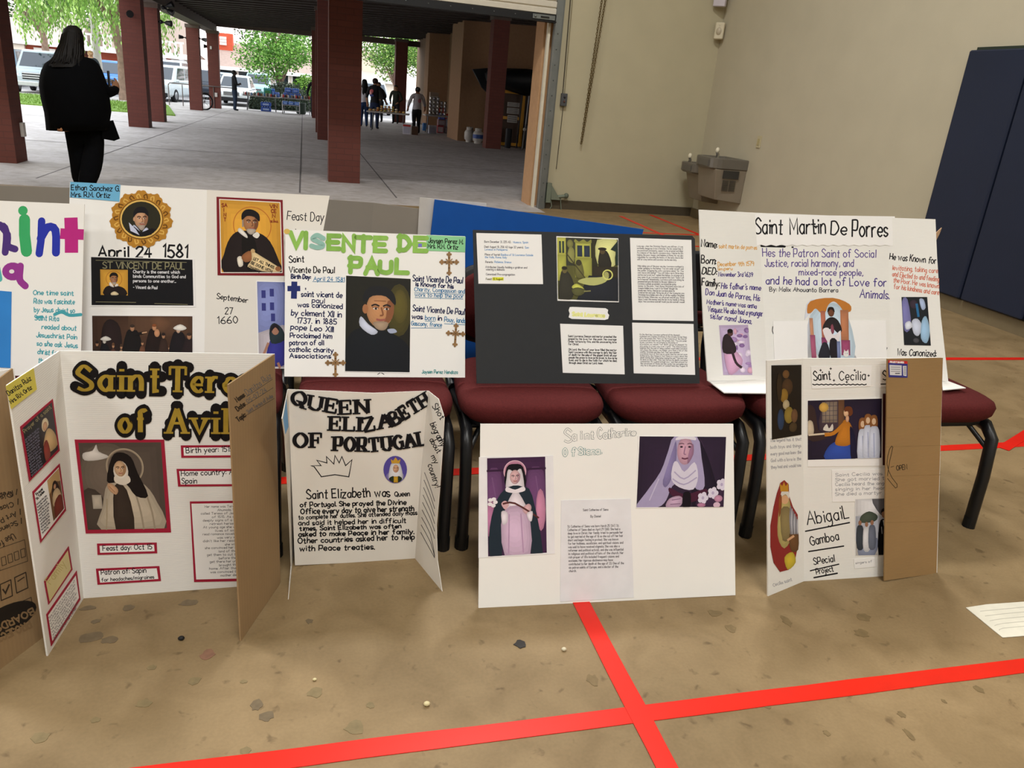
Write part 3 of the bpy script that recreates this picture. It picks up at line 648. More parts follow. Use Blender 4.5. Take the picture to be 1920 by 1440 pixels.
TL = ['Her name was Teresa de Cepeda y', 'Ahumada. She was', 'called Teresa of Jesus. She was born', 'of 1515. As a child she', 'deeply signs of a religious nature', 'retreat herself in silence', 'At young age she was interested in', 'lives of saints. She', 'read romance novels with her mother', 'was very strict on', "didn't like her reading those books", 'she was 7', 'she convinced her brother Rodrigo', 'land of the Moors', 'get them to cut their heads off', 'before they could', 'get there her uncle saw them', 'brought them back', 'home. After that she lived so', 'was convinced that she was a', 'mother died when']
for i, l in enumerate(TL):
    w_ = len(l)*3.15; cx = 433+.3*i; p.text(l, (cx-w_/2, 951.5+i*6.45), (cx+w_/2, 950+i*6.4), 4.2, INK('4c4a4e'), .6)
p.done('text_page', t)
# left wing
PBL = Plane(FL_, fl(90, 1230), PB.px(112, 658))
p = panel(t, PBL, [(15, 722), (112, 658), (157, 1122), (90, 1230)], CORR, .004, 'side_panel'); fin(p)
p = sheet(PBL, [(10, 724), (62, 690), (68, 730), (20, 767)], M('dccf5a', .6)); p.text('Danitza Ruiz', (15, 742), (58, 712), 9, K, 1.5, .5); p.text('Mrs. R.M. Ortiz', (20, 757), (59, 729), 8, K, 1.5, .5); p.done('name_label', t)
p = sheet(PBL, [(37, 800), (98, 748), (111, 845), (54, 903)], RDB); q = [(41, 803), (96, 754), (108, 842), (57, 896)]
p.art(q, .66, [rect('1b1a20', 0, 0, .66, 1), ('s', '30262a', [(.4, 0), (.66, 0), (.66, 1), (.35, 1)]), ('s', 'c9a878', [(.4, .55), (.5, .42), (.62, .6), (.66, .9), (.45, .88), (.36, .7)]), ('s', 'e0cfae', [(.42, .18), (.5, .2), (.53, .36), (.42, .42), (.38, .3)]), ell('c79a78', .45, .33, .05, .09), ('s', '8a3a30', [(.36, .66), (.45, .62), (.48, .95), (.36, .98)])])
p.text('Prayer of a saint', (45, 812), (95, 765), 7, INK('9c9470'), 1)
p.para(['give thanks to god who', 'for all the good that', 'walks with us always', 'and keeps us near to', 'him in every trouble', 'so let nothing ever', 'disturb you at all', 'nothing frighten you', 'all things pass away', 'god never changes', 'patience wins all', 'who has god lacks', 'nothing at all now', 'god alone suffices'], (46, 826), (.9, 5.1), 26, 3.4, INK('6a6878'), .8, -.85); p.done('prayer_print', t)
p = sheet(PBL, [(60, 922), (111, 869), (123, 957), (75, 1018)], RDB); p.poly([(63, 925), (109, 876), (120, 954), (77, 1011)], PAP)
p.art([(87, 901), (109, 878), (119, 953), (99, 977)], .28, [rect('7a5a3c', 0, 0, .28, 1), ('s', 'c9a774', [(0, 0), (.28, 0), (.28, .3), (.15, .2), (0, .35)]), ('s', '2a1e1c', [(.1, .2), (.18, .2), (.24, .5), (.06, .5)]), ell('c99a78', .14, .3, .03, .06), ('s', 'd8c09a', [(.08, .4), (.2, .4), (.25, .7), (.05, .7)]), ('s', '7a2e22', [(.08, .65), (.24, .6), (.26, 1), (.06, 1)])])
p.text('Prayer', (68, 929), (80, 917), 5, K, 1); p.text('St. Teresa', (68, 937), (82, 922), 4, K, 1)
p.para(['lord grant that i may', 'always allow myself to', 'be guided by you and', 'always follow your plan', 'and perfectly do your', 'holy will grant that', 'in all things great', 'and small today and', 'all the days of my', 'life i may do what', 'you ask of me'], (68, 947), (1, 5.3), 20, 3, INK('55535a'), .55, -.95); p.done('prayer_card', t)
p = sheet(PBL, [(82, 1090), (128, 1024), (135, 1068), (90, 1134)], RDB); p.poly([(85, 1092), (126, 1032), (132, 1067), (92, 1128)], M('e0d49c', .6)); p.text('Family', (94, 1096), (123, 1058), 14, INK('cfc282'), 1.6); p.done('fancy_label', t)
p = sheet(PBL, [(86, 1152), (143, 1070), (150, 1124), (95, 1212)], RDB); p.poly([(89, 1154), (141, 1079), (147, 1121), (97, 1202)], PAP)
p.para(['She came from a large family of', 'brothers and sisters who lived', 'in a walled town with a father', 'who loved reading good books', 'her mother taught the children', 'to say their prayers each day', 'and to be good to the poor', 'she had many cousins as well', 'who visited them very often'], (92, 1160), (1.1, 5.3), 48, 3, INK('6a6870'), .5, -1.48); p.done('text_page', t)
# brown outside of the wing folded forward
PBR = Plane(FR_, fl(453, 1201), PB.px(515, 664))
p = panel(t, PBR, [(429, 721), (515, 664), (526, 1093), (452, 1202)], KR2, .004, 'side_panel', 'brown kraft outer face of the wing')
GR = INK('4f4a44')
for s, x, y, x2, y2 in (('Name:', 445, 754, 460, 743), ('Date:', 446, 771, 461, 760), ('Topic:', 447, 791, 462, 780)): p.text(s, (x, y), (x2, y2), 9, INK('33291f'), 2.2)
for i, (x, y, x2, y2) in enumerate(((462, 744, 511, 711), (462, 759, 512, 727), (463, 778, 514, 747))): p.line([(x, y), (x2, y2)], 1, GR)
p.text('Danitza Ruiz', (464, 741), (510, 708), 11, INK('5c6068'), 1, .5); p.text('05-07-24', (465, 756), (501, 733), 8, INK('5c6068'), 1, .5); p.text('Saint Teresa of Avila', (465, 775), (512, 745), 7, INK('5c6068'), .9, .5)
fin(p)

# ---- C: board with big coloured marker letters
A_, B_ = V3((-1.5, 2.27, .485)), V3((-.6, 2.235, .485)); PC = Plane(A_, B_, aty(160, 383, 2.36))
t = board('foam_board', 'white board with big coloured marker letters, cut by the photo edge', 'board', (-.9, 2.26, .485))
p = panel(t, PC, [(-150, 370), (158, 383), proj(B_), proj(A_)], FOAM, .005, 'panel')
p.line([(-28, 476), (-10, 432), (6, 424), (12, 440), (10, 470)], 13, INK('4f3580'), 'round', 3); p.line([(2, 424), (14, 440), (14, 460), (25, 466)], 13, INK('4f3580'), 'round', 3)
p.line([(46, 417), (46, 440), (49, 466)], 21, INK('3fae6c'), 'round'); p.poly([(43+9*cos(2*pi*k/14), 395+9*sin(2*pi*k/14)) for k in range(14)], INK('3fae6c'))
p.line([(78, 418), (77, 450), (74, 472)], 14, INK('2b38b0'), 'round'); p.line([(78, 444), (90, 426), (104, 432), (105, 470)], 15, INK('2b38b0'), 'round', 3)
p.line([(133, 408), (134, 440), (134, 474)], 25, INK('c02c86'), False); p.line([(113, 438), (157, 440)], 20, INK('c02c86'), False)
p.line([(-14, 516), (-4, 510), (-2, 520)], 12, INK('58b8b8'), 'round')
p.poly([(24+20*cos(2*pi*k/18), 509+17*sin(2*pi*k/18)) for k in range(18)], INK('9a3a96')); p.poly([(22+5*cos(2*pi*k/10), 509+4*sin(2*pi*k/10)) for k in range(10)], INK('efe8ea'))
p.line([(38, 502), (37, 524), (45, 534)], 13, INK('9a3a96'), 'round', 3)
TE = INK('4aa6b4')
for i, s in enumerate(('One time saint', 'Rita was fascinate', 'by Jesus christ so', 'Saint Rita         ', '   readed about', 'Jesuschrist Pain', 'so she ask Jesus', 'christ for the pain', 'that he felt and', 'Jesus')):
    x = 62+i*1.2; p.text(s, (x, 553+i*15.8), (x+(76 if i < 9 else 24), 554+i*16.4), 9, TE, 1.7, .8)
p.line([(104, 589), (116, 585), (130, 591), (150, 590)], 6, TE, 'round', 3); p.line([(70, 595), (78, 594)], 5, TE, 'round')
fin(p)
p = sheet(PC, [(-60, 540), (22, 547), (20, 690), (-58, 686)], M('2f86d6', .6)); p.poly([(-30+30*cos(2*pi*k/16), 628+40*sin(2*pi*k/16)) for k in range(16)], INK('eef2f4')); p.done('blue_sheet', t)

# ---- D: white board with oval portrait and orange icon
A_, B_ = V3((-.66, 2.325, .485)), V3((-.02, 2.305, .485)); PD = Plane(A_, B_, aty(388, 357, 2.435))
t = board('foam_board', 'tall white board with gold oval portrait and orange icon picture', 'board', (-.35, 2.315, .485))
p = panel(t, PD, [(131, 342), (388, 356), proj(A_.lerp(B_, .58)), proj(A_)], FOAM, .005, 'panel')
p.text('April 24', (184, 483), (284, 483), 21, K, 3.6, .4, 3); p.text('1581', (306, 482), (351, 483), 23, K, 3.6, .3, 3); fin(p)
p = panel(t, PD, [(388, 356), (618, 367), proj(B_), proj(A_.lerp(B_, .58))], M('ebe7df', .6, var=.015, scale=5), .005, 'panel')
p.text('Feast Day', (538, 412), (607, 415), 16, K, 1.6, .5, 3); p.text("s'      .", (545, 440), (604, 436), 10, K, 1.5)
p.text('September', (406, 560), (464, 568), 10, K, 1.6, .5, 3); p.text('27', (422, 589), (436, 589), 12, K, 1.6, .2, 3); p.text('1660', (408, 607), (446, 606), 13, K, 1.7, .3, 3); fin(p)
p = sheet(PD, [(132, 341), (226, 346), (224, 378), (131, 370)], M('6fb6de', .6)); p.text('Ethan Sanchez G.', (134, 356), (224, 359), 9.5, K, 1.7, .5, 3); p.text('Mrs. R.M. Ortiz', (134, 369), (206, 371), 9.5, K, 1.7, .5, 3); p.done('name_label', t)
# gold frame cut-out
p = Part(PD, .0016); GF = INK('b9832f', .4); n = 96
p.slab([(265+(57+2.6*sin(11*2*pi*k/n)+1.5*sin(29*2*pi*k/n))*cos(2*pi*k/n), 411+(52+2.6*sin(11*2*pi*k/n)+1.5*sin(29*2*pi*k/n))*sin(2*pi*k/n)) for k in range(n)], GF, .0008)
for k in range(22):
    a = 2*pi*k/22; x, y = 265+47*cos(a), 411+43*sin(a); p.line([(x+6*cos(a+2), y+6*sin(a+2)), (x+5*cos(a+.6), y+5*sin(a+.6)), (x+2*cos(a-1), y+2*sin(a-1)), (x-3*cos(a), y-3*sin(a))], 2.2, INK('6f4716' if k % 2 else 'e0b45a'), 'round', 2)
p.line([(265+38*cos(2*pi*k/28), 411+34.5*sin(2*pi*k/28)) for k in range(29)], 3, INK('e6bd66')); p.line([(265+40.5*cos(2*pi*k/28), 411+37*sin(2*pi*k/28)) for k in range(29)], 1.5, INK('6f4716'))
p.poly([(265+36.5*cos(2*pi*k/28), 411+33*sin(2*pi*k/28)) for k in range(28)], INK('2c2a1c', .5))
def bust(skin, shade, cap, robe, collar, beard, x=.5, y=.42, s=.34, bgl=None):
    o = []
    o += [('s', robe, [(x-.62*s*1.7, 1.0), (x-.55*s*1.7, y+.95*s), (x-.3*s, y+.72*s), (x+.35*s, y+.75*s), (x+.75*s*1.5, y+1.05*s), (x+.75*s*1.7, 1.0)])]
    o += face(x, y, s, skin, shade, turn=.04) + [ell(skin, x-.40*s, y+.02*s, .07*s, .13*s, 8)]
    if cap: o += [('s', cap, [(x-.42*s, y-.12*s), (x-.44*s, y-.4*s), (x-.2*s, y-.66*s), (x+.2*s, y-.66*s), (x+.43*s, y-.4*s), (x+.42*s, y-.14*s), (x+.2*s, y-.32*s), (x-.2*s, y-.32*s)])]
    if beard: o += [('s', beard, [(x-.2*s, y+.40*s), (x, y+.37*s), (x+.24*s, y+.38*s), (x+.16*s, y+.60*s), (x+.02*s, y+.66*s), (x-.12*s, y+.56*s)]), ('l', beard, [(x-.16*s, y+.27*s), (x+.02*s, y+.23*s), (x+.2*s, y+.27*s)], .035*s)]
    if collar: o += [('s', collar, [(x-.42*s, y+.34*s), (x-.1*s, y+.66*s), (x-.02*s, y+.92*s), (x-.5*s, y+.72*s)]), ('s', collar, [(x+.34*s, y+.5*s), (x+.12*s, y+.68*s), (x+.1*s, y+.85*s), (x+.48*s, y+.74*s)])]
    return o
p.art([(236, 380), (294, 380), (294, 443), (236, 443)], .95, [l for l in bust('c79a78', '96684c', '17151a', '1a171a', 'c3c8e0', 'a8988c', .47, .48, .52)][1:]); p.poly([(240, 430), (252, 425), (265, 436), (285, 428), (293, 430), (284, 440), (265, 443.5), (250, 440)], INK('1a171a')); p.poly([(242, 417), (255, 430), (262, 441), (245, 433)], INK('ccd0e6')); p.done('oval_portrait', t)
# black slide
p = sheet(PD, [(168, 480), (365, 486), (367, 576), (170, 574)]); p.poly([(171, 482), (361, 487), (363, 573), (172, 572)], INK('17171b', .4))
GL = INK('8f8a6a'); p.text('ST VINCENT DE PAUL', (193, 503), (346, 505), 12, GL, 1.8, 0, 2, 1.6)
for s, y, x2 in (('Charity is the cement which', 512, 337), ('binds Communities to God and', 520.5, 348), ('persons to one another...', 529, 330), ('- Vincent de Paul', 541, 295)): p.text(s, (250, y), (x2, y+1), 5.6, INK('d8d8dc'), 1.1)
p.line([(180, 488), (350, 492)], .9, GL); p.line([(180, 566), (255, 567)], .9, GL); p.line([(290, 569), (352, 571)], .9, GL)
p.art([(188, 505), (240, 506), (240, 554), (189, 553)], 1.05, [rect('d9a23e', 0, 0, 1.05, 1), ring('b06a24', .52, .36, .3, .02)] + bust('a87450', '7c5036', '1d1614', '221a1a', 'e8e0d8', 'b0a498', .52, .36, .36) + [('s', 'e0cfa8', [(.4, .92), (.55, .85), (.7, .95), (.6, 1), (.42, 1)])]); p.done('slide_print', t)
# group painting stand-in: brown room with dark robed figures
p = sheet(PD, [(170, 590), (363, 591), (363, 668), (171, 668)])
L = [rect('4a3428', 0, 0, 2.5, 1), rect('5c4232', .9, 0, 2.5, .5), ('s', '2c2020', [(.25, 1), (.25, .3), (.45, .08), (.7, .3), (.7, 1)]), ('s', '6b4c38', [(1.4, .1), (1.7, 0), (2.0, .2), (1.7, .4)])]
for x, y, s, rb, hd, hair in ((.3, .62, .9, '1c1a20', 'd8d2c8', 'e6e2da'), (.52, .75, .6, '5a3a30', 'b98a68', '6a4a34'), (.72, .78, .55, 'a58a70', 'b98a68', '4a382a'), (1.0, .3, 1.6, '1a1718', 'a87c5e', '3a2e28'), (1.25, .68, .6, '6a4634', 'b98a68', '4a382a'), (1.55, .28, 1.5, '241a18', 'c08c68', '8a5030'), (1.9, .8, .5, 'b07c50', 'c49a78', '5a3a28'), (2.15, .34, 1.5, '1e1a1e', 'c9a890', 'e8e4de'), (2.42, .5, 1.2, '2a2022', 'a87c5e', '3a2e28'), (.12, .7, .7, '3a2c26', 'a87c5e', '2a2020'), (1.78, .5, .8, '3a2a24', 'a87c5e', '2a2020')):
    L += [('s', rb, [(x-.09*s, y+.1), (x, y+.05), (x+.1*s, y+.12), (x+.16*s, 1), (x-.15*s, 1)]), ell(hd, x, y, .05*min(s, 1.1), .075*min(s, 1.1), 10), ell(hair, x, y-.05, .055*min(s, 1.1), .04, 10)]
L += [('l', '1a1718', [(1.05, .45), (1.25, .42)], .06), ('l', 'c49a78', [(1.25, .42), (1.36, .4)], .03), ('s', 'e4e0d8', [(2.02, .3), (2.2, .2), (2.36, .3), (2.2, .36)]), ('s', 'dcd8d0', [(.2, .58), (.34, .5), (.48, .58), (.34, .62)]), ell('c08c68', 1.62, .42, .07, .1)]
p.art([(173, 592), (361, 593), (361, 668), (174, 668)], 2.5, L); p.done('scene_print', t)
# orange icon
def icon(q, sheet_q, name):
    p = sheet(PD, sheet_q, INK('7e1c26', .4)); p.poly(q, INK('f4efe6'))
    q2 = [(x+(1.5 if i in (0, 3) else -1.5), y+(1.5 if i < 2 else -1.5)) for i, (x, y) in enumerate(q)]
    L = [rect('e3a73e', 0, 0, .83, 1), ring('c0702c', .44, .34, .26, .012)]
    L += [('s', '241a1a', [(.03, 1), (.04, .75), (.13, .52), (.27, .42), (.52, .44), (.68, .56), (.8, .85), (.83, 1)]), ('s', '15100f', [(.3, .5), (.45, .5), (.5, .8), (.4, 1), (.3, .8)]), ('s', 'e6e2dc', [(.27, .38), (.36, .47), (.36, .52), (.24, .43)]), ('s', 'e6e2dc', [(.5, .43), (.44, .48), (.5, .52), (.54, .47)])]
    L += face(.42, .30, .26, 'ab7852', '7a4e36', turn=.04) + [('s', '171314', [(.30, .27), (.30, .18), (.36, .12), (.46, .12), (.54, .18), (.54, .28), (.47, .22), (.37, .21)]), ('l', '9a9088', [(.31, .27), (.31, .36)], .02), ('s', 'b5a99c', [(.36, .40), (.42, .385), (.49, .40), (.46, .45), (.42, .47), (.38, .45)])]
    L += [('s', 'e8e0d0', [(.22, .8), (.28, .78), (.3, .9), (.24, .92)]), ('s', '99633f', [(.28, .78), (.38, .7), (.46, .73), (.44, .82), (.33, .86)]), ('s', 'e8cf9e', [(.42, .68), (.47, .72), (.78, .92), (.82, .98), (.72, 1), (.48, .97), (.36, .92), (.42, .82)]), ell('c9a878', .44, .7, .03, .03), ell('99633f', .78, .95, .04, .035)]
    p.art(q2, .83, L)
    D_ = INK('8c2f22')
    for i, s in enumerate(('SA', 'I', 'N', 'T')): p.text(s, (419-(3 if i == 0 else -1), 388+i*9), (426 if i == 0 else 424, 388+i*9), 6.5, D_, 1.3)
    for i, s in enumerate(('VIN', 'CE', 'N', 'T')): p.text(s, (506+i*2.5, 390+i*9), (520-i*2, 390+i*9), 6.5, D_, 1.3)
    p.text('DE PAUL', (507, 417), (522, 417), 3.2, D_, .8)
    for i, s in enumerate(('LET ALL THINGS', 'BE DONE WITH', 'CHARITY')): p.text(s, (475-i*4.5, 487+i*7.6), (513-i*(4 if i < 2 else 13), 504+i*(7.4 if i < 2 else 4)), 5, K, 1.1)
    p.done(name, t)
icon([(411, 373), (526, 379), (530, 512), (414, 512)], [(406, 369), (530, 375), (533, 517), (408, 516)], 'icon_print')
# blue street picture, half hidden
p = sheet(PD, [(480, 526), (570, 528), (570, 692), (484, 690)]); L = [rect('6a76b8', 0, 0, .55, 1), ('s', '8a94cc', [(0, 0), (.3, 0), (.3, .5), (0, .6)]), ('p', 'c8c0c8', [(0, .6), (.3, .5), (.55, .55), (.55, 1), (0, 1)])]
for x, y in ((.05, .1), (.15, .08), (.05, .25), (.15, .24), (.36, .08), (.45, .1), (.36, .24), (.16, .37)): L.append(rect('3c3f86', x, y, x+.05, y+.09))
L += [('s', '2a2236', [(.36, .35), (.42, .22), (.55, .2), (.55, 1), (.38, 1), (.34, .6)]), ('s', '3a3a94', [(.12, .75), (.2, .62), (.34, .66), (.36, .95), (.1, .97)]), ('s', '2c3a40', [(.14, .55), (.2, .48), (.3, .55), (.32, .68), (.16, .72)]), ell('b0806a', .21, .57, .045, .05), ('s', '221c24', [(.15, .6), (.17, .51), (.24, .5), (.26, .58), (.21, .53)]), ('l', 'b0806a', [(.12, .72), (.04, .9)], .03), ('l', 'b0806a', [(.24, .95), (.26, 1.0)], .03)]
p.art([(482, 528), (568, 530), (568, 690), (486, 688)], .55, L); p.done('street_print', t)

# ---- E: poster with green cut-out letters
A_, B_ = fl(537, 706, .485), fl(872, 708, .485); PE = Plane(A_, B_, aty(537, 432, 2.375))
t = board('foam_board', 'white board with green cut-out letters and dark portrait', 'board', ((A_.x+B_.x)/2, (A_.y+B_.y)/2, .485))
p = panel(t, PE, [(535, 430), (872, 443), (872, 708), (533, 706)], FOAM, .005, 'panel')
for s, x, y, x2, y2, c, w, m in (('Saint', 542, 492, 570, 491, 12, 1.9, K), ('Vicente De Paul', 542, 511, 627, 512, 11, 1.9, K), ('Birth Day:', 546, 522, 582, 523, 7.5, 2.1, NV), ('April 24 1581', 588, 526, 646, 528, 7.5, 1.3, BLU),
    ("saint vicent de", 565, 556, 641, 558, 10, 1.9, NV), ('paul', 585, 567, 608, 569, 9, 1.7, NV), ('was canonized', 558, 575, 642, 579, 9, 1.9, NV), ('by clement XII in', 546, 591, 640, 595, 11, 1.9, NV), ('1737. in 1885', 557, 606, 631, 608, 10, 1.9, NV), ('pope Leo XIII', 545, 617, 625, 623, 10, 1.9, NV), ('Proclaimed him', 544, 633, 622, 635, 9, 1.9, NV), ('patron of all', 543, 647, 607, 647, 9, 1.9, NV), ('catholic charity', 542, 659, 625, 661, 9, 1.9, NV), ('Associations', 543, 671, 620, 672, 8.5, 1.9, NV),
    ('Saint Vicente De Paul', 774, 527, 867, 531, 11, 1.8, NV), ('is Known for his', 779, 536, 850, 541, 8, 1.9, NV), ('Charity, Compassion and', 777, 546, 871, 550, 8, 1.2, BLU), ('work to help the poor', 778, 556, 869, 559, 8, 1.2, BLU), ('Saint Vicente De Paul', 774, 583, 870, 590, 11, 1.8, NV), ('was      in', 772, 597, 828, 601, 9, 1.9, NV), ('born', 797, 600, 816, 601, 9, 1.3, BLU), ('Pouy, lands', 833, 603, 872, 606, 9, 1.3, BLU), ('Gascony, france', 771, 610, 828, 613, 8, 1.3, BLU), ('Jaysen Perez Mendoza', 791, 700, 858, 701, 6.5, 1.2, INK('2f8a8c'))):
    p.text(s, (x, y), (x2, y2), c, m, w, .45, 3)
for a, b_ in (((586, 528), (646, 529)), ((777, 549), (870, 552)), ((778, 558), (868, 561)), ((797, 602), (816, 603)), ((833, 607), (872, 609)), ((771, 615), (828, 615))): p.line([a, b_], 1, BLU)
p.line([(552, 528), (551, 560)], 11, INK('263170'), False); p.line([(539, 541), (563, 541)], 10, INK('263170'), False); p.line([(708, 702), (714, 698), (720, 702)], 1.2, K); p.line([(573, 540), (573, 543)], 2, NV)
fin(p)
GN = [M('8fc152', .55, var=.1, scale=40), M('86b84c', .55, var=.1, scale=40)]; SB = M('92c0b4', .55)
for i, (ch, x, x2, y, c) in enumerate((('V', 545, 566, 465, 30), ('I', 573, 574, 466, 30), ('S', 586, 604, 467, 29), ('E', 616, 634, 469, 30), ('N', 644, 663, 471, 30), ('T', 670, 692, 472, 30), ('E', 703, 721, 473, 30), ('D', 749, 768, 471, 30), ('E', 778, 797, 473, 30), ('P', 657, 676, 511, 30), ('A', 686, 707, 514, 31), ('U', 712, 733, 514, 24), ('L', 743, 762, 514, 28))):
    q = Part(PE, .0016); 
    for _, st_, _k in q.letters(ch, [(x, y), (x2, y+.03*(x2-x))], c-6, sub=4):
        for pts, sm in st_: q.line([(a, b_-3) for a, b_ in pts], 8.8, SB if ch == 'S' else GN[i % 2], 'round')
    if i == 8: q.poly([(784, 457), (791, 457), (791, 463), (784, 463)], INK('7a7ad0'))
    if i == 0: q.poly([(538+6*cos(k), 434+5*sin(k)) for k in [2*pi*j/10 for j in range(10)]], INK('d8b860'))
    q.done('cut_out_letter', t)
p = sheet(PE, [(800, 441), (873, 444), (872, 473), (799, 470)], M('8fd29a', .6)); p.text('Jaysen Perez M.', (803, 455), (868, 458), 9, K, 1.5, .5, 3); p.text('Mrs. R.M. Ortiz', (802, 465), (858, 468), 8.5, K, 1.5, .5, 3); p.done('name_label', t)
p = sheet(PE, [(648, 516), (770, 522), (769, 700), (646, 697)]); q = [(649, 517), (770, 523), (768, 698), (647, 696)]
L = [rect('1d1b10', 0, 0, .68, 1), ell('4a4318', .56, .34, .13, .28, 16), ell('5e5420', .57, .30, .08, .18, 16), ('s', '0d1118', [(0, 1), (.02, .66), (.16, .54), (.4, .56), (.58, .64), (.68, .76), (.68, 1)])]
L += face(.36, .34, .36, 'c08a5e', '8a5636', turn=.02) + [ell('a87048', .205, .34, .03, .05), ('l', '8a5636', [(.30, .25), (.42, .25)], .008), ('s', '141417', [(.19, .27), (.19, .17), (.27, .10), (.42, .10), (.51, .18), (.52, .29), (.42, .20), (.28, .20)]), ('s', 'a89078', [(.29, .48), (.37, .465), (.45, .48), (.42, .55), (.36, .56), (.31, .53)]), ('s', 'ccd2e6', [(.16, .42), (.24, .5), (.34, .575), (.27, .61), (.15, .52)]), ('s', 'a8b0c8', [(.44, .55), (.51, .54), (.54, .575), (.47, .59)])]
p.art(q, .68, L); p.done('portrait_print', t)
def cross(cx, cy, s, tilt=0):
    q = Part(PE, .0016); br = M('8a6840', .45, .3, var=.2, scale=60); dk = INK('4a3420')
    R_ = lambda x, y: (cx+x*s*cos(tilt)-y*s*sin(tilt), cy+x*s*sin(tilt)+y*s*cos(tilt))
    for pts in ([R_(0, -1), R_(0, 1.05)], [R_(-.8, -.15), R_(.8, -.15)]): q.line(pts, .24*s, br, 'round')
    for x, y in ((0, -1), (0, 1.05), (-.8, -.15), (.8, -.15)):
        for dx, dy in ((.17, 0), (-.17, 0), (0, .17), (0, -.17)): q.poly([(R_(x+dx, y+dy)[0]+.13*s*cos(2*pi*k/8), R_(x+dx, y+dy)[1]+.13*s*sin(2*pi*k/8)) for k in range(8)], br)
    for x, y in ((.22, -.37), (-.22, -.37), (.22, .07), (-.22, .07)): q.line([R_(x*.3, y*.3-.1), R_(x*1.4, y*1.2-.02)], .1*s, br, 'round')
    for x, y in ((0, -.15), (0, -.6), (0, .5), (.45, -.15), (-.45, -.15)): q.poly([(R_(x, y)[0]+.07*s*cos(2*pi*k/8), R_(x, y)[1]+.07*s*sin(2*pi*k/8)) for k in range(8)], dk)
    q.done('cross_sticker', t)
cross(842, 494, 17); cross(854, 628, 17, .06); cross(629, 683, 18)

# ---- F: grey board backs, blue board behind
GRY = M('8f887e', .75, var=.05, scale=3)
A_, B_ = V3((-1.6, 2.90, .3)), V3((0, 2.90, .3)); PF = Plane(A_, B_, V3((0, 2.935, 1)))
t = board('trifold_board', 'grey board back showing above the marker-letter board', 'board', (-1.0, 2.93, .485)); p = panel(t, PF, [(-160, 343), (131, 352), proj((-.63, 2.90, .3)), proj((-1.5, 2.90, .3))], GRY, .005, 'panel'); fin(p)
t = board('trifold_board', 'grey board back between the orange icon board and the blue board', 'board', (.3, 2.93, .485))
p = panel(t, PF, [(560, 370), (700, 380), proj((.22, 2.90, .3)), proj((-.03, 2.90, .3))], GRY, .005, 'panel'); fin(p); p = panel(t, PF, [(700, 380), (812, 395), proj((.46, 2.90, .3)), proj((.22, 2.90, .3))], M('938b80', .75, var=.05, scale=3), .005, 'panel'); fin(p)
PG = Plane(V3((.4, 2.865, .3)), V3((1.3, 2.865, .3)), V3((.8, 2.90, 1)))
t = board('poster_board', 'plain royal blue board sloping behind the black board', 'board', (.9, 2.9, .485)); p = panel(t, PG, [(815, 374), (1207, 430), (1196, 470), proj((1.2, 2.865, .28)), proj((.42, 2.865, .32))], M('0a55ad', .6, var=.04), .005, 'panel'); fin(p)
PG2 = Plane(V3((.4, 2.882, .3)), V3((1.3, 2.882, .3)), V3((.8, 2.917, 1)))
t = board('poster_board', 'white board corner peeking out behind the blue board', 'board', (.55, 2.95, .485)); p = panel(t, PG2, [(787, 370), (912, 381), proj((.7, 2.882, .35)), proj((.40, 2.882, .35))], M('cfcac4', .6), .004, 'panel'); fin(p)

# ---- H: black board
A_, B_ = fl(893, 719, .485), fl(1312, 719, .485); PH = Plane(A_, B_, aty(887, 431, 2.335))
t = board('foam_board', 'black board with white typed pages and greenish picture', 'board', ((A_.x+B_.x)/2, (A_.y+B_.y)/2, .485))
p = panel(t, PH, [(887, 431), (1298, 442), (1303, 448), (1312, 719), (894, 719)], M('26282b', .65, var=.05, scale=30), .006, 'panel'); fin(p)
TX = INK('66646a'); TB = INK('6f9ccc')
p = sheet(PH, [(893, 437), (1015, 440), (1018, 533), (897, 532)]); 
for s, x, y, w_, m in (('Born: December 31, 225 AD,', 908, 455, 50, TX), ('Huesca, Spain', 962, 456, 28, TB), ('Died: August 10, 258 AD (age 32 years),', 908, 464.5, 73, TX), ('San', 984, 466, 7, TB), ('Lorenzo in Panisperna', 909, 469.5, 42, TB), ('Place of burial:', 909, 479, 28, TX), ('Basilica of St Lawrence Outside', 939, 479.5, 60, TB), ('the Walls, Rome, Italy', 909, 484, 41, TB), ('Parents:', 910, 493, 14, TX), ('Patience, Orence', 927, 493, 31, TB), ('Attributes: Usually holding a gridiron and', 910, 502.5, 78, TX), ('wearing a dalmatic', 911, 507, 35, TX), ('Canonized: Pre-congregation', 911, 516, 54, TX)): p.text(s, (x, y), (x+w_, y+w_*.015), 3.7, m, .7)
p.poly([(923, 520), (944, 520), (944, 526), (923, 526)], INK('e6e83c')); p.text('Feast: 10 August', (911, 525), (943, 525), 3.7, INK('5a5620'), .7); p.done('text_page', t)
p = sheet(PH, [(1043, 443), (1159, 447), (1160, 567), (1045, 564)]); q = [(1044, 445), (1158, 449), (1159, 565), (1046, 561)]
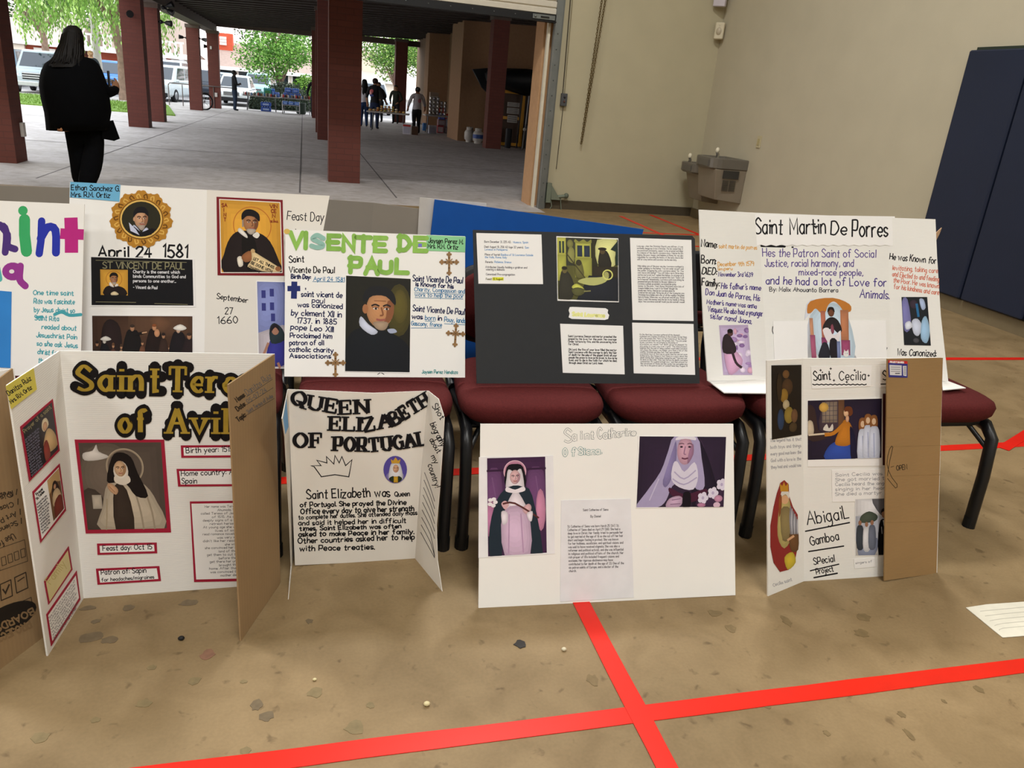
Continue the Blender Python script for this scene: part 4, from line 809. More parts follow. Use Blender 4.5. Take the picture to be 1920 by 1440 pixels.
L = [rect('5c5a2e', 0, 0, .97, 1), rect('c3c25a', 0, 0, .14, .28), rect('b0b04e', 0, .28, .14, .7), rect('3f4030', .14, 0, .6, .45), rect('b9ba58', .29, .06, .54, .32), rect('2c3648', .32, .12, .40, .3), rect('2c3648', .43, .12, .52, .3), rect('a3a44c', .28, .32, .55, .64), ('s', '8f9044', [(.29, .02), (.35, .06), (.42, .02), (.48, .06), (.54, .02), (.54, .08), (.29, .08)]), rect('33311e', .55, 0, .64, .45), ('s', 'dedf96', [(.64, .02), (.95, 0), (.92, .3), (.9, .44), (.64, .4)]), ('s', '2e2a22', [(.66, .45), (.68, .2), (.74, .17), (.82, .24), (.86, .45)]), ell('57482e', .72, .2, .045, .05), ell('2a241c', .72, .165, .07, .025), rect('332d20', .55, .45, .97, .62), ('p', '23262e', [(.5, .6), (.97, .62), (.97, 1), (.3, 1)])]
L += [rect('33413c', .03, .06, .06, .25), rect('33413c', .08, .06, .11, .25), ell('7d7c44', .205, .1, .05, .07), ('s', '8f8e50', [(.16, .28), (.2, .15), (.27, .2), (.26, .4), (.18, .38)]), ('s', '6c6a3a', [(.28, .45), (.33, .36), (.39, .4), (.42, .62), (.3, .64)]), ell('3c3826', .34, .4, .045, .05), ('l', '4a4428', [(.14, .25), (.45, .66)], .018), ('s', 'b9bb76', [(.32, .7), (.45, .64), (.7, .62), (.76, .56), (.82, .6), (.76, .7), (.58, .76), (.4, .74)]), ring('d9da7c', .80, .58, .075, .02), ell('a8a768', .78, .58, .04, .05), ('s', '36342a', [(.02, 1), (.04, .62), (.1, .52), (.2, .6), (.27, .82), (.2, 1)]), ell('6a6038', .11, .53, .04, .05), ell('262219', .11, .495, .045, .03), ('s', 'c6c85a', [(.22, .8), (.3, .74), (.42, .82), (.3, .84)]), ('s', '5a5a34', [(.22, .84), (.32, .8), (.44, .84), (.38, .92), (.27, .93)]), ('l', '8a8858', [(.42, .86), (.52, .85)], .02), ('p', '20302c', [(.85, .17), (.97, .02), (.97, .42), (.93, .42), (.93, .2)])]
p.art(q, .97, L); p.done('picture_print', t)
p = sheet(PH, [(1068, 576), (1073, 575.5), (1135, 578), (1140, 581), (1139, 587), (1142, 591), (1140, 598), (1134, 600), (1072, 598), (1066, 595), (1068, 588), (1066, 582)]); p.text('Saint Lawrence', (1073, 592), (1133, 595), 7, INK('eeeea0'), 3); p.done('cut_out_label', t)
def typed(pl, q, lines, x, y, dy, full, cap, w, root, m=TX, sl=.015, last=True, dx=0):
    p = sheet(pl, q); n = max(len(l) for l in lines)
    for i, l in enumerate(lines):
        if l: ww = full if len(l) > n*.86 else full*len(l)/n; p.text(l, (x+dx*i, y+i*dy), (x+dx*i+ww, y+i*dy+ww*sl), cap, m, w)
    p.done('text_page', root)
typed(PH, [(1181, 446), (1296, 450), (1300, 602), (1186, 600)], ['Long ago, when the Christian Church was still new, it was', 'extremely dangerous to be a Christian. The law stated that if', 'you practiced Christianity, expect to be arrested and killed.', 'As a deacon of the church, Lawrence story Valerian his life', 'helping the poor, hungry and helpless in Rome. He was also', 'responsible for recording the history of the early church. But', 'still for a boy before and Lawrence was his main duty.', '', '', 'While taking care of the poor one day, Lawrence overheard a', 'soldier speaking to the bishop: "You are under arrest!" said', 'the soldier. Dropping his work, Lawrence asked, "Sir, You', "can't leave still, bishop!\" \"You will follow me in three days", 'and be martyred too!" replied the bishop. As strange as it', 'may seem to us, Lawrence accepted this fact: "Soon I will', 'be in heaven!" Immediately, Lawrence sold everything he', 'possessed and gave the money to the poor. Unknown to', 'Lawrence, a greedy government was noticed him giving', 'money to the poor. "I bet those Christians have lots of', 'treasure hidden away. I want it for Rome!" thought the', 'greedy man. And so, when he saw Lawrence alone, he', 'ordered him and said, "Bring me all of the treasures you', 'Christians have hidden and a list of all the wealthy Christians', 'here in Rome. Otherwise, we will arrest and kill you. Three', 'days. I want the money and the list in my hands in three', 'days. Was Lawrence scared? Would you be scared? I would!'], 1194, 463, 4.15, 86, 3.2, .5, t, dx=.11)
typed(PH, [(1185, 605), (1300, 607.5), (1303, 703), (1188, 700)], ['On the third day, Lawrence gathered all the diseased,', 'orphaned and crippled Christians in the streets. He led them', 'all to the greedy man. "Here are the treasures of the Church!"', 'Lawrence said when he saw the greedy man. "You are under', 'arrest, Lawrence, for not bringing us the money or', 'information we wanted. Your death will not be pleasant. We', 'are going to roast you over a grill." The executioners', 'believed that the pain of being roasted would make Lawrence', 'tell where the money was hidden, give them a list of the', 'wealthy Christians and deny God. They were mistaken.', "Lawrence's love of God was so great that he was not even", 'bothered by the flames in fact, there is a story about the', 'death stating that while being roasted he said "Turn me over.', "I'm done on that side.\" Then, just before his death, Lawrence", 'commented, "It\'s cooked enough now," and then prayed for', 'the conversion of Rome and the world. Can you guess now', 'why he is the patron saint of cooks? Feast day: August 10'], 1199, 628.5, 3.62, 88, 2.8, .48, t, dx=.1)
typed(PH, [(1050, 607), (1168, 611), (1171, 702), (1055, 699)], ['Saint Lawrence, Deacon and martyr preached the', 'gospel by his love for the poor, his courage', 'Under torture by fire, and his unwavering love', 'for Christ.', '', 'Oh Lord, the fire of your love filled the martyr', 'Saint Lawrence with the courage to defy the fear', 'of death for the sake of the gospel. Grant all your', 'people the grace to love as he loved, to live as he', 'lived, and to die in the faith for which he died,', 'through Jesus Christ our Lord. Amen.'], 1065, 632, 5, 90, 3.8, .8, t, INK('2e2c30'), dx=.15)

# ---- I: trifold standing on the seats, flaps folded forward
A_, B_ = fl(1335, 712, .485), fl(1772, 715, .485); PI_ = Plane(A_, B_, aty(1311, 393, 2.40))
CI = PI_.px(1440, 712); TI = PI_.px(1421, 399); PIL = Plane(CI, TI, fl(1335, 714, .485)+V3((0, -.03, 0))); CI2 = PI_.px(1672, 714); TI2 = PI_.px(1664, 408); PIR = Plane(CI2, TI2, fl(1772, 715, .485)+V3((0, -.03, 0)))
t = board('trifold_board', 'white trifold on the seats with long hand-drawn title strip', 'board', ((A_.x+B_.x)/2, (A_.y+B_.y)/2, .485))
PK = INK('7a6aa0'); OR_ = INK('d8a24e'); RO = INK('d07a66')
p = panel(t, PIL, [(1311, 393), (1421, 399), (1440, 712), (1327, 714), (1319, 605), (1313.5, 480)], CORR, .004, 'side_panel')
for s, x, y, x2, y2, c, w, m in (('Name:', 1315, 462, 1344, 465, 13, 2, K), ('saint martin de porres', 1348, 465, 1419, 468, 8, 1.2, OR_), ('Born:', 1315, 493, 1342, 496, 13, 2, K), ('December 9th 1579', 1346, 499, 1414, 498, 8, 1.3, OR_), ('lim,peru', 1346, 507, 1373, 506, 6, 1.2, OR_), ('DIED:', 1316, 513, 1343, 516, 12, 2, K), ('November 3rd 1639', 1347, 518, 1411, 519, 8, 1.4, PUR), ('Family:', 1316, 535, 1348, 538, 14, 2, K), ("His father's name", 1352, 541, 1426, 544, 10, 1.6, PUR), ('Don Juan de Porres, His', 1323, 552, 1424, 565, 11, 1.6, PUR), ("Mother's name was anna", 1325, 570, 1418, 578, 9, 1.5, PUR), ('Vesquez. He also had a younger', 1327, 584, 1430, 593, 10, 1.5, PUR), ('sister namd Juana,', 1332, 597, 1409, 607, 10, 1.5, PUR)): p.text(s, (x, y), (x2, y2), c, m, w, .8, 3)
fin(p)
p = panel(t, PI_, [(1421, 399), (1664, 408), (1672, 714), (1440, 712)], CORR, .004, 'centre_panel')
for s, x, y, x2, y2, c, w in (("Hes the Patron Saint of Social", 1430, 481, 1642, 483, 15, 1.7), ('Justice, racial harmony, and', 1434, 500, 1600, 500, 14, 1.7), ('mixed-race people,', 1498, 516, 1618, 517, 12, 1.7), ('and he had a lot of Love for', 1436, 533, 1662, 537, 15, 1.9), ('Animals.', 1612, 558, 1667, 561, 16, 1.9)): p.text(s, (x, y), (x2, y2), c, PUR if y > 530 else INK('5c4a90'), w, .4, 3)
p.text('By: Malix Ahouanto Barrera', (1443, 546), (1571, 548), 8, INK('3c3c44'), 1.4, .5, 3); p.line([(1429, 461), (1470, 462)], 4.5, K, 'round')
p.line([(1449, 612), (1448, 620), (1450, 626)], 1.4, K, True, 3); p.line([(1505, 604), (1509, 608)], 2, K); p.line([(1663, 652), (1661, 658)], 2, K); p.poly([(1484, 462), (1488, 462), (1488, 465), (1484, 465)], K)
fin(p)
p = panel(t, PIR, [(1664, 408), (1754, 411), (1757, 480), (1764, 591), (1778, 714), (1672, 714)], CORR, .004, 'side_panel')
for s, x, y, x2, y2, c, w, m in (('He was Known for', 1668, 486, 1755, 495, 12, 1.8, K), ('levitating, taking care', 1673, 506, 1758, 512, 9, 1.4, RO), ('and Elected to and feeding', 1673, 518, 1760, 528, 9, 1.4, RO), ('the Poor. He was known', 1675, 529, 1760, 541, 9, 1.4, RO), ('for his kindness and care', 1676, 541, 1760, 553, 9, 1.4, RO), ('Was Canonized:', 1682, 666, 1755, 669, 12, 1.7, K)): p.text(s, (x, y), (x2, y2), c, m, w, .6, 3)
fin(p)
for q in ([(1327, 713), (1438, 711), (1440, 737), (1358, 736)], [(1766, 713), (1774, 713), (1811, 727), (1768, 731)]):
    pf = Plane(V3((0, 0, .488)), V3((1, 0, .488)), V3((0, 1, .488))); p = Part(pf, 0).slab(q, WHT, .003); p.done('bottom_flap', t)
p = Part(PI_, .0022).slab([(1406, 402), (1677, 406), (1678, 460)] + [(1678-k*9.7, 459.5+(2.2 if k % 2 else -.6)) for k in range(1, 28)] + [(1409, 451)], PAP, .0008)
for s, x, y, x2, y2, c, w in (('Saint', 1415, 438, 1466, 439, 29, 2.8), ('Martin', 1481, 440, 1547, 438, 29, 2.8), ('De', 1557, 440, 1586, 441, 25, 2.8), ('Porres', 1597, 444, 1663, 444, 30, 3)): p.text(s, (x, y), (x2, y2), c, K, w, .3, 3)
for hx, hy in ((1444, 423), (1529, 425)): p.poly([(hx, hy+4), (hx-4, hy), (hx-2, hy-2.5), (hx, hy-.5), (hx+2, hy-2.5), (hx+4, hy)], K)
p.done('title_strip', t)
p = Part(PI_, .0018).slab([(1449, 602), (1660, 601), (1663, 690), (1452, 690)], PAP, .0008)
p.slab([(1514, 668), (1513, 610), (1520, 585), (1508, 600), (1512, 570), (1520, 562), (1560, 558), (1580, 563), (1588, 580), (1590, 600), (1588, 640), (1606, 672), (1514, 672)], INK('d8dce8', .45), .0004)
q = [(1505, 558), (1605, 559), (1606, 672), (1514, 671)]
L = [('s', 'c9dcec', [(.1, .3), (.5, .08), (.75, .3), (.85, 1), (.2, 1)]), ('s', 'c07a34', [(.05, .25), (.12, .06), (.5, 0), (.78, .1), (.8, .22), (.68, .22), (.62, .14), (.52, .06), (.42, .12), (.36, .25), (.28, .25), (.2, .18), (.12, .25)]), rect('b87a58', .62, .2, .76, .72), rect('9c4a70', .62, .7, .78, .95), rect('c58e6e', .08, .34, .14, .7), rect('a85a78', .07, .62, .16, 1), rect('b8705a', .28, .22, .36, .66), rect('8c4068', .27, .66, .37, 1),
     ('s', '2a2428', [(.30, .5), (.38, .36), (.48, .32), (.58, .38), (.64, .54), (.56, .58), (.46, .5), (.36, .58)]), ('s', 'e6dfe2', [(.3, .54), (.4, .5), (.5, .62), (.62, .54), (.56, .78), (.5, .8), (.46, .7), (.38, .74)]), ('s', '231f26', [(.42, .7), (.54, .7), (.58, 1), (.42, 1)]), rect('7a86b0', .54, .72, .6, 1), ell('6b4230', .46, .24, .055, .075), ('s', '1f1614', [(.4, .24), (.42, .16), (.5, .16), (.52, .24), (.46, .19)]), ('s', '2a2a34', [(.2, 1), (.24, .84), (.3, .74), (.38, .78), (.4, 1)]), ell('e8e4e2', .7, .93, .05, .05), ('p', 'e8e4e2', [(.66, .9), (.67, .85), (.69, .89)]), ('p', 'e8e4e2', [(.71, .89), (.74, .85), (.75, .91)]), ('s', '8a4a5a', [(.44, .48), (.48, .44), (.5, .56), (.46, .6)]), ell('d8a0c8', .685, .92, .008, .01, 6), ell('60a0b0', .72, .92, .008, .01, 6)]
p.art(q, .9, L); p.done('monk_picture', t)
p = sheet(PIL, [(1348, 610), (1402, 609), (1410, 703), (1356, 703)], INK('c9b0d8', .45)); L = [rect('cdb8dc', 0, 0, .57, 1)]
rnd = random.Random(4)
for i in range(22): L.append(ell(('a888bc', 'e6d8ec', '8a6aa0', 'd8a8c0')[i % 4], rnd.uniform(.25, .57), rnd.uniform(.03, .95), rnd.uniform(.02, .08), rnd.uniform(.02, .07), 8))
L += [('s', 'd8a8cc', [(.05, .5), (.25, .5), (.4, .7), (.3, .9), (.1, .98)]), ('s', '33282e', [(.03, .55), (.05, .25), (.16, .18), (.28, .4), (.26, .56)]), ell('5a3c3c', .2, .16, .055, .065), ell('1c1517', .2, .12, .055, .045), ('l', '3a2a34', [(.2, .5), (.26, .75), (.36, .85)], .05)]
p.art([(1348, 610), (1402, 609), (1410, 703), (1356, 703)], .57, L); p.done('monk_print', t)
p = sheet(PIR, [(1690, 557), (1738, 557), (1745, 648), (1695, 647)], INK('23262e', .4)); L = [rect('1e2228', 0, 0, .53, 1), ('s', '7a78b0', [(0, .1), (.12, .05), (.16, .6), (.02, .7)]), ('s', 'c8d0e4', [(.18, .5), (.3, .45), (.38, .6), (.3, .8), (.2, .75)]), ('s', '9cc0e0', [(.38, .5), (.48, .4), (.53, .7), (.45, .95), (.34, .85)]), ell('3a2f3c', .24, .15, .08, .09), ('s', 'a8b8d8', [(.36, .05), (.45, .05), (.48, .22), (.4, .26)]), ('l', '2a6a9c', [(.3, .15), (.32, .4)], .05), ('s', 'd8dcea', [(.04, .55), (.14, .5), (.18, .62), (.06, .68)]), ell('4a4a50', .24, .9, .06, .05)]
p.art([(1690, 557), (1738, 557), (1745, 648), (1695, 647)], .53, L); p.done('night_print', t)
tw = V3((2.16, 2.45, .98)); t2 = thing('cardboard_wing', 'tan corner of cardboard poking out behind the long titled trifold', 'board', (2.2, 2.5, .9))
PW = Plane(V3((1.9, 2.47, .5)), V3((2.4, 2.47, .5)), V3((1.9, 2.50, 1))); p = Part(PW, 0).slab([(1752, 440), (1766, 427), (1762, 438), (1755, 452), (1748, 560), (1700, 560), (1700, 440)], M('b89878', .75, var=.05), .004); p.done('panel', t2)

# ---- J: small trifold with brown flap
FL_, FR_ = fl(1507, 1090), fl(1757, 1074); PJ = Plane(FL_, FR_, aty(1506, 672, 1.79))
t = board('trifold_board', 'small white trifold with one plain brown flap folded forward', 'board', ((FL_.x+FR_.x)/2, FL_.y-.02, 0))
p = panel(t, PJ, [(1506, 672), (1768, 671), (1757, 1074), (1507, 1090)], CORR, .004, 'centre_panel')
for s, x, y, x2, y2, c, w in (('AbigaiL', 1514, 985, 1592, 971, 24, 2.2), ('Gamboa', 1520, 1023, 1573, 1012, 17, 2), ('SPecial', 1526, 1059, 1565, 1053, 13, 1.8), ('Project', 1531, 1077, 1563, 1071, 11, 1.6)): p.text(s, (x, y), (x2, y2), c, K, w, .4, 3)
for a, b_, w in (((1511, 996), (1592, 980), 2.6), ((1517, 1034), (1581, 1024), 2.6), ((1520, 1070), (1572, 1058), 2.4), ((1527, 1083), (1569, 1075), 2.8)): p.line([a, b_], w, K, 'round')
fin(p)
p = sheet(PJ, [(1520, 687), (1634, 686), (1632, 724), (1522, 729)]); p.text('Saint', (1525, 713), (1557, 711), 17, K, 2, .3, 3); p.text('Cecilia', (1573, 713), (1622, 712), 17, K, 1.8, .3, 3)
p.line([(1523+k*4.2, 720.5+(1 if k % 2 else -.5)) for k in range(25)], 2, K, True, 2)
for x, y in ((1538, 694), (1557, 691), (1602, 694), (1628, 704), (1563, 713), (1587, 716)): p.poly([(x, y-3), (x+.9, y-.9), (x+3, y), (x+.9, y+.9), (x, y+3), (x-.9, y+.9), (x-3, y), (x-.9, y-.9)], K)
p.done('name_strip', t)
p = sheet(PJ, [(1650, 686), (1750, 684), (1750, 724), (1650, 726)]); p.text('Saint', (1655, 712), (1690, 710), 17, K, 2, .3, 3); p.line([(1651, 720), (1700, 719)], 2, K); p.done('name_strip', t)
p = sheet(PJ, [(1512, 750), (1654, 745), (1654, 873), (1514, 875)]); q = [(1514, 751), (1653, 747), (1652, 858), (1514, 862)]
L = [rect('2a2236', 0, 0, 1.26, 1), ('s', '4a3a44', [(.3, 0), (.6, 0), (.6, .5), (.2, .5)]), rect('6a4a34', .52, 0, .62, .6), rect('8a7a6c', .24, .03, .5, .38)]
for i in range(4): L += [('l', '4a4450', [(.24+i*.065, .03), (.24+i*.065, .38)], .008), ('l', '4a4450', [(.24, .1+i*.08), (.5, .1+i*.08)], .008)]
L += [ell('c9a050', .27, .12, .08, .08), ('s', '3a2a2a', [(0, .1), (.12, .15), (.18, .5), (.3, .55), (.3, .65), (0, .65)]), ('s', 'c9b8a0', [(0, .35), (.08, .36), (.1, .55), (0, .58)]), ('l', 'd8c8b0', [(.02, .58), (.36, .56)], .03), ('s', 'd8d0c8', [(.26, .5), (.32, .4), (.36, .48), (.42, .4), (.42, .52)]), ('s', '3450a8', [(.3, 1), (.34, .8), (.5, .7), (.74, .75), (.78, 1)]), ('s', 'c07a2a', [(.46, .72), (.56, .46), (.62, .34), (.72, .4), (.78, .6), (.72, .76), (.56, .78)]), ('l', 'c07a2a', [(.6, .42), (.44, .56), (.3, .58)], .06), ('s', '1e1c38', [(.72, .45), (.8, .6), (.84, .98), (.74, 1), (.72, .7)]), ell('d8b08c', .65, .22, .045, .07), ('s', '6a3a22', [(.62, .2), (.64, .12), (.74, .13), (.76, .24), (.7, .28), (.68, .2)]), ell('d0a080', .67, .32, .03, .06)]
for x, y in ((.93, .42), (1.02, .36), (1.12, .38)): L += [('s', '8a5a34', [(x-.06, y+.1), (x-.05, y-.09), (x+.05, y-.09), (x+.06, y+.1)]), ell('d8b898', x, y, .035, .055), ('s', 'cdd3e6', [(x-.08, 1), (x-.07, y+.15), (x, y+.08), (x+.09, y+.15), (x+.1, 1)]), ('l', 'a0a8cc', [(x, y+.2), (x+.01, .98)], .015)]
p.art(q, 1.26, L); p.done('musician_print', t)
p = sheet(PJ, [(1655, 738), (1740, 736), (1740, 868), (1655, 872)], INK('4a2320', .5)); p.done('dark_print', t)
PEN = INK('a8a8ae')
p = sheet(PJ, [(1559, 881), (1680, 878), (1680, 938), (1560, 941)])
for i, s in enumerate(('Saint Cecilia was a', 'She got married to', 'Cecilia heard the angel', 'singing in her heart', 'She died a martyr in')): p.text(s, (1566, 893+i*9), (1664, 890+i*9), 6, PEN, 1.1, .6)
p.done('handwritten_note', t)
p = sheet(PJ, [(1602, 935), (1700, 932), (1698, 1040), (1603, 1042)]); q = [(1603, 936), (1699, 933), (1697, 1039), (1604, 1041)]; L = [rect('b8bcc8', 0, 0, .92, 1), rect('e4e4e8', 0, 0, .92, .3), ('s', '6a6a70', [(.3, 0), (.6, 0), (.6, .3), (.45, .28)]), ('s', '4a5448', [(.1, .3), (.25, .22), (.4, .3), (.35, .4), (.1, .42)]), rect('c9c4c0', 0, .75, .92, 1), ('s', '8890a8', [(.1, .75), (.4, .7), (.35, 1), (.05, 1)])]
for x, y, c in ((.08, .42, '3a4048'), (.2, .45, 'd8d8dc'), (.3, .42, '6a7080'), (.7, .3, '3a3c44'), (.82, .4, '8a8c94')): L += [('s', c, [(x-.06, y+.45), (x-.06, y+.1), (x, y+.04), (x+.06, y+.1), (x+.06, y+.45)]), ell('9a7058', x, y, .03, .045)]
L += [('s', '16161a', [(.42, 1), (.43, .45), (.52, .36), (.62, .45), (.64, 1)]), ell('a87c60', .52, .27, .05, .075), ('s', '1a1416', [(.46, .25), (.48, .18), (.56, .18), (.58, .25), (.52, .22)]), ('p', 'e8e8ea', [(.49, .38), (.55, .38), (.52, .52)]), ('l', 'c8c8cc', [(.47, .5), (.48, .62)], .012), ('l', 'c8c8cc', [(.58, .5), (.58, .62)], .012)]
p.art(q, .92, L); p.done('street_photo', t)
p = sheet(PJ, [(1600, 1048), (1640, 1046), (1641, 1062), (1602, 1066)]); p.text('singers of', (1604, 1057), (1634, 1054), 4, PEN, .9, .5); p.done('handwritten_note', t)
PJL = Plane(FL_, fl(1440, 1118), PJ.px(1506, 672))
p = panel(t, PJL, [(1438, 676), (1506, 672), (1507, 1090), (1440, 1118)], CORR, .004, 'side_panel')
for i, s in enumerate(('The legend has it that', 'both toys and things', 'every good man knew the', 'God with a love in the', 'they had and would see')): p.text(s, (1444+i*.5, 829-i*-12.5), (1502, 826+i*12.2), 6, PEN, 1, .6)
p.text('Cecilia saint', (1450, 1100), (1485, 1089), 6, PEN, 1, .6)
fin(p)
p = sheet(PJL, [(1446, 685), (1502, 684), (1502, 815), (1447, 824)], INK('1d1712', .45)); L = [rect('211a14', 0, 0, .42, 1)]
for x, y, rx, ry, c in ((.2, .12, .05, .06, '6a4a2a'), (.22, .3, .08, .12, '4a3420'), (.17, .42, .06, .1, '8a6a2c'), (.2, .55, .05, .07, 'b0a080'), (.12, .75, .05, .15, '2c3c5a'), (.24, .7, .07, .12, '8a7434'), (.32, .72, .05, .1, '6a4c34'), (.3, .88, .06, .07, '4a3a26'), (.1, .3, .04, .2, '332618')): L.append(ell(c, x, y, rx, ry, 12))
p.art([(1447, 686), (1501, 685), (1501, 814), (1448, 822)], .42, L); p.done('dark_painting_print', t)
p = Part(PJL, .0016).slab([(1463, 905), (1470, 900), (1478, 908), (1479, 930), (1486, 950), (1495, 965), (1496, 1020), (1490, 1050), (1478, 1068), (1462, 1072), (1450, 1055), (1444, 1025), (1444, 985), (1450, 950), (1456, 925)], INK('8c2b2a', .45), .0007); q = [(1443, 900), (1498, 902), (1497, 1066), (1446, 1074)]
L = [('s', 'b8a86a', [(.1, .3), (.14, .16), (.2, .14), (.24, .3), (.26, .6), (.16, .75), (.08, .6)]), ell('d8a880', .17, .21, .045, .05), ('s', 'd8d4cc', [(.12, .18), (.14, .11), (.21, .11), (.22, .2), (.18, .15)]), ('s', '8c4a26', [(.1, .4), (.1, .2), (.13, .16), (.13, .3)]), ('p', 'c08a2a', [(.12, .12), (.11, .03), (.14, .06), (.16, .01), (.18, .06), (.21, .02), (.21, .12)]), ('s', '8a7a52', [(.12, .32), (.24, .32), (.26, .6), (.14, .66)]), ('s', 'c9b23a', [(.16, .85), (.26, .8), (.3, .92), (.2, .99)]), ('s', '6c4a2c', [(.22, .6), (.32, .55), (.33, .78), (.24, .78)])]
for i in range(6): L.append(rect('b8b8c0' if i % 2 else '8a8a94', .23+i*.016, .28+i*.03, .243+i*.016, .6))
L += [('l', 'd8a880', [(.2, .66), (.27, .62)], .025)]
p.art(q, .34, L); p.done('crowned_figure_cut_out', t)
PJR = Plane(FR_, fl(1655, 1093), PJ.px(1768, 671))
p = panel(t, PJR, [(1664, 673), (1768, 671), (1756, 1075), (1658, 1089)], KRAFT, .004, 'side_panel', 'plain brown kraft flap folded forward')
for y in (781, 835, 890, 977): p.line([(1662, y+3), (1764, y)], .9, INK('8a6e48'))
p.line([(1664, 892), (1668, 865), (1674, 838), (1668, 842), (1663, 870), (1672, 895), (1682, 908), (1679, 915), (1664, 897)], 1.2, INK('33281c'), True, 2); p.text('OPEN', (1681, 882), (1701, 880), 9, INK('33281c'), 1.3, .5); p.line([(1670, 876), (1676, 874)], 1, INK('33281c'))
fin(p)
p = Part(PJR, .0012).slab([(1665, 675), (1701, 677), (1701, 708), (1666, 707)], INK('3a3a86', .4), .0004); p.poly([(1665, 675), (1701, 677), (1701, 682), (1665, 680)], INK('c8302e')); p.text('PROJECT BOARDS', (1668, 680), (1694, 681), 3, INK('f0f0f0'), .8); p.poly([(1667, 684), (1690, 685), (1690, 704), (1668, 703)], INK('d8d8dc')); p.poly([(1692, 686), (1699, 686), (1699, 705), (1693, 704)], INK('e4e4ea'))
for y in (688, 692, 696): p.line([(1670, y), (1687, y+.5)], 1.2, INK('8a8a94'))
p.line([(1678, 700), (1686, 700)], 1.6, INK('303038'))
for y in range(688, 703, 2): p.line([(1694, y), (1698, y)], .8, INK('303038'))
p.done('price_sticker', t)

# ---- K: white foam board on the floor
A_, B_ = fl(897, 1140), fl(1379, 1117); PK_ = Plane(A_, B_, aty(902, 795, 1.845))
t = board('foam_board', 'wide white foam board on the floor leaning on two chairs', 'board', ((A_.x+B_.x)/2, (A_.y+B_.y)/2, 0))
p = panel(t, PK_, [(901, 795), (1375, 795), (1379, 1116), (897, 1140)], FOAM, .005, 'panel')
OL = INK('44505a'); OT = INK('2f7f84')
for s, x, y, x2, y2, c in (('S', 1059, 829, 1071, 829, 25),): p.text(s, (x, y), (x2, y2), c, OL, 4.2, 0, 3); p.text(s, (x, y), (x2, y2), c, FOAM, 2.9, 0, 3)
for i, (ch, x, y, c) in enumerate((('a', 1073, 826, 14), ('i', 1088, 823, 12), ('n', 1097, 823, 11), ('t', 1108, 822, 11), ('C', 1121, 822, 15), ('a', 1131, 822, 12), ('t', 1140, 821, 12), ('h', 1147, 820, 13), ('e', 1156, 819, 10), ('r', 1164, 818, 10), ('i', 1172, 817, 11), ('n', 1177, 817, 9), ('e', 1184, 816, 8))):
    w_ = {'i': 2, 't': 5}.get(ch, 7); p.text(ch, (x, y), (x+w_, y), c*1.3, OL, 4.0, 0, 3); p.text(ch, (x, y), (x+w_, y), c*1.3, FOAM, 2.7, 0, 3)
for i, (ch, x, y, c) in enumerate((('O', 1056, 855, 14), ('f', 1072, 855, 15), ('S', 1085, 852, 13), ('i', 1094, 852, 12), ('e', 1099, 852, 13), ('n', 1108, 852, 12), ('a', 1117, 851, 12), ('.', 1127, 850, 12))):
    w_ = {'i': 2, '.': 1}.get(ch, 7); p.text(ch, (x, y), (x+w_, y), c, OT, 4.0, 0, 3); p.text(ch, (x, y), (x+w_, y), c, FOAM, 2.6, 0, 3)
fin(p)
p = sheet(PK_, [(898, 857), (1037, 854), (1040, 1038), (897, 1046)], M('efeef2', .6)); q = [(913, 859), (1022, 856), (1025, 1036), (915, 1043)]
L = [rect('4a2c50', 0, 0, .6, 1), ('s', '6c4672', [(0, .15), (.14, .15), (.14, .6), (0, .6)]), ('s', '6c4672', [(.42, .15), (.58, .15), (.58, .6), (.42, .6)]), ('l', '38203c', [(0, .13), (.6, .12)], .02), ('l', '7c5682', [(.05, .2), (.1, .5)], .012), ('l', '7c5682', [(.5, .2), (.54, .5)], .012), ell('c888a8', .545, .55, .05, .22, 12), ell('b878a0', .03, .62, .05, .2, 12),
     ell('c98aa8', .285, .145, .115, .115, 22), ring('e0b8c8', .285, .145, .112, .01), ('s', '1a1820', [(.19, .3), (.2, .1), (.285, .065), (.37, .1), (.39, .3)]), ('s', 'e2dae2', [(.2, .2), (.22, .12), (.285, .15), (.35, .12), (.38, .3), (.36, .34), (.2, .33)]),
     ('s', '23303c', [(.1, .42), (.22, .30), (.36, .30), (.46, .40), (.56, 1), (.44, 1), (.40, .5), (.18, .5), (.14, 1), (.02, 1), (.02, .7)]), ('s', 'e6dce6', [(.2, .47), (.29, .34), (.38, .47), (.40, .56), (.2, .55)]), ('s', 'd3b6d2', [(.16, .55), (.40, .54), (.43, 1), (.17, 1)]), ('l', 'b894b8', [(.22, .58), (.21, .98)], .012), ('l', 'b894b8', [(.34, .58), (.36, .98)], .012), ('s', 'ece4ec', [(.2, .3), (.285, .33), (.37, .3), (.385, .345), (.285, .365), (.19, .345)])]
L += face(.285, .20, .135, 'd8b0b4', 'b08a96', dark='3a2630') + [('s', 'd8aeb4', [(.14, .47), (.18, .44), (.22, .48), (.18, .53)]), ('s', 'd8aeb4', [(.36, .52), (.42, .48), (.45, .52), (.42, .59), (.37, .57)]), ('l', '5a3030', [(.16, .47), (.28, .47), (.52, .63)], .018), ('s', 'e6dce6', [(.14, .55), (.2, .56), (.2, .66), (.15, .68)]), ('s', 'e6dce6', [(.4, .58), (.46, .56), (.45, .66), (.42, .65)])] + [ell('efe8ee', .05+.03*cos(k), .45+.035*sin(k), .025, .02, 8) for k in (0, 1.3, 2.6, 3.9, 5.2)]
p.art(q, .6, L); p.done('robed_figure_print', t)
p = sheet(PK_, [(1196, 817), (1362, 820), (1358, 951), (1192, 953)]); q = [(1199, 818), (1361, 819), (1356, 950), (1193, 951)]
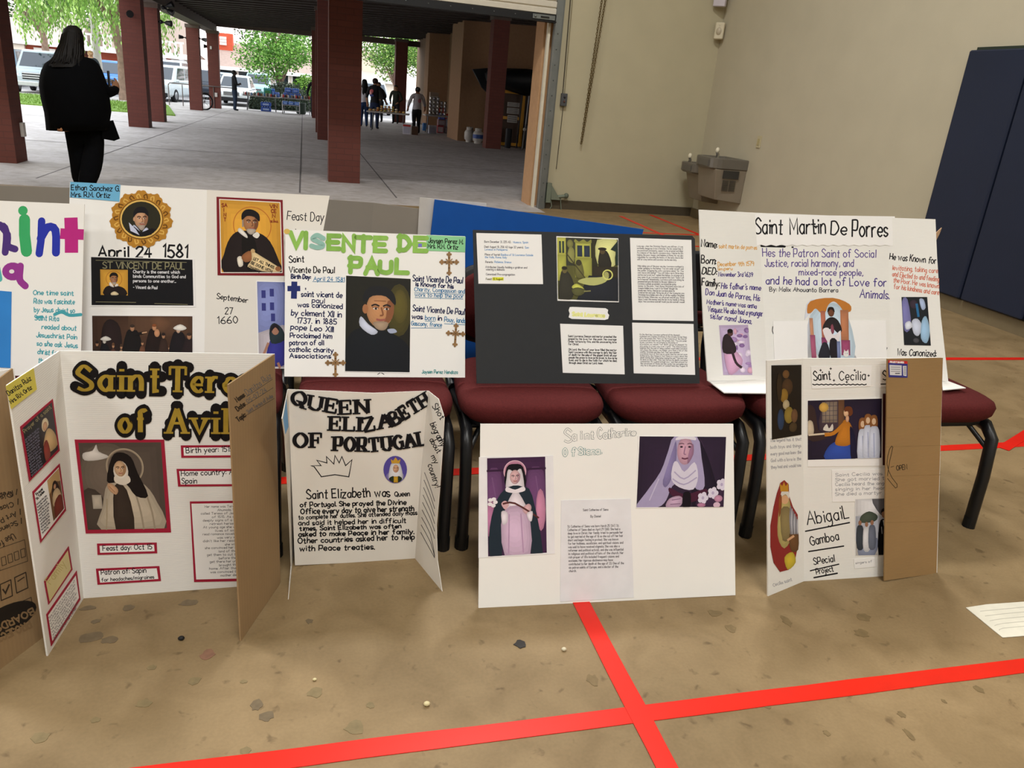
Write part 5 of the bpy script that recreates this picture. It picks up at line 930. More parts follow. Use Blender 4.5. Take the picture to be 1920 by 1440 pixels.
L = [rect('33263c', 0, 0, 1.24, 1), ell('4a3450', .68, .2, .26, .24, 20), ('s', '241c2e', [(.8, .05), (.95, .2), (1.1, .6), (1.2, 1), (.8, 1)]), ('s', 'a99fc4', [(.0, 1), (.12, .8), (.32, .5), (.42, .2), (.5, .0), (.82, .0), (.9, .3), (.96, .7), (.85, .75), (.7, .6), (.5, .7), (.42, .9), (.3, 1)]), ('s', '877cab', [(.36, .62), (.46, .3), (.52, .06), (.54, .3), (.48, .6), (.4, .72)]), ('s', 'd8d2e4', [(.5, .38), (.56, .36), (.66, .5), (.80, .36), (.86, .56), (.8, .75), (.6, .72), (.48, .6)])]
L += [ell('c79cb0', .66, .2, .115, .2, 20), ('s', '9a7290', [(.77, .1), (.78, .25), (.7, .39), (.72, .2)]), ('l', '4a2c40', [(.57, .105), (.61, .095), (.64, .105)], .01), ('l', '4a2c40', [(.69, .105), (.72, .095), (.755, .108)], .01), ell('2a1c2c', .605, .145, .022, .013, 8), ell('2a1c2c', .72, .145, .022, .013, 8), ('l', '9a7290', [(.66, .14), (.645, .24), (.67, .25)], .016), ('l', '6a3a52', [(.62, .305), (.66, .315), (.7, .305)], .022), ('s', 'e6e0ec', [(.52, .05), (.56, .0), (.78, .0), (.8, .05), (.66, .03)]), ('l', 'b0a6c8', [(.52, .5), (.66, .6), (.82, .48)], .018), ('l', 'b0a6c8', [(.5, .6), (.66, .68), (.84, .58)], .018), ('l', 'c4bcd8', [(.3, .6), (.18, .9)], .016)]
L += [('s', '4a2038', [(.46, .72), (.68, .82), (.98, .74), (.96, .86), (.7, .94), (.48, .82)]), ('s', 'bfa0bc', [(.42, 1), (.46, .88), (.6, .84), (.66, .9), (.6, 1)]), ('l', '8a688a', [(.5, .9), (.62, .88)], .012), ('l', '8a688a', [(.48, .96), (.62, .95)], .012), ('s', '18121c', [(.66, .8), (.76, .8), (.76, 1), (.66, 1)]), ('s', '3c2a44', [(.86, 1), (.9, .85), (1.1, .8), (1.24, .75), (1.24, 1)])]
for x, y in ((.94, .87), (1.08, .8), (1.2, .68)): L += [ell('ddd5e8', x+.045*cos(k), y+.05*sin(k), .035, .04, 8) for k in (0, 1.26, 2.5, 3.77, 5.03)] + [ell('b8aacb', x, y, .02, .025, 8)]
L += [ell('c08aa8', 1.16, .88, .06, .05), ell('d8b8cc', 1.14, .97, .05, .04), ell('b07898', .92, .97, .06, .03)]
p.art(q, 1.24, L); p.done('veiled_portrait_print', t)
p = sheet(PK_, [(1052, 938), (1182, 935), (1188, 1120), (1050, 1128)], M('e9e9ee', .6))
p.text('Saint Catherine of Siena', (1093, 958), (1140, 957), 4.2, TX, .75); p.text('By Daniel', (1107, 970), (1126, 969.5), 4.2, TX, .75)
for i, s in enumerate(('St. Catherine of Siena was born March 25 1347. St.', 'Catherine of Siena died on April 29 1380. She had a', 'deep love in Christ. Her family tried to persuade her', 'to get married at the age of 16 so she cut off her hair', 'short and began fasting in protest. She was known', 'for her holiness, asceticism, and spiritual visions and', 'was said to have received stigmata. She was also a', 'reformer and political activist, and she was influential', 'in religious and political affairs of the church. Her', 'rich prayer of life included frequent visions and', 'ecstasies. Her rigorous abstinence may have', 'contributed to her death at the age of 33. One of the', 'six patron saints of Europe, and a doctor of the', 'church.')):
    w_ = len(s)*1.92 if len(s) < 53 else 103; p.text(s, (1064+.2*i, 989+i*6.4), (1064+.2*i+w_, 989+i*6.4-w_*.02), 4.3, TX, .72)
p.done('text_page', t)

# ---- L: curled white poster with black serif letters
A_, B_ = fl(548, 1062), fl(778, 1047); PL = Plane(A_, B_, aty(540, 730, 1.93))
t = board('curled_poster', 'curled white poster with black serif letters on the floor', 'poster', ((A_.x+B_.x)/2, A_.y-.04, 0))
CUR = M('efece6', .6, var=.02, scale=5)
p = panel(t, PL, [(540, 730), (700, 737), (803, 733), (790, 880), (778, 1047), (660, 1055), (553, 1060), (549, 960)], CUR, .0015, 'panel')
for s, x, y, x2, y2, c, w in (('Saint Elizabeth was', 575, 935, 731, 931, 17, 2.4), ('Queen', 740, 931, 768, 930, 9, 1.9), ('of Portugal. She prayed the Divine', 563, 951, 761, 946, 9, 2.2), ('Office every day to give her strength', 564, 964, 776, 958, 10, 2.3), ('to complete her duties. She attended daily mass', 560, 974, 782, 965, 8, 1.8), ('and said it helped her in difficult', 560, 985, 761, 980, 9, 2), ('times. Saint Elizabeth was often', 562, 995, 752, 990, 8, 2.2), ('asked to make Peace in her family.', 560, 1006, 776, 1001, 9, 2.3), ('Other countries asked her to help', 559, 1019, 777, 1011, 10, 2.2), ('with Peace treaties.', 562, 1033, 702, 1030, 10, 2.2)): p.text(s, (x, y), (x2, y2), c, K, w, .6, 3)
p.line([(602, 893), (589, 875), (583, 873), (602, 873), (594, 863), (613, 868), (612, 856), (626, 870), (628, 854), (636, 868), (641, 856), (648, 873), (660, 862), (654, 894), (628, 890), (602, 894)], 1.9, K)
fin(p)
sl = dict(nib=.42, gap=3.4, name='cut_out_letter')
bold_letters(t, PL, 'QUEEN', [(545, 755), (580, 766), (640, 776), (690, 774)], 25, 7.8, K, **sl)
bold_letters(t, PL, 'ELIZA', [(620, 806), (690, 808), (735, 799)], 25, 7.8, K, **sl)
bold_letters(t, PL, 'BETH', [(740, 797), (775, 776), (806, 757)], 24, 7.4, K, **sl)
bold_letters(t, PL, 'OF', [(552, 838), (602, 838)], 26, 8, K, **sl)
bold_letters(t, PL, 'PORTUGAL', [(627, 844), (700, 846), (760, 840), (799, 833)], 25, 7.8, K, **sl)
p = Part(PL, .0016).slab([(741+22*cos(2*pi*k/28), 880+25.5*sin(2*pi*k/28)) for k in range(28)], INK('5a4fa8', .4), .0006); q = [(719, 855), (763, 855), (763, 905), (719, 905)]
p.art(q, .88, [ell('8f86c8', .44, .75, .34, .2, 20), ('s', 'dfe2ea', [(.2, .85), (.24, .4), (.34, .24), (.56, .24), (.66, .4), (.72, .85), (.45, .95)]), ('s', '27362c', [(.2, .85), (.34, .74), (.58, .74), (.7, .85), (.55, .98), (.35, .98)]), rect('c9a030', .38, .74, .54, .98)] + face(.46, .46, .28, 'd9ac8c', 'b98a6c') + [('p', 'd0a23a', [(.3, .26), (.27, .1), (.36, .16), (.45, .03), (.54, .16), (.64, .1), (.6, .26)]), ('s', 'e6e8ee', [(.34, .62), (.46, .7), (.58, .62), (.56, .74), (.36, .74)])]); p.done('crowned_portrait', t)
PLR = Plane(B_, fl(829, 1109), PL.px(803, 733))
p = panel(t, PLR, [(803, 733), (822, 748), (833, 783), (829, 850), (824, 920), (818, 985), (820, 1050), (829, 1110), (808, 1084), (790, 1062), (778, 1047), (790, 880)], CUR, .0015, 'curled_side')
for s, x, y, x2, y2, c, w in (('Shot', 810, 762, 826, 787, 12, 1.6), ('biography', 806, 795, 827, 838, 12, 1.6), ('about', 805, 825, 820, 850, 10, 1.6), ('my', 808, 856, 815, 870, 10, 1.6), ('country!', 802, 872, 816, 914, 11, 1.6)): p.text(s, (x, y), (x2, y2), c, K, w, .6, 3)
for i in range(9): p.line([(796-i*.9, 886+i*14), (806+i*.2, 912+i*15), (815, 940+i*14 if i < 6 else 1030+i*2)], 1.1, INK('44424a'), True, 2)
fin(p)
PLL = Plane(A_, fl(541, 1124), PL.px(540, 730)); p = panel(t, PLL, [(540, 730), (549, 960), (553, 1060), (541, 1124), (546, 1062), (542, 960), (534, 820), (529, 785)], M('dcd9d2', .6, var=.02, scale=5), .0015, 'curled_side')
p.poly([(537, 745), (541, 800), (535, 815), (531, 785)], INK('6fa8dc')); fin(p)

# ---- paper on the floor
pf = Plane(V3((0, 0, .0025)), V3((1, 0, .0025)), V3((0, 1, .0025)))
t = thing('paper_sheet', 'loose white handwritten paper sheet lying on the floor', 'paper', (2.0, 1.46, 0))
p = Part(pf, 0).slab([(1811, 1139), (1850, 1133), (1935, 1127), (1945, 1190), (1880, 1195), (1866, 1184)], M('e4e0d0', .6, var=.06, scale=20), .0016)
for i in range(5): p.line([(1838+i*9, 1146+i*9), (1880, 1142+i*9), (1935, 1137+i*9)], 1.2, INK('bdb9aa'), True, 2)
p.done('sheet', t)
# ------------------------------------------------------------------ the courtyard
BRK = M('64372f', .8, var=.1, scale=3, kind='brick'); DKW = M('3b332d', .8, var=.1, scale=4)
ys = [YW+.1, 10, 20, 30, 40, 90]
m = MB()
vs = [V3((x, y, gz(y))) for y in ys for x in (-22, 22)]; m.add(vs, [(2*i, 2*i+1, 2*i+3, 2*i+2) for i in range(len(ys)-2)], PATIO)
struct('floor_patio', m, 'grey concrete paving of the covered courtyard')
ASPH = M('8d8a8a', .9, var=.08, scale=2)
m = MB(); m.add([(x, y, z) for y, z in ((39.9, -.302), (56, -.302), (62, -1.3), (130, -1.3)) for x in (-90, 60)], [(0, 1, 3, 2), (2, 3, 5, 4), (4, 5, 7, 6)], ASPH); struct('road', m, 'grey asphalt of the car park beyond the courtyard')
m = MB(); m.add([(-90, 9.9, -.32), (90, 9.9, -.32), (90, 56, -.34), (-90, 56, -.34), (90, 62, -1.34), (-90, 62, -1.34), (90, 160, -1.36), (-90, 160, -1.36)], [(0, 1, 2, 3), (3, 2, 4, 5), (5, 4, 6, 7)], M('77736c', .9)); struct('ground', m, 'ground around the courtyard')
JN = M('6b6665', .9)
def groove(p, q, w=.02):
    n = 12; m = MB(); p, q = V3(p), V3(q); d = (q-p).normalized(); s_ = V3((-d.y, d.x, 0))*w/2
    pts = [p.lerp(q, i/n) for i in range(n+1)]
    for a in pts: a.z = gz(a.y)+.002
    m.add([a+s_ for a in pts]+[a-s_ for a in pts], [(i, i+1, n+2+i, n+1+i) for i in range(n)], JN); o = m.build('paving_joint', bpy.data.objects['floor_patio']); return o
for y in (14.6, 21.5, 27.5, 31.3, 36.6): groove((-9, y, 0), (7, y+.1, 0), .045 if y < 30 else .07)
for x in (-.05, -2.85, 1.1): groove((x, 9.8, 0), (x, 36.6, 0))
# roof over the courtyard
m = MB()
def quad_slab(m, pts, th, mm): m.prism(pts, V3((0, 0, th)), mm)
quad_slab(m, [V3((-3.95, 9.85, 2.92)), V3((9.5, 9.85, 3.35)), V3((9.5, 36.9, 3.35)), V3((-3.95, 36.9, 2.92))], .25, DKW)
for i in range(34):
    y = 10.2+i*.8; m.add([V3((-3.6, y, 2.93)), V3((9.4, y, 3.345)), V3((9.4, y+.05, 3.345)), V3((-3.6, y+.05, 2.93)), V3((-3.6, y, 2.90)), V3((9.4, y, 3.315)), V3((9.4, y+.05, 3.315)), V3((-3.6, y+.05, 2.90))], [(4, 5, 6, 7), (0, 1, 5, 4), (2, 3, 7, 6)], DKW)
struct('ceiling_patio', m, 'dark slatted ceiling of the covered walkway')
BM = M('5b4f47', .8, var=.08)
m = MB(); m.box((-3.64, 23.3, 2.80), (.46, 27.2, .30), BM); struct('trim_3', m, 'timber beam along the open side of the walkway')
m = MB(); m.box((2.8, 36.75, 2.98), (13.0, .34, .22), BM); struct('trim_4', m, 'timber fascia at the far end of the walkway')
# brick columns
def column(x, y, label, top=3.0, w=.42, tall=True, name='brick_column'):
    t = thing(name, label, 'column', (x, y, gz(y)), 'red brick columns of the walkway'); z = gz(y)
    m = MB(); m.box((x, y, (z+top)/2), (w, w, top-z), BRK); m.build('shaft', t)
    m = MB(); m.box((x, y, top-.06), (w*1.12, w*1.12, .12), BM); m.build('cap', t)
    return t
column(-3.64, 11.35, 'red brick column cut by the photo edge, left of the person in black', 2.66)
c2 = column(-3.58, 20.1, 'wide red brick column just right of the tree trunk, nearer of a close pair', 2.66)
c3 = column(-3.68, 22.9, 'red brick column directly behind the nearer one of the close pair', 2.66)
c4 = column(-3.80, 32.3, 'red brick column with floodlights and a wheel behind it', 2.66)
c5 = column(-3.47, 35.7, 'far red brick column beside the man with folded arms', 2.66)
column(.53, 11.35, 'big red brick column standing in the middle of the opening', 3.06)
column(.53, 20.3, 'brick column just behind the big middle column', 3.06)
column(.53, 23.4, 'third brick column of the middle line, a thin sliver', 3.06)
column(.53, 33.6, 'farthest brick column of the middle line, by the goods table', 3.06)
column(4.98, 21.75, 'dark red brick column beside the gas bottles', 3.2)
column(4.05, 36.2, 'far dark red column behind the people in jackets', 3.1, .5)
# stucco building along the right
TAN = M('8f6f52', .85, var=.06, bump=.2, bscale=40); TAN2 = M('7a6248', .85, var=.06, bump=.2, bscale=40)
m = MB(); m.box((7.2, 25.3, 1.55), (5.4, 1.9, 3.5), TAN); m.box((4.95, 31.6, 1.55), (.9, 1.0, 3.5), TAN); m.box((7.2, 28.6, 1.55), (3.9, 6.0, 3.5), TAN2); m.box((7.2, 34.5, 1.55), (4.6, 6, 3.5), TAN2)
m.box((9.6, 17, 1.6), (.3, 16, 3.6), TAN2)
struct('wall_arcade', m, 'tan stucco building along the side of the walkway')
WF = M('b8b2aa', .5); GLS = M('15181e', .08, spec=.6)
t = thing('window_1', 'sliding window in the tan stucco wall behind the stacked boxes', 'window', (5.22, 26.9, .9)); t['kind'] = 'structure'
m = MB()
for y in (26.35, 27.0, 27.7): m.box((5.235, y, 1.3), (.05, .06, 1.5), WF)
for z in (.58, 2.02): m.box((5.235, 27.02, z), (.05, 1.4, .06), WF)
m.build('window_frame', t); m = MB(); m.box((5.242, 27.02, 1.3), (.02, 1.3, 1.4), GLS); m.build('pane', t)

# lawn, kerb
LAWN = M('6f8f3a', .95, var=.35, scale=30, bump=.6, bscale=200)
m = MB(); vs = []
for pts in ([(-18, 26.5), (-3.72, 26.4), (-5.0, 33.9), (-18, 34.6)],):
    m.prism([V3((x, y, gz(y)+.04)) for x, y in pts], V3((0, 0, -.05)), LAWN)
rnd = random.Random(5)
for i in range(5000):
    y = rnd.uniform(26.6, 34.2); x = rnd.uniform(-11.5, -4.0 - max(0, (y-26.4)*.14)); a = rnd.uniform(0, 3.1); h = rnd.uniform(.03, .07); z = gz(y)+.04
    m.add([(x-.012*cos(a), y-.012*sin(a), z), (x+.012*cos(a), y+.012*sin(a), z), (x+rnd.uniform(-.02, .02), y, z+h)], [(0, 1, 2)], LAWN)
tag(m.build('lawn'), 'strip of short green lawn before the parked cars', 'grass', kind='stuff')

# ------------------------------------------------------------------ people
def skin_mesh(verts, edges, radii, lvl=1):
    me = bpy.data.meshes.new('tmp'); me.from_pydata(verts, edges, []); o = bpy.data.objects.new('tmp', me); COL.objects.link(o)
    md = o.modifiers.new('s', 'SKIN'); md.use_smooth_shade = True
    for i, r in enumerate(radii): me.skin_vertices[0].data[i].radius = r if isinstance(r, tuple) else (r, r); me.skin_vertices[0].data[i].use_root = (i == 0)
    sb = o.modifiers.new('b', 'SUBSURF'); sb.levels = lvl; sb.render_levels = lvl
    dg = bpy.context.evaluated_depsgraph_get(); out = bpy.data.meshes.new_from_object(o.evaluated_get(dg)); bpy.data.objects.remove(o); bpy.data.meshes.remove(me); return out
def person(label, pos, h, yaw, shirt, pants, hair, skin='9a6c50', pose=None, long_hair=False, sleeves=True, wide=1.0, shoe='15151a', face_on=False, extra=None, group=None, bun=False):
    P = dict(elR=(.17, -.01, .63), haR=(.17, .05, .47), elL=(-.17, -.01, .63), haL=(-.17, .05, .47), knR=(.055, .015, .285), anR=(.06, -.01, .04), knL=(-.055, .015, .285), anL=(-.06, -.01, .04), lean=0.0)
    P.update(pose or {}); ln = P['lean']; w = wide
    V, E, Rr, tagv = [], [], [], []
    def add(p, r, tg, par=None):
        V.append(tuple(p)); Rr.append(r); tagv.append(tg)
        if par is not None: E.append((par, len(V)-1))
        return len(V)-1
    pe = add((0, 0, .52), (.085*w, .07*w), 'P'); sp = add((0, ln*.3, .62), (.083*w, .066*w), 'S', pe); ch = add((0, ln*.7, .74), (.10*w, .068*w), 'S', sp); nb = add((0, ln, .825), (.06, .045), 'S', ch)
    nk = add((0, ln+.008, .865), .032, 'K', nb); hd = add((0, ln+.018, .915), (.052, .06), 'K', nk); ht = add((0, ln+.012, .962), (.046, .052), 'K', hd)
    add((0, ln+.078, .912), .010, 'K', hd); add((.056, ln+.01, .918), (.008, .014), 'K', hd); add((-.056, ln+.01, .918), (.008, .014), 'K', hd)
    for s, e, hn in ((1, 'elR', 'haR'), (-1, 'elL', 'haL')):
        sh = add((s*.105*w, ln, .80), .045*w, 'S', nb); el = add(P[e], .034*w, 'S', sh); ha = V3(P[hn]); d = (ha-V3(P[e])).normalized()
        wr = add(ha-d*.035, .021, 'S' if sleeves else 'K', el); pl = add(ha, (.022, .015), 'K', wr)
        sd = d.cross(V3((0, 1, 0))) if abs(d.y) < .8 else d.cross(V3((0, 0, 1))); sd = sd.normalized()
        for k in range(4):
            b0 = ha + sd*(.012*(k-1.5)) + d*.022; f1 = add(b0+d*(.02-.003*abs(k-1.5)), .0062, 'K', pl); add(b0+d*(.036-.004*abs(k-1.5))+V3((0, .008, -.004)), .0052, 'K', f1)
        t1 = add(ha+sd*.026+d*.006+V3((0, .006, 0)), .007, 'K', pl); add(ha+sd*.034+d*.022+V3((0, .012, 0)), .006, 'K', t1)
    for s, kn, an in ((1, 'knR', 'anR'), (-1, 'knL', 'anL')):
        hp = add((s*.05*w, 0, .485), .07*w, 'P', pe); k_ = add(P[kn], .048*w**.5, 'P', hp); a_ = add(P[an], .032, 'P', k_); x, y, z = P[an]; h_ = add((x, y-.012, .022), .024, 'F', a_); add((x+s*.008, y+.085, .018), (.022, .02), 'F', h_)
    V = [V3(v)*h for v in V]; Rr = [tuple(q*h for q in r) if isinstance(r, tuple) else r*h for r in Rr]
    me = skin_mesh([tuple(v) for v in V], E, Rr)
    mats = {'S': M(shirt, .85, var=.1), 'P': M(pants, .85, var=.1), 'K': M(skin, .6), 'F': M(shoe, .6)}; keys = 'SPKF'
    for k in keys: me.materials.append(mats[k])
    segs = [(V[a], V[b], tagv[b], Rr[b]) for a, b in E]
    for f in me.polygons:
        c = V3(f.center); best = None
        for a, b, tg, r in segs:
            ab = b-a; tt = max(0, min(1, (c-a).dot(ab)/max(ab.dot(ab), 1e-9))); dd = (c-(a+ab*tt)).length - (max(r) if isinstance(r, tuple) else r)
            if best is None or dd < best[0]: best = (dd, tg)
        tg = best[1]
        if tg in 'SP' and abs(c.x) < .13*h*w: tg = 'S' if c.z > .50*h else 'P'
        f.material_index = keys.index(tg); f.use_smooth = True
    t = thing('person', label, 'person', pos, group, yaw)
    o = bpy.data.objects.new('body', me); COL.objects.link(o); o.parent = t; me.name = 'body'
    hm = M(hair, .6, var=.2, scale=40); m = MB(); hy = ln+.012
    m.ball((0, (hy-.012)*h, .935*h), (.060*h, .066*h, .058*h), hm, 14, 8)
    if long_hair: m.loft([[V3(((a*cos(q))*h, (hy-.045+b_*sin(q))*h, z*h)) for q in [2*pi*k/12 for k in range(12)]] for z, a, b_ in ((.95, .05, .03), (.90, .064, .04), (.82, .075, .035), (.72, .07, .03), (.62, .05, .02), (.58, .02, .01))], hm)
    elif bun: m.ball((0, (hy-.075)*h, .95*h), .034*h, hm, 10, 6)
    else: m.loft([[V3(((a*cos(q))*h, (hy-.022+b_*sin(q))*h, z*h)) for q in [2*pi*k/12 for k in range(12)]] for z, a, b_ in ((.95, .058, .045), (.91, .056, .038), (.885, .04, .028))], hm)
    m.build('hair', t, True)
    if face_on:
        for s in (-1, 1): m = MB(); m.ball((s*.02*h, (ln+.07)*h, .925*h), .0065*h, M('1a1412', .3), 8, 5); m.build('eye', t, True)
        m = MB(); m.ball((0, (ln+.068)*h, .888*h), (.016*h, .006*h, .005*h), M('7a4038', .5), 8, 5); m.build('mouth', t, True)
    if extra: extra(t, h)
    return t
def ground(px, py): p = gl(px, py); return (p.x, p.y, gz(p.y))
def hpx(px, py0, py1): p = gl(px, py1); return aty(px, py0, p.y).z - gz(p.y)

# the person in black walking out of the door
t = thing('person', 'person in loose black jacket walking away over the threshold', 'person', (-2.15, 9.0, 0)); YP = 9.0
bk = M('050608', .95, var=.15, spec=.08); jn = M('08090c', .95, var=.15, spec=.08); sk = M('8d6348', .6); hr = M('0f0c0b', .6, var=.3, scale=40, spec=.2)
Z = lambda px, py: aty(px, py, YP)
def rg(xl, xr, py, d, yo=0, k=16):
    a, b_ = Z(xl, py), Z(xr, py); c = (a+b_)/2; return [V3((c.x+(b_.x-a.x)/2*cos(2*pi*i/k), YP+yo+d*sin(2*pi*i/k), c.z+(b_.z-a.z)/2*cos(2*pi*i/k))) for i in range(k)]
js = [(134, 64, .095), (136, 82, .085), (138, 104, .06), (142, 118, .12), (145, 150, .20), (147, 190, .21), (150, 235, .19)]
V, E, Rr, tg = [], [], [], []
def add(p, r, q, par=None):
    V.append(tuple(p)); Rr.append(r); tg.append(q)
    if par is not None: E.append((par, len(V)-1))
    return len(V)-1
pl_ = add(Z(152, 243), (.19, .16), 'P'); s1 = add(Z(150, 195), (.2, .17), 'S', pl_); s2 = add(Z(145, 140), (.2, .15), 'S', s1); nb = add(Z(140, 112), (.08, .08), 'S', s2); nk = add(Z(139, 102), .06, 'K', nb); hd = add(Z(137, 82), (.085, .1), 'K', nk); add(Z(136, 62), (.075, .085), 'K', hd); add(Z(137, 84)+V3((.02, .13, 0)), .018, 'K', hd)
for px_ in (118, 155): add(Z(px_, 84)+V3((0, .02, 0)), (.012, .024), 'K', hd)
a1 = add(Z(168, 124), .085, 'S', nb); a2 = add(Z(198, 176)+V3((0, -.02, 0)), .07, 'S', a1); a3 = add(Z(208, 170)+V3((.01, .16, 0)), .045, 'S', a2); a4 = add(Z(208, 160)+V3((0, .22, 0)), (.036, .025), 'K', a3)
hp_ = V3(V[a4])
for k in range(4):
    f1 = add(hp_+V3((-.018-.002*k, .02+.012*(k-1.5), .03-.016*k)), .0095, 'K', a4); add(hp_+V3((-.045, .03+.01*(k-1.5), .028-.016*k)), .0085, 'K', f1)
th_ = add(hp_+V3((.0, .03, .045)), .011, 'K', a4); add(hp_+V3((-.02, .045, .065)), .0095, 'K', th_)
b1 = add(Z(110, 126), .085, 'S', nb); b2 = add(Z(88, 178)+V3((0, -.02, 0)), .075, 'S', b1); b3 = add(Z(96, 212)+V3((0, .15, 0)), .045, 'S', b2); b4 = add(V3(V[b3])+V3((.03, .06, -.03)), (.035, .025), 'K', b3); hq = V3(V[b4])
for k in range(4):
    f1 = add(hq+V3((.02, .03, .02-.014*k)), .0095, 'K', b4); add(hq+V3((.04, .045, .015-.014*k)), .0085, 'K', f1)
th_ = add(hq+V3((.02, .0, .035)), .011, 'K', b4)
for xs, ys_, yo in (((142, 150, 150), (262, 312, 366), .10), ((172, 174, 170), (262, 312, 372), -.10)):
    h1 = add(Z(xs[0]+4, 258), .125, 'P', pl_); k1 = add(Z(xs[1], ys_[1])+V3((0, yo*.4, 0)), .108, 'P', h1); pz = Z(xs[2], ys_[2]); f0 = add((pz.x, YP+yo, .10), .10, 'P', k1); f2 = add((pz.x, YP+yo-.03, .045), .045, 'F', f0); add((pz.x-.02, YP+yo+.16, .04), (.042, .036), 'F', f2)
me = skin_mesh([tuple(V3(v)-V3(t.location)) for v in V], E, Rr); mm = {'S': bk, 'P': jn, 'K': sk, 'F': M('0d0d10', .6)}
for k in 'SPKF': me.materials.append(mm[k])
segs = [(V3(V[a]), V3(V[b_]), tg[b_], Rr[b_]) for a, b_ in E]
for f in me.polygons:
    c = V3(f.center)+V3(t.location); best = min(((c-(a+(b_-a)*max(0, min(1, (c-a).dot(b_-a)/max((b_-a).length_squared, 1e-9))))).length-(max(r) if isinstance(r, tuple) else r), q) for a, b_, q, r in segs); f.material_index = 'SPKF'.index(best[1]); f.use_smooth = True
o = bpy.data.objects.new('body', me); COL.objects.link(o); o.parent = t
m = MB(); m.loft([rg(118, 160, 106, .10), rg(94, 176, 112, .16), rg(84, 184, 119, .20), rg(78, 192, 132, .24), rg(75, 197, 146, .27), rg(74, 202, 160, .29), rg(78, 206, 185, .30), rg(84, 209, 210, .29), rg(86, 206, 228, .27), rg(87, 205, 243, .25), rg(100, 200, 240, .22)], bk, caps=False); 
m.prism([Z(196, 228)+V3((0, -.1, 0)), Z(209, 226)+V3((0, .05, 0)), Z(219, 262)+V3((0, .12, 0)), Z(212, 265)+V3((0, .05, 0)), Z(196, 259)+V3((0, -.1, 0))], (0, .03, 0), bk)
m.build('jacket', t)
m = MB(); m.loft([rg(110, 146, 236, .23, -.012), rg(108, 146, 241, .235, -.012), rg(112, 144, 244, .22, -.012)], M('a3714f', .7)); m.build('bare_waist', t)
m = MB(); m.loft([rg(128, 143, 48, .05), rg(119, 152, 55, .10), rg(116, 156, 68, .125), rg(115, 157, 85, .12), rg(110, 159, 100, .12, -.03), rg(106, 163, 113, .11, -.08), rg(100, 160, 121, .08, -.14), rg(108, 150, 126, .05, -.19)], hr)
rnd = random.Random(2)
for k in range(46):
    q = rnd.uniform(-1, 1); w0 = .021 if k % 3 else .014; a = Z(137+16*q, 60+6*abs(q)); m.tube([a+V3((0, -.10*(1-q*q*.6), 0)), Z(136+19*q, 82)+V3((0, -.125*(1-q*q*.7), 0)), Z(134+23*q+rnd.uniform(-3, 3), 102)+V3((0, -.16*(1-q*q*.5), 0)), Z(131+27*q+rnd.uniform(-5, 5), 112+rnd.uniform(4, 16))+V3((0, -.225+.05*q*q, 0))], [w0, w0, w0*.8, .003], hr, 5)
m.build('hair', t)
m = MB(); m.rbox(hp_+V3((-.068, .04, .055)), (.012, .075, .15), M('16181c', .3), .006); 
tag(m.build('phone'), 'dark phone in the raised hand of the person in black', 'phone')

g = ground
def logo(c, x, z, w_, h_, front=True):
    def f(t, h):
        m = MB(); y = .105*h if front else -.092*h
        m.ball((x*h, y, z*h), (w_*h, .012*h, h_*h), M(c, .7), 12, 6); m.build('shirt_print', t, True)
    return f
person('person in dark hooded top behind the raised hand of the person in black', (-7.85, 35.2, gz(35.2)), 1.76, pi+.35, '2b3138', '23262e', '8a6c40', 'b08868', face_on=True, extra=logo('d8dce0', .02, .73, .02, .012), pose=dict(haR=(.06, .13, .6), haL=(-.06, .13, .6), elR=(.16, .0, .64), elL=(-.16, .0, .64)))
x, y, z = g(441, 207); person('man in black jacket with folded arms, standing beside the far column', (x, y, z), hpx(441, 131, 207), -pi/2+.25, '101116', '1c2a3e', '120f0f', '3a281f', pose=dict(elR=(.14, .04, .64), haR=(-.04, .12, .645), elL=(-.14, .04, .63), haL=(.04, .13, .66)), face_on=True)
x, y, z = g(585, 218); person('dark figure half hidden at the edge of the middle columns', (.44, 35.0, gz(35.0)), 1.58, pi, '15161a', '15161c', '140f0e', '5a4030')
x, y, z = g(682, 237); person('person with long black hair in a white top and jeans, seen from behind', (x, y, z), hpx(688, 148, 237), .1, 'd8d8e2', '223a63', '0d0c10', 'b58a6c', long_hair=True, sleeves=False)
x, y, z = g(700, 241); person('person in black tee with pink print on the back, reaching to the food table', (x+.03, y, z), hpx(706, 146, 241), -.35, '15151b', '1a2745', '2a1413', 'a87c60', sleeves=False, pose=dict(elR=(.19, .03, .62), haR=(.2, .16, .52)), extra=lambda t, h: (logo('c8686e', -.045, .735, .042, .04, False)(t, h), logo('d89a9c', -.06, .70, .03, .05, False)(t, h), logo('4a5a9a', -.045, .655, .045, .025, False)(t, h)))
x, y, z = g(738, 232); person('dark-haired man in grey olive jacket bending over the food, further back', (x-.5, y+.95, gz(y+.95)), 1.58, pi-.5, '3a3c38', '22242a', '120f0e', 'a87c60', pose=dict(lean=.09, haR=(.1, .2, .55), haL=(-.08, .2, .55)), face_on=True)
x, y, z = g(745, 232); person('man in dark olive jacket looking down at the food, nearer the column', (x-.08, y+.05, gz(y)), 1.52, pi-.35, '2e342c', '22242a', '15110f', 'b08466', pose=dict(lean=.06, haR=(.1, .18, .53), haL=(-.08, .18, .53)), face_on=True)
x, y, z = g(778, 242); person('woman in white tee with pink square on the back, behind the food table', (3.62, 27.2, gz(27.2)), 1.46, .25, 'bcbac2', '16171c', '120e10', 'a87860', sleeves=False, wide=1.15, bun=True, pose=dict(elR=(.2, .03, .62), haR=(.24, .12, .52), elL=(-.2, .0, .62), haL=(-.18, .1, .5)), extra=logo('a06068', .02, .70, .04, .045, False))

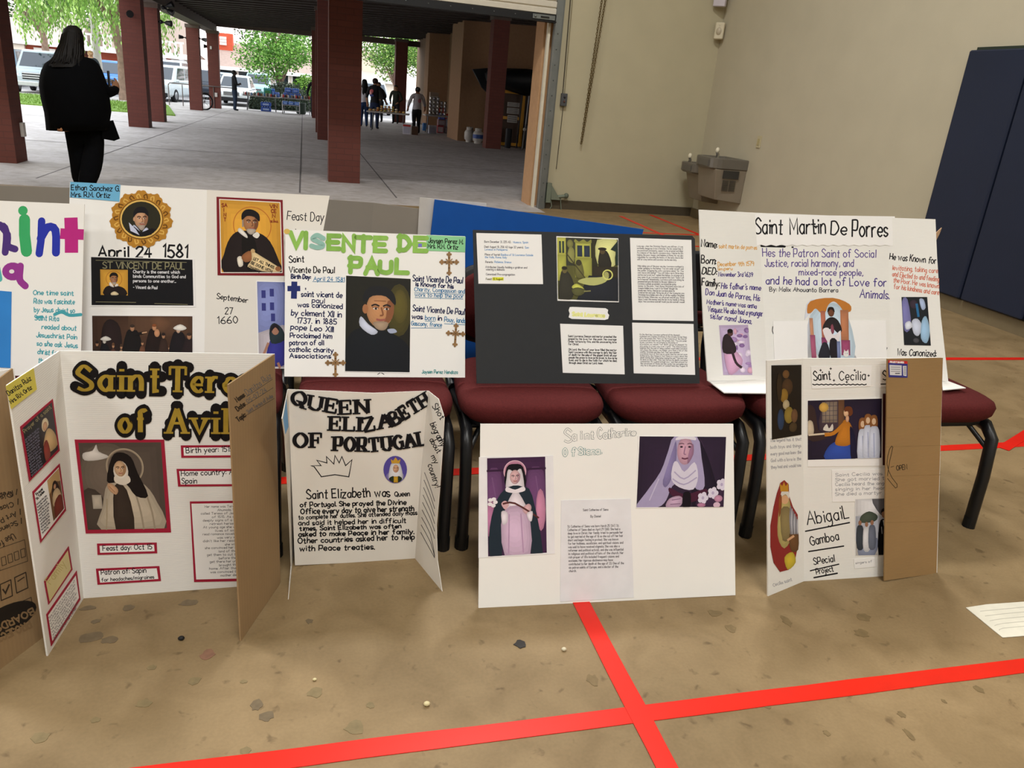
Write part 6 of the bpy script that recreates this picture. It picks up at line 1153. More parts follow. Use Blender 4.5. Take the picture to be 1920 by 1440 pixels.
# ------------------------------------------------------------------ tables and goods
ZT = lambda px, py, Y: aty(px, py, Y)
GRT = M('8f8c88', .5); TBL = M('b9b6b0', .5, var=.03); LEGM = M('5f6064', .4, .6)
def table(label, cx, cy, lx, ly, ht, rz=0.0, wish=False, mt=None, name='folding_table'):
    z0 = gz(cy); t = thing(name, label, 'table', (cx, cy, z0), None, rz)
    m = MB(); m.rbox((0, 0, ht-.02), (lx, ly, .04), mt or TBL, .02); m.build('tabletop', t, True)
    for sx in (-1, 1):
        for sy in (-1, 1):
            m = MB(); X_, Y_ = sx*lx*.36, sy*ly*.3
            if wish: m.tube([(X_, Y_*.2, ht-.04), (X_, Y_*.25, ht*.5), (X_+sx*.02, Y_*.7, ht*.18), (X_+sx*.03, Y_*1.3, .02)], .014, LEGM, 8); 
            else: m.tube([(X_, Y_, ht-.04), (X_*1.08, Y_*1.1, 0)], .014, LEGM, 8)
            m.build('leg', t, True)
    return t
ta = table('folding table heaped with wrapped pastries, four curved legs', 2.66, 26.9, 1.35, .7, .60, -.15, True)
rnd = random.Random(11); n = 0
for i in range(46):
    lv = 0 if i < 30 else 1 if i < 42 else 2; q = i if lv == 0 else i-30 if lv == 1 else i-42; nn = (10, 6, 4)[lv]
    u, v = (q % nn-(nn-1)/2)*.118, (q//nn-(1, .5, 0)[lv])*.15; a_ = -.15; x = 2.62+u*cos(a_)-v*sin(a_); y = 26.9+u*sin(a_)+v*cos(a_); lay = .033+.062*lv
    m = MB(); m.ball((0, 0, 0), (rnd.uniform(.046, .056), rnd.uniform(.045, .06), .03), M(('c99a5a', 'e0c898', 'b06a34', 'd8b060', 'a8a050', 'e6dcc8')[i % 6], .6), 8, 5)
    o = m.build('wrapped_pastry'); o.location = (x, y, gz(26.9)+.60+lay); o.rotation_euler = (0, rnd.uniform(-.06, .06), rnd.uniform(-.4, .4)); tag(o, 'wrapped pastry in the heap on the folding table', 'pastry', 'wrapped pastries heaped on the folding table')
tb = table('second folding table by the stucco wall, stacked with tins', 4.45, 28.0, .95, .7, .60, .0, True)
def box(name, label, c, d, col, rz=0.0, top=None, panel_=None, cat='box', group=None, flaps=False):
    t = thing(name, label, cat, c, group, rz); m = MB(); m.rbox((0, 0, d[2]/2), d, M(col, .7), .006); m.build('body', t, True)
    if top: m = MB(); m.box((0, 0, d[2]+.003), (d[0]*.98, d[1]*.98, .006), M(top, .7)); m.build('lid', t, True)
    if panel_: m = MB(); m.box((0, -d[1]/2-.002, d[2]*.48), (d[0]*.8, .004, d[2]*.7), M(panel_, .6)); m.build('printed_panel', t, True)
    if flaps:
        for s in (-1, 1): m = MB(); m.add([(s*d[0]/2, -d[1]/2, d[2]), (s*d[0]/2, d[1]/2, d[2]), (s*d[0]*.8, d[1]/2, d[2]*1.3), (s*d[0]*.8, -d[1]/2, d[2]*1.3)], [(0, 1, 2, 3)], M(col, .7)); m.build('flap', t, True)
    return t
bx = gl(763, 252); box('carton', 'white carton with red band and open flaps before the food table', (bx.x, bx.y+.12, gz(bx.y)), (.24, .2, .30), 'c9c8d4', -.1, None, 'b8b8c8', flaps=True)
m = MB(); m.box((bx.x, bx.y+.018, gz(bx.y)+.262), (.242, .006, .05), M('c03a34', .6)); o = m.build('red_band', bpy.data.objects['carton'])
bx = gl(775, 253); box('carton', 'dark brown carton beside the white carton with red band', (bx.x+.06, bx.y+.15, gz(bx.y)), (.2, .26, .25), '4a3222', -.1, '3a2a1e')
bx = gl(808, 250); box('carton', 'white carton under the table stacked with tins', (bx.x+.02, bx.y-.12, gz(bx.y)), (.26, .24, .26), 'a9a9b4', 0, 'b8b8c2', '9494a4')
bx = gl(796, 245); box('tote_bag', 'small blue bag on the ground beside the white carton under the tins', (bx.x, bx.y+.1, gz(bx.y)), (.12, .2, .26), '3a6ea8', 0, None, cat='bag')
bx = gl(832, 250); X0, Y0, Z0 = bx.x, bx.y+.15, gz(bx.y)
for i, (dx, w_, h_, c, top, pn, lb) in enumerate(((-.12, .22, .26, '8a2c34', '6a2028', 'b0a0a4', 'dark red carton at the bottom of the stack by the stucco wall'), (.16, .24, .24, '5a4448', '7a6468', '8a8088', 'grey brown carton at the bottom of the stack, against the pillar'), (-.08, .26, .2, '7a5a60', '5a4a50', '9a9098', 'dusty pink carton in the middle of the stack by the stucco wall'), (.18, .24, .24, '8c8a98', '9c9aa8', 'c0c0cc', 'pale grey carton second from the top against the pillar'), (-.08, .2, .2, '2a3a8a', '3a4a9a', '6a78b8', 'blue carton under the red crates by the stucco wall'))):
    zz = (0, 0, .26, .24, .46)[i]; box('carton', lb, (X0+dx, Y0+(.0 if i < 2 else .02), Z0+zz), (w_, .3, h_-.009), c, 0, top, pn)
RC = 'b02420'
for i, (dx, zz, lb) in enumerate(((-.1, .664, 'bright red crate on the blue carton, nearest the tins'), (.16, .484, 'bright red crate on the pale grey carton, nearest the pillar'))):
    t = thing('plastic_crate', lb, 'crate', (X0+dx, Y0+.02, Z0+zz)); m = MB()
    for a, b_, c_, d_ in ((0, -.14, .24, .01), (0, .14, .24, .01)): m.box((a, b_, .09), (c_, d_, .17), M(RC, .5))
    for s in (-1, 1): m.box((s*.115, 0, .09), (.01, .27, .17), M(RC, .5))
    m.box((0, 0, .008), (.24, .28, .014), M(RC, .5)); m.build('body', t, True)
    for q in range(4): m = MB(); m.box((-.08+q*.055, -.147, .09), (.022, .006, .11), M('e0503c', .5)); m.build('slot', t, True)
# trays of tins on the second table
rnd = random.Random(3); n = 0
for lv in range(5):
    for i in range(5):
        if lv == 4 and i > 2: continue
        x, y, z = 4.18+i*.125, 27.92+(i % 2)*.02, gz(28)+.60+lv*.118
        m = MB(); m.lathe((0, 0, 0), [(.046, 0), (.05, .004), (.05, .108), (.046, .112)], M(('b8bac0', 'c9c6c0', '9c9aa0')[(i+lv) % 3], .25, .8), 12); o = m.build('tin_can'); o.location = (x, y, z)
        tag(o, 'shiny silver tin in the stack on the second folding table', 'tin', 'silver tins stacked on the second folding table')
box('carton', 'carton of jars on top of the stacked tins, against the wall', (4.32, 28.2, gz(28)+.60), (.3, .22, .72), '8a7868', 0, 'a89880', 'c0b8a8')

# goods tables at the far end
tcx = aty(500, 181, 36.6).x
ZG = gz(36.8)
HT1 = aty(500, 181, 36.4).z-gz(36.7); HT2 = aty(560, 185, 36.0).z-gz(36.2)
t1 = table('long folding table of groceries before the dark hedge', -1.72, 36.7, 1.5, .7, HT1, 0.0, False, GRT)
t2 = table('folding table continuing the groceries up to the middle columns', -.27, 36.3, 1.35, .7, HT2, 0.0, False, GRT)
def water(label, c, d, col, pal, rz=0.0):
    t = thing('water_pack', label, 'water pack', c, 'shrink-wrapped water packs', rz); m = MB(); m.rbox((0, 0, d[2]/2), d, M(col, .25, var=.15, scale=30, spec=.6), .03); m.build('wrap', t, True)
    m = MB(); m.box((0, -d[1]/2-.002, d[2]*.5), (d[0]*.6, .006, d[2]*.45), M(pal, .4)); m.build('label', t, True)
    k = 0
    for i in range(4): m = MB(); m.lathe((-d[0]*.36+i*d[0]*.24, -d[1]*.2, d[2]), [(.022, -.01), (.018, .02), (.016, .03)], M(pal, .4), 8); m.build('bottle_neck', t, True)
    return t
zt = gz(36.7)+HT1+.001
water('teal water pack lying lower at the hedge side of the table', (-1.80, 36.85, zt), (.28, .3, .16), '7cc4c0', 'b8e0d8')
water('large teal and green water pack standing tallest on the table', (-1.47, 36.85, zt), (.32, .28, .32), '3fa8a0', '4a9a58')
water('plain blue water pack beside the tall teal pack', (-1.24, 36.85, zt), (.12, .28, .30), '3f78d8', '7aa8e8')
water('small lilac blue pack at the end of the first table', (-1.08, 36.85, zt), (.18, .26, .17), '5a78c8', '9ab0e0')
zt2 = gz(36.3)+HT2+.001
for i, (x, zz, lb) in enumerate(((-.70, 0, 'blue water pack at the lower left of the stack of blue packs'), (-.46, 0, 'blue water pack in the lower middle of the stack of blue packs'), (-.22, 0, 'blue water pack at the lower right of the stack of blue packs'), (-.62, .2, 'blue water pack at the upper left of the stack of blue packs'), (-.32, .2, 'blue water pack at the upper right of the stack of blue packs'))): water(lb, (x, 36.46, zt2+zz), (.235 if zz == 0 else .28, .3, .165), ('3a62c0', '4a78d8', '3458b0')[i % 3], '8aa8e8')
for i, (x, zz) in enumerate(((-1.55, .0), (-1.55, .2))): water(('blue pack with pale labels on the ground under the first table', 'blue pack with pale labels stacked on the one under the first table')[i], (x, 36.85, ZG+zz), (.42, .3, .165), '2f58b8', 'a8c0e8')
rnd = random.Random(21); cs = ('e8e4dc', 'c03a30', '2c2c30', '8a5a34', 'd8d8dc', '3a6a9c', 'b0a890', '4a3a30')
for i in range(44):
    tt = i/43; x = -2.42+tt*2.78; y = (36.52 if x < -.97 else 36.12)+rnd.uniform(-.06, .05); zz = (zt if x < -.97 else zt2)
    if -1.04 < x < -.9: continue
    h_ = rnd.uniform(.09, .15); m = MB(); m.lathe((0, 0, 0), [(.026, 0), (.03, .006), (.03, h_*.8), (.016, h_*.92), (.016, h_)], M(cs[i % 8], .4), 10); o = m.build('grocery_can'); o.location = (x, y, zz)
    tag(o, 'small can or bottle in the row along the grocery tables', 'can', 'cans and bottles in a row on the grocery tables')
t = thing('trolley', 'stainless two-shelf trolley under the stack of blue packs', 'trolley', (-.5, 35.55, gz(35.5))); z0 = gz(35.5); CRM = M('b8b8bc', .3, .8)
for sx in (-1, 1):
    for sy in (-1, 1):
        m = MB(); m.tube([(-.5+sx*.34, 35.5+sy*.18, z0+.09), (-.5+sx*.34, 35.5+sy*.18, z0+.50)], .014, CRM, 8); o = m.build('leg', t)
        m = MB(); m.lathe((-.5+sx*.34, 35.5+sy*.18, z0+.045), [(.02, -.018), (.045, -.014), (.045, .014), (.02, .018)], M('9a9a9c', .5), 12, (1, 0, 0)); m.build('caster', o)
for zz in (.14, .36): m = MB(); m.box((-.5, 35.5, z0+zz), (.66, .4, .025), CRM); m.build('shelf', t)
for i, x in enumerate((-.72, -.48, -.25)): water(('blue pack on the upper trolley shelf, nearest the hedge side', 'blue pack in the middle of the upper trolley shelf', 'blue pack on the upper trolley shelf, nearest the columns')[i], (x-.01, 35.5, z0+.3735), (.22, .3, .11), '4a78c8', '9ab8e8')
m = MB(); m.lathe((-.1, 36.7, gz(36.5)), [(.16, 0), (.2, .04), (.2, .42), (.22, .45), (.2, .45), (.19, .42)], M('3a4a40', .5), 16); tag(m.build('waste_bin'), 'dark green bin on the ground under the second grocery table', 'bin')

# gas bottles, cart with yellow frames and folded canopy
def gas(label, px, py, band):
    p = gl(px, py); t = thing('gas_bottle', label, 'gas bottle', (p.x, p.y+.13, gz(p.y))); wm = M('b4b0aa', .4)
    m = MB(); m.lathe((0, 0, 0), [(.10, 0), (.11, .03), (.10, .05), (.145, .08), (.155, .14), (.155, .27), (.13, .33), (.05, .365)], wm, 20); m.build('tank', t, True)
    m = MB(); m.lathe((0, 0, 0), [(.10, .35), (.10, .43), (.085, .43), (.085, .35)], wm, 16); m.build('collar', t, True)
    m = MB(); m.tube([(0, 0, .36), (0, 0, .44)], .025, M('6a6254', .4, .6), 8); m.build('valve', t, True)
    if band: m = MB(); m.lathe((0, 0, 0), [(.1562, .15), (.1562, .26)], M('2c4a8a', .4), 20); m.build('label_band', t, True)
gas('plain white gas bottle against the stucco pillar', 881, 267, False); gas('white gas bottle with blue band beside the dark red column', 897, 270, True)
YEL = M('c08a1c', .5); p = gl(985, 278); cx, cy, cz = 6.05, 22.9, gz(22.9)
t = thing('kiosk_cart', 'dark cart with yellow door frames and pinned notices', 'cart', (cx, cy, cz))
m = MB(); m.box((cx+.35, cy+.42, cz+.75), (1.75, .6, 1.45), M('2a1f18', .7)); m.build('body', t)
for i, (x0, x1) in enumerate(((5.42, 6.10), (6.35, 7.1))):
    m = MB(); y = cy+.08
    for x in (x0, x1): m.box((x, y, cz+.78), (.09, .06, 1.5), YEL)
    for z in (1.5, .80, .08): m.box(((x0+x1)/2, y, cz+z), (x1-x0, .05, .08), YEL)
    o = m.build('door_frame', t)
    m = MB(); m.box(((x0+x1)/2, y+.02, cz+.8), (x1-x0-.05, .02, 1.4), M('3c2a1c', .6)); m.build('door_panel', o)
for i, (zx, zz, w_, h_) in enumerate(((5.80, 1.19, .36, .12), (5.80, 1.02, .36, .16), (5.80, .80-.0, .3, .2))):
    m = MB(); m.box((zx, cy+.02, cz+zz-.02), (w_, .006, h_), M('9a9690', .6)); o = m.build('notice', t)
    m = MB()
    for k in range(3): m.box((zx, cy+.015, cz+zz-.02+h_*.28-k*h_*.28), (w_*.8, .004, h_*.08), M('4a4a4c', .6))
    m.build('print', o)
t = thing('canopy', 'dark fabric canopy spread over the cart with yellow frames', 'canopy', (6.0, cy-.3, cz+1.7)); m = MB(); rnd = random.Random(9)
c = V3((6.05, cy-.3, 0)); zt_ = cz+2.05
rings = []
for r_, z in ((.02, 2.12), (.5, 2.09), (.9, 2.0), (1.05, 1.93), (1.0, 1.72), (.8, 1.62), (.4, 1.52), (.02, 1.45)):
    rings.append([V3((c.x+r_*1.12*cos(2*pi*k/24)*(1+.05*sin(5*2*pi*k/24)), c.y+.62*r_*sin(2*pi*k/24), cz+z+.02*sin(7*2*pi*k/24))) for k in range(24)])
m.loft(rings, M('0f1216', .6, var=.2)); m.build('fabric', t)
m = MB(); m.loft([[V3((4.55+.5*k, cy+.1-.1*j, cz+z)) for k, z in ((0, 2.0), (1, 2.08), (1.2, 1.3), (.6, 1.55))] for j in (0, 1)], M('1a2026', .6)); m.build('hanging_flap', t)
for x, h_, cc in ((5.92, 1.5, '1c1c1e'), (6.12, 1.6, '8c8c90')): m = MB(); m.tube([(x, cy-.25, cz), (x+.05, cy-.25, cz+h_)], .02, M(cc, .4, .5), 8); m.build('pole', t)
for x, hh, rr in ((5.62, .5, .09), (6.35, .62, .24)):
    m = MB(); m.lathe((x, cy-.42, cz), [(rr*.85, 0), (rr, .05), (rr, hh), (rr*.9, hh+.03)], M('111316', .6), 16); tag(m.build('waste_bin'), 'slim black bin under the canopy, near the dark red column' if rr < .2 else 'broad black bin under the canopy beside the steel pole', 'bin')
t = thing('bollard', 'thin grey post with round cap before the black bin', 'post', (6.02, cy-.62, cz)); m = MB(); m.tube([(6.0, cy-.62, cz), (6.02, cy-.62, cz+.52)], .025, M('6c6a66', .5), 8); m.build('shaft', t); m = MB(); m.ball((6.02, cy-.62, cz+.55), .05, M('a8a49c', .5), 10, 6); m.build('cap', t)

# floodlights and outlet boxes on the columns
def flood(label, p, dirs, cx=None, cy=None):
    t = thing('floodlight', label, 'lamp', p); m = MB(); p = V3(p); m.ball(p, .05, BLK, 8, 5); m.tube([p, (cx, cy, p.z)], .022, BLK, 6); m.build('bracket', t)
    for d in dirs:
        d = V3(d).normalized(); m = MB(); m.tube([p, p+d*.10, p+d*.12, p+d*.26], [.018, .018, .045, .075], BLK, 10); m.build('lamp_head', t)
for lb, px, py, Y, (dirs, cx, cy) in (('black twin floodlight high on the hidden face of the close pair', 306, 14, 22.75, (((1, -.3, .4), (1, -.2, -.5)), -3.27, 22.8)), ('black floodlight on the close pair, aimed right', 302, 41, 22.75, (((1, -.3, -.1),), -3.49, 22.8)), ('black floodlight sticking out left of the column with the wheel', 350, 71, 32.2, (((-1, -.3, .05),), -3.99, 32.2)), ('black floodlight sticking out right of the column with the wheel', 373, 72, 32.2, (((1, -.3, -.15),), -3.61, 32.2)), ('black floodlight left of the far column beside the man', 395, 88, 35.6, (((-1, -.3, .02),), -3.66, 35.6)), ('round black lamp on the front of the nearer close-pair column', 241, 27, 19.85, (((.3, -1, 0),), -3.58, 19.92))): flood(lb, tuple(aty(px, py, Y)), dirs, cx, cy)
for lb, px, py, Y, w_ in (('grey outlet box low on the column at the photo edge', 45, 243, 11.1, .09), ('small white outlet box low on the far column beside the man', 408, 178, 35.47, .1), ('small white outlet on the upper part of the far column', 402, 90, 35.47, .07)):
    c = V3((-3.47+(px-405)*.02, 35.47, aty(px, py, Y).z)) if Y > 12 else atx(43, 243, -3.41); m = MB(); m.rbox(c, (w_, .05, w_*1.6) if Y > 12 else (.04, .1, .17), M('c4beb8', .5), .008); tag(m.build('outlet_box'), lb, 'outlet')
# wheel showing behind the column, hand rail
t = thing('cart_wheel', 'black spoked wheel showing behind the column with floodlights', 'wheel', (-3.62, 33.0, gz(33)+.3)); c = V3((-3.60, 32.95, gz(33)+.3))
m = MB(); m.tube([c+V3((.04*cos(2*pi*k/24)*0+.28*cos(2*pi*k/24), .12*cos(2*pi*k/24), .3*sin(2*pi*k/24)*.97)) for k in range(25)], .03, M('101012', .6), 8, caps=False); m.build('tyre', t)
m = MB()
for k in range(8): m.tube([c, c+V3((.26*cos(pi*k/4), .11*cos(pi*k/4), .28*sin(pi*k/4)))], .008, CRM, 5)
m.build('spokes', t); m = MB(); m.ball(c, .05, CRM, 8, 5); m.build('hub', t)
t = thing('hand_rail', 'thin grey steel hand rail before the white minivan', 'rail', (-4.6, 35.2, gz(35))); RM = M('6a625e', .4, .5)
zr = gz(35.2)
m = MB(); m.tube([(-5.15, 35.2, zr+.75), (-5.1, 35.2, zr+.83), (-2.6, 35.6, zr+.83)], .022, RM, 8); m.build('top_rail', t)
for x in (-5.15, -4.65, -4.15, -3.5, -2.75): m = MB(); m.tube([(x, 35.2+(x+5.15)*.16, zr), (x, 35.2+(x+5.15)*.16, zr+.8)], .018, RM, 8); m.build('post', t)
# ------------------------------------------------------------------ parked cars
TYR = M('141416', .8); RIM = M('a0a2a6', .35, .7); WIN = M('1d2a38', .08, spec=.8); HL = M('d8e0e8', .15, spec=.8); TLR = M('8a1414', .3); CHR = M('b8bcc2', .2, .8); DKP = M('1a1b1e', .6)
def car(label, pos, rz, col, kind='suv', L=4.7, Wd=1.85, Ht=1.75, group='parked cars', grille=True, plate=True, rack=False, big=False):
    t = thing('car', label, 'car', pos, group, rz); t.scale = (.84, .84, .84); pm = M(col, .25, .15, var=.03, scale=2, spec=.6)
    # front towards -y; profile (y, z) of hood, roof
    hw = Wd/2; gc = .26 if not big else .36; belt = Ht*.56
    P = {'suv': ([0, .02, .04, .24, .27, .95, .98, 1], [.55, .85, .98, 1.0, 1.0, 1.0, .95, .5]), 'van': ([0, .02, .05, .17, .20, .96, .99, 1], [.5, .8, .92, 1.0, 1.0, 1.0, .95, .5]), 'sedan': ([0, .02, .06, .28, .32, .82, .97, 1], [.5, .8, .9, .98, 1.0, 1.0, .95, .55])}[kind]
    rings = []
    for f, b in zip(*P):
        y = -L/2+f*L; zt_ = gc+(belt-gc)*b; q = .93 if f in (0, 1) else 1.0; w = hw*q*(1 if 0 < f < 1 else .96)
        rings.append([V3((-w*.9, y, gc)), V3((-w, y, gc+.12)), V3((-w, y, gc+(zt_-gc)*.62)), V3((-w*.95, y, zt_-.04)), V3((-w*.82, y, zt_)), V3((0, y, zt_+.025)), V3((w*.82, y, zt_)), V3((w*.95, y, zt_-.04)), V3((w, y, gc+(zt_-gc)*.62)), V3((w, y, gc+.12)), V3((w*.9, y, gc))])
    m = MB(); m.loft(rings, pm, smooth=False); m.build('body', t, True, bevel=.03)
    f0, f1, f2, f3 = {'suv': (.24, .38, .88, .97), 'van': (.16, .34, .92, .985), 'sedan': (.27, .43, .68, .84)}[kind]
    Y = lambda f: -L/2+f*L
    zb = belt-.01; R_ = []
    for z, a, b, w in ((zb, f0, f3, .94), (Ht-.06, f1, f2, .76), (Ht, f1+.03, f2-.03, .68)): R_.append([V3((-hw*w, Y(a), z)), V3((hw*w, Y(a), z)), V3((hw*w, Y(b), z)), V3((-hw*w, Y(b), z))])
    m = MB(); m.loft(R_, pm, smooth=False); m.build('cabin', t, True, bevel=.02)
    A, B = R_[0], R_[1]
    def pane(name, i, j, u0, u1, v0=.14, v1=.92, off=.012):
        g_ = lambda u, v: (A[i]*(1-u)+A[j]*u)*(1-v)+(B[i]*(1-u)+B[j]*u)*v
        q = [g_(u0, v0), g_(u1, v0), g_(u1, v1), g_(u0, v1)]; n = (q[1]-q[0]).cross(q[3]-q[0]).normalized()
        if n.dot((q[0]+q[2])/2-V3((0, 0, (zb+Ht)/2))) < 0: n = -n
        m = MB(); m.prism([p+n*off for p in q], -n*.02, WIN); m.build(name, t, True)
    pane('windshield', 0, 1, .06, .94); pane('rear_window', 3, 2, .06, .94)
    for i, j in ((0, 3), (1, 2)):
        for u0, u1 in (((.10, .40), (.43, .68), (.71, .92)) if kind != 'sedan' else ((.14, .47), (.51, .84))): pane('side_window', i, j, u0, u1)
    wr = .33 if not big else .38
    for sx in (-1, 1):
        for f in (.19, .81):
            m = MB(); m.lathe((sx*(hw-.09), Y(f), wr), [(wr*.6, -.10), (wr*.96, -.1), (wr, -.06), (wr, .06), (wr*.96, .1), (wr*.6, .1)], TYR, 20, (1, 0, 0)); o = m.build('wheel', t, True)
            m = MB(); m.lathe((sx*(hw-.09), Y(f), wr), [(wr*.2, -.108), (wr*.58, -.104), (wr*.58, .104), (wr*.2, .108)], RIM, 14, (1, 0, 0)); m.build('rim', o, True)
        m = MB(); m.rbox((sx*hw*.72, Y(.012), gc+(belt-gc)*.62), (.32, .1, .14), HL, .03); m.build('headlight', t, True)
        m = MB(); m.rbox((sx*hw*.86, Y(.99), gc+(belt-gc)*.72), (.16, .08, .26), TLR, .03); m.build('tail_light', t, True)
        m = MB(); m.ball((sx*(hw+.08), Y(f0+.05), belt+.06), (.10, .06, .07), pm, 10, 6); m.build('mirror', t, True)
    for f, s in ((0.0, -1), (1.0, 1)):
        m = MB(); m.rbox((0, Y(f)+s*.03, gc+.10), (Wd*.92, .14, .2), DKP if not big else CHR, .05); m.build('bumper', t, True)
    if grille:
        m = MB(); m.box((0, Y(.004)-.01, gc+(belt-gc)*.60), (Wd*.44, .06, .2 if not big else .3), DKP); o = m.build('grille', t, True)
        for k in range(3): m = MB(); m.box((0, Y(.0)-.032, gc+(belt-gc)*.60-.07+k*.07*(1.4 if big else 1)), (Wd*.44, .03, .025 if not big else .045), CHR); m.build('grille_bar', o, True)
    if plate: m = MB(); m.box((0, Y(0)-.055, gc+.14), (.32, .02, .15), M('c8d4e0', .5)); m.build('license_plate', t, True)
    if rack:
        for sx in (-1, 1): m = MB(); m.tube([(sx*hw*.6, Y(f1+.05), Ht+.05), (sx*hw*.6, Y(f2-.05), Ht+.05)], .025, CRM, 6); m.build('roof_rail', t, True)
    return t
zc = -.3
car('pale truck-like wagon with a chrome grille, parked facing the lawn', (-10.35, 38.4, zc), .08, 'a8b4ba', 'suv', 5.4, 2.0, 1.95, big=True)
car('dark wagon behind the pale wagon with chrome grille', (-13.3, 43.2, zc), .08, '4a6272', 'suv', 4.9, 1.9, 1.9)
car('bright blue car behind the tree trunk', (-9.0, 44.6, zc), .03, '3d78c8', 'van', 4.9, 1.9, 1.75)
car('white minivan parked between two brick columns', (-5.95, 40.6, zc), -.22, 'd4dee2', 'van', 4.9, 1.95, 1.8)
car('white car with roof rack behind the white minivan', (-7.0, 49.2, zc), -.03, 'ccd6dc', 'suv', 4.8, 1.9, 2.1, rack=True)
car('dark grey car between the two far columns', (-4.95, 47.4, zc), pi+.03, '2c3340', 'suv', 4.5, 1.85, 1.7)
car('silver car glimpsed behind the dark grey car', (-7.6, 55.0, zc), pi, '8a96a0', 'sedan', 4.4, 1.8, 1.6)
car('white sedan directly behind the man with folded arms', (-3.08, 41.9, zc), -.06, 'dfe6e8', 'sedan', 4.5, 1.85, 1.6)
car('pale blue car further behind the man with folded arms', (-4.6, 54.0, zc), -.05, 'a8c4d4', 'sedan', 4.5, 1.8, 1.6)
car('light teal car rising behind the dark hedge', (-2.45, 50.6, zc), -.1, 'a4c8d0', 'suv', 4.6, 1.9, 1.8)
car('white car behind the people at the food table', (3.6, 45.4, zc), .05, 'c0ccd0', 'suv', 4.7, 1.9, 1.9)
car('grey car far behind the people with long hair', (1.5, 52, zc), .05, '9aa4ac', 'sedan', 4.7, 1.85, 1.6)

# ------------------------------------------------------------------ trees and shrubs
BARK = M('8a7464', .9, var=.25, scale=6, bump=.5, bscale=20)
def leaves(m, cs, n, rad, size, rnd, drop=0.0, sq=(1, 1, 1)):
    for i in range(n):
        c = rnd.choice(cs); d = V3((rnd.gauss(0, 1), rnd.gauss(0, 1), rnd.gauss(0, 1))).normalized()*rad*rnd.uniform(.35, 1)**.6
        p = c+V3((d.x*sq[0], d.y*sq[1], d.z*sq[2])); s_ = size*rnd.uniform(.6, 1.3)
        a = V3((rnd.gauss(0, 1), rnd.gauss(0, 1), rnd.gauss(0, .6))).normalized(); b_ = a.cross(V3((rnd.gauss(0, 1), rnd.gauss(0, 1), rnd.gauss(0, 1)))).normalized()
        if drop: a = (a*.35+V3((0, 0, -1))).normalized(); b_ = a.cross(V3((rnd.gauss(0, 1), rnd.gauss(0, 1), 0))).normalized()
        L_ = s_*(1+drop*2.2); w = s_*(.5 if drop else .62)
        yield (p-a*L_*.5, p+b_*w*.5, p+a*L_*.5, p-b_*w*.5), d.z
def tree(name, label, base, h, trunk_h, r, crown, leafc, n, size, rad, drop=0.0, seed=1, branches=5, cat='tree', sq=(1, 1, 1), thick=.18, group=None):
    t = thing(name, label, cat, base, group); rnd = random.Random(seed); bx, by, bz = base
    m = MB(); tp = V3((bx, by, bz)); pts = [tp+V3((.12*sin(i*1.3+seed), .1*cos(i*1.7), trunk_h*i/4)) for i in range(5)]
    if thick: m.tube(pts, [thick*(1.25-.16*i) for i in range(5)], BARK, 10)
    cs = []
    for i in range(branches):
        a = 2*pi*i/branches+seed; q = crown*rnd.uniform(.45, .95); e = V3((bx+q*cos(a)*sq[0], by+q*sin(a)*sq[1], bz+trunk_h+(h-trunk_h)*rnd.uniform(.25, .8)))
        if thick: m.tube([pts[-1]-V3((0, 0, trunk_h*.15)), pts[-1].lerp(e, .5)+V3((0, 0, .3)), e], [thick*.45, thick*.3, thick*.1], BARK, 6)
        cs += [e, pts[-1].lerp(e, .6)+V3((0, 0, (h-trunk_h)*.2)), e+V3((rnd.uniform(-.6, .6), rnd.uniform(-.6, .6), rnd.uniform(-.3, .6)))]
        if drop: cs += [e+V3((0, 0, -.6)), e+V3((.3, .3, -1.2))]
    if m.v: m.build('trunk', t)
    m = MB(); ms = [M(c, .7, var=.2, scale=1.5, spec=.25) for c in leafc]; V_, F_, K_ = [], [], []
    for q, dz in leaves(m, cs, n, rad, size, rnd, drop, sq): 
        b0 = len(m.v); m.v.extend(q); m.f.append([b0, b0+1, b0+2, b0+3]); m.mi.append(m.slot(rnd.choice(ms))); m.sm.append(False)
    m.build('foliage', t); return t
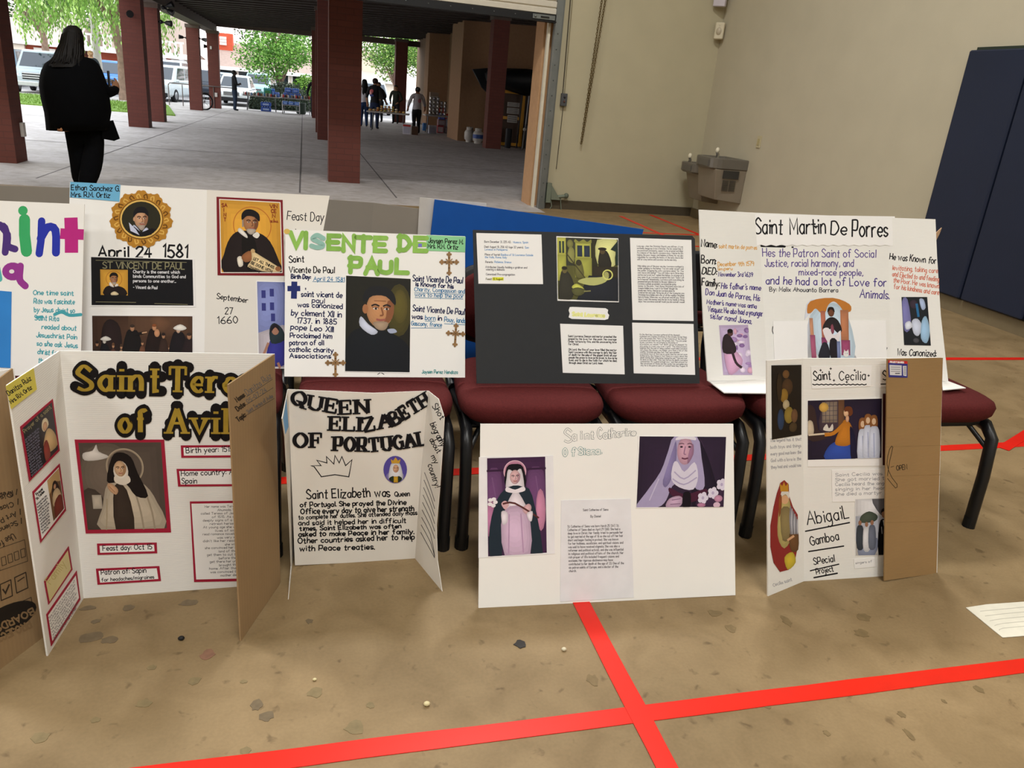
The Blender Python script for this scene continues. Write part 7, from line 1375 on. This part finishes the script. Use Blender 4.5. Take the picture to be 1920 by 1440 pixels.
def weeping(name, label, base, seed):
    t = thing(name, label, 'tree', base); rnd = random.Random(seed); bx, by, bz = base
    m = MB(); m.tube([(bx, by, bz), (bx-.05, by, bz+.5), (bx-.02, by+.05, bz+1.6), (bx-.25, by, bz+3.0)], [.26, .2, .18, .15], BARK, 12)
    for k in range(7):
        a = 2*pi*k/7; m.tube([(bx-.25, by, bz+2.8), (bx-.25+.9*cos(a), by+.9*sin(a), bz+4.3), (bx-.25+2.3*cos(a), by+2*sin(a), bz+5.0)], [.1, .07, .03], BARK, 6)
    m.build('trunk', t)
    m = MB(); ms = [M(c, .7, var=.2, scale=1.5, spec=.25) for c in ('86ab52', '9cbd66', '729a46', 'aeca82')]
    for s_ in range(520):
        a = rnd.uniform(0, 2*pi); q = rnd.uniform(.1, 1)**.6; x, y = bx-.7+2.9*q*cos(a), by+2.6*q*sin(a); z = bz+6.6-1.9*q*q+rnd.uniform(-.5, .4); L_ = rnd.uniform(1.2, 3.4); mm = rnd.choice(ms); k = 0
        while k < L_:
            sx, sy = x+.12*sin(k*2+s_)+rnd.uniform(-.1, .1), y+rnd.uniform(-.12, .12); zz = z-k
            if zz < bz+1.75+.25*sin(s_): break
            an = rnd.uniform(0, pi); w, l = .035*rnd.uniform(.7, 1.4), .15*rnd.uniform(.7, 1.3); b_ = V3((cos(an)*w, sin(an)*w, 0)); d = V3((rnd.uniform(-.35, .35), rnd.uniform(-.35, .35), -1))*l; p = V3((sx, sy, zz))
            b0 = len(m.v); m.v.extend([p, p+d*.5+b_, p+d, p+d*.5-b_]); m.f.append([b0, b0+1, b0+2, b0+3]); m.mi.append(m.slot(mm)); m.sm.append(False)
            k += rnd.uniform(.05, .1)
    m.build('foliage', t)
weeping('weeping_tree', 'big drooping green tree whose trunk stands on the lawn', (-7.0, 36.6, gz(36.6)), 9)
t = thing('tree_trunk', 'pale slim trunk seen through the drooping leaves', 'tree', (-8.62, 39.9, zc)); m = MB(); m.tube([(-8.62, 39.9, zc), (-8.64, 39.9, 1.5), (-8.66, 39.9, 4.2)], [.2, .16, .12], M('b8b4ac', .8), 10); m.build('trunk', t)
tree('leafy_tree', 'darker leafy tree behind the head of the person in black', (-13.4, 50, zc), 8.2, 3.0, 1, 3.3, ('4d7a3c', '5f8a48', '3b6430'), 7500, .2, 1.5, .0, 5, 9, thick=.2)
tree('leafy_tree', 'bushy bright green tree over the dark hedge', (-1.2, 44.3, zc), 3.75, 1.15, 1, 1.75, ('5a8a34', '74a244', '467230', '8ab45a'), 7500, .14, .8, .0, 8, 9, thick=.12)
tree('leafy_tree', 'green tree beside the far dark red column', (5.75, 53, zc), 5.0, 1.6, 1, 1.9, ('5f8a3a', '7aa24c', '4c7434', '98b860'), 8000, .16, 1.0, .0, 12, 8, thick=.13)
tree('pine_tree', 'grey green pine far behind the red chimney', (-2.6, 88, -1.3), 10.5, 5.5, 1, 4.2, ('5c6a58', '6d7a66', '4a5848'), 6500, .3, 1.5, .0, 15, 10, thick=.25)
tree('pine_tree', 'bare-looking dark tree beyond the pale low roof', (6.4, 96, -1.3), 10.4, 5.5, 1, 2.4, ('5a6254', '4a5246'), 1800, .3, 1.1, .0, 17, 9, thick=.18)
tree('conifer', 'small grey conifer above the far roof at the photo edge', (-29, 82, -1.3), 11.5, 6, 1, 1.8, ('6a7468', '586456'), 1500, .28, 1.1, .0, 19, 6, thick=.2)
def shrub(label, base, sx, sy, sz, leafc, n, size, seed, name='shrub', group=None):
    t = thing(name, label, 'shrub', base, group); rnd = random.Random(seed); m = MB(); ms = [M(c, .75, var=.2, scale=2) for c in leafc]; b = V3(base)
    for i in range(n):
        d = V3((rnd.gauss(0, 1), rnd.gauss(0, 1), rnd.gauss(0, 1))).normalized(); d = V3((d.x*sx, d.y*sy, abs(d.z)*sz))*rnd.uniform(.75, 1.04); p = b+d+V3((0, 0, .02))
        a = V3((rnd.gauss(0, 1), rnd.gauss(0, 1), rnd.gauss(0, 1))).normalized(); c = a.cross(V3((rnd.gauss(0, 1), rnd.gauss(0, 1), rnd.gauss(0, 1)))).normalized(); s_ = size*rnd.uniform(.6, 1.3)
        b0 = len(m.v); m.v.extend([p-a*s_*.5, p+c*s_*.3, p+a*s_*.5, p-c*s_*.3]); m.f.append([b0, b0+1, b0+2, b0+3]); m.mi.append(m.slot(rnd.choice(ms))); m.sm.append(False)
    m.build('foliage', t)
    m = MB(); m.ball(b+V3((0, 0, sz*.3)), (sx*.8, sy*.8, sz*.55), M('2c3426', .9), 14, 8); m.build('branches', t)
    return t
shrub('dark clipped hedge behind the grocery tables', (-.78, 40.2, zc), 1.1, .8, 1.2, ('3c4a38', '4a5442', '323e30'), 4500, .1, 31)
shrub('yellow green shrub growing out of the dark hedge', (.15, 42.0, zc), .95, .7, 1.6, ('6c9a34', '86b044', '52802c'), 2800, .11, 32)
shrub('dark low shrub beside the feet of the man with folded arms', (-1.95, 38.5, zc), .45, .45, .7, ('38463a', '46543e', '2e3a2c'), 1600, .09, 33)
shrub('dark shrub behind the second grocery table', (.95, 39.0, zc), .6, .6, 1.0, ('34402f', '425038', '2c362a'), 1800, .09, 34)

# ------------------------------------------------------------------ houses
BR2 = M('a8543e', .85, var=.08, scale=3, kind='brick'); RF = M('a58f84', .9, var=.1, scale=5); CRM2 = M('e4dccd', .7); WTR = M('e8e6e0', .6)
zc = -1.3
def house(label, x0, x1, y0, y1, hw, wall, roof_h, roofm, wins, name='house', over=.5, door=None):
    t = thing(name, label, 'house', ((x0+x1)/2, y0, zc)); m = MB(); m.box(((x0+x1)/2, (y0+y1)/2, zc+hw/2), (x1-x0, y1-y0, hw), wall); m.build('walls', t)
    m = MB(); a, b, c, d = x0-over, x1+over, y0-over, y1+over; ym = (c+d)/2; z1 = zc+hw
    m.add([(a, c, z1), (b, c, z1), (b, d, z1), (a, d, z1), (a, ym, z1+roof_h), (b, ym, z1+roof_h)], [(0, 1, 5, 4), (2, 3, 4, 5), (1, 2, 5), (3, 0, 4), (0, 3, 2, 1)], roofm); m.build('roof', t)
    m = MB(); m.box(((a+b)/2, c, z1-.05), (b-a, .12, .25), WTR); m.build('eaves', t)
    for (wx, wz, ww, wh) in wins:
        m = MB(); m.box((wx, y0-.03, zc+wz), (ww+.2, .08, wh+.2), WTR); o = m.build('window', t); m = MB(); m.box((wx, y0-.06, zc+wz), (ww, .06, wh), GLS); m.build('pane', o)
    return t
zh = lambda px, py, Y: aty(px, py, Y).z-zc
xh = lambda px, py, Y: aty(px, py, Y).x
h1 = house('red brick house with pale eaves beyond the pale wagon', -31, -15.2, 63, 72, zh(60, 79, 63), BR2, 2.2, M('b0a098', .9), ((-20.5, 1.7, 1.6, 1.1), (-26, 1.7, 1.6, 1.1)))
m = MB(); m.box((xh(33, 95, 62.8), 62.85, zh(33, 79, 63)/2+zc), (.9, .25, zh(33, 79, 63)-.2), CRM2); m.build('porch_post', h1)
m = MB(); m.box((xh(84, 100, 62.8), 62.9, aty(84, 104, 62.8).z), (1.3, .16, .9), WTR); m.build('sign_board', h1)
fz = aty(330, 105, 59).z
h2 = house('brick house with a white balcony behind the column pair', -13.8, -7.9, 63.2, 70, fz-zc, BR2, .3, RF, ((xh(341, 128, 63.2), aty(341, 127, 63.2).z-zc, 1.1, .8),))
m = MB(); m.box((-11.0, 62.6, fz), (6.2, 1.6, .35), WTR); o = m.build('balcony_floor', h2)
rt = aty(330, 80, 61.9).z
m = MB(); m.box((-11.0, 61.9, rt), (6.2, .1, .12), WTR); m.build('balcony_rail', o)
for i in range(17): m = MB(); m.box((-14.0+i*.37, 61.9, (rt+fz)/2+.05), (.17, .07, rt-fz-.2), WTR); m.build('baluster', o)
m = MB(); m.box((-10.9, 67.5, fz+1.4), (5.6, 4.6, 2.6), M('b8a89e', .8)); m.build('upper_storey', h2)
h3 = house('low house with tan shingle roof and a row of white windows', -6.2, 1.2, 66, 77, zh(430, 127, 66), CRM2, 1.9, RF, [(-5.5+i*1.3, zh(430, 139, 66), .95, 1.0) for i in range(5)], over=.6)
cx_ = xh(424, 80, 70); m = MB(); m.box((cx_, 70, (aty(424, 63, 70).z+2.0)/2), (xh(437, 80, 70)-xh(411, 80, 70), 1.2, aty(424, 63, 70).z-2.0), M('c8583c', .85, var=.08, scale=3, kind='brick')); o = m.build('chimney', h3)
for i in range(3): m = MB(); m.box((xh(418, 75, 69.3), 69.36, aty(418, 71+i*5.5, 69.3).z), (.5, .12, .18), WTR); m.build('vent_slat', o)
h4 = house('pale low building with a beige roof beyond the people', 2.6, 8.6, 78, 86, zh(692, 150, 78), CRM2, zh(692, 124, 82)-zh(692, 150, 78), M('b7a79c', .9), ((4.2, 1.5, 1.2, .9), (6.2, 1.5, 1.2, .9)))
uz = aty(690, 98, 81).z; m = MB(); m.box((xh(691, 110, 81), 81, (uz+1.8)/2), (xh(702, 110, 81)-xh(678, 110, 81), 1.8, uz-1.8), M('cfc0ae', .8)); o = m.build('roof_unit', h4)
for i in range(5): m = MB(); m.box((xh(695+i*1.4, 108, 80), 80.07, aty(692, 108, 80).z), (.035, .06, .6), M('8a8078', .7)); m.build('vent_slat', o)
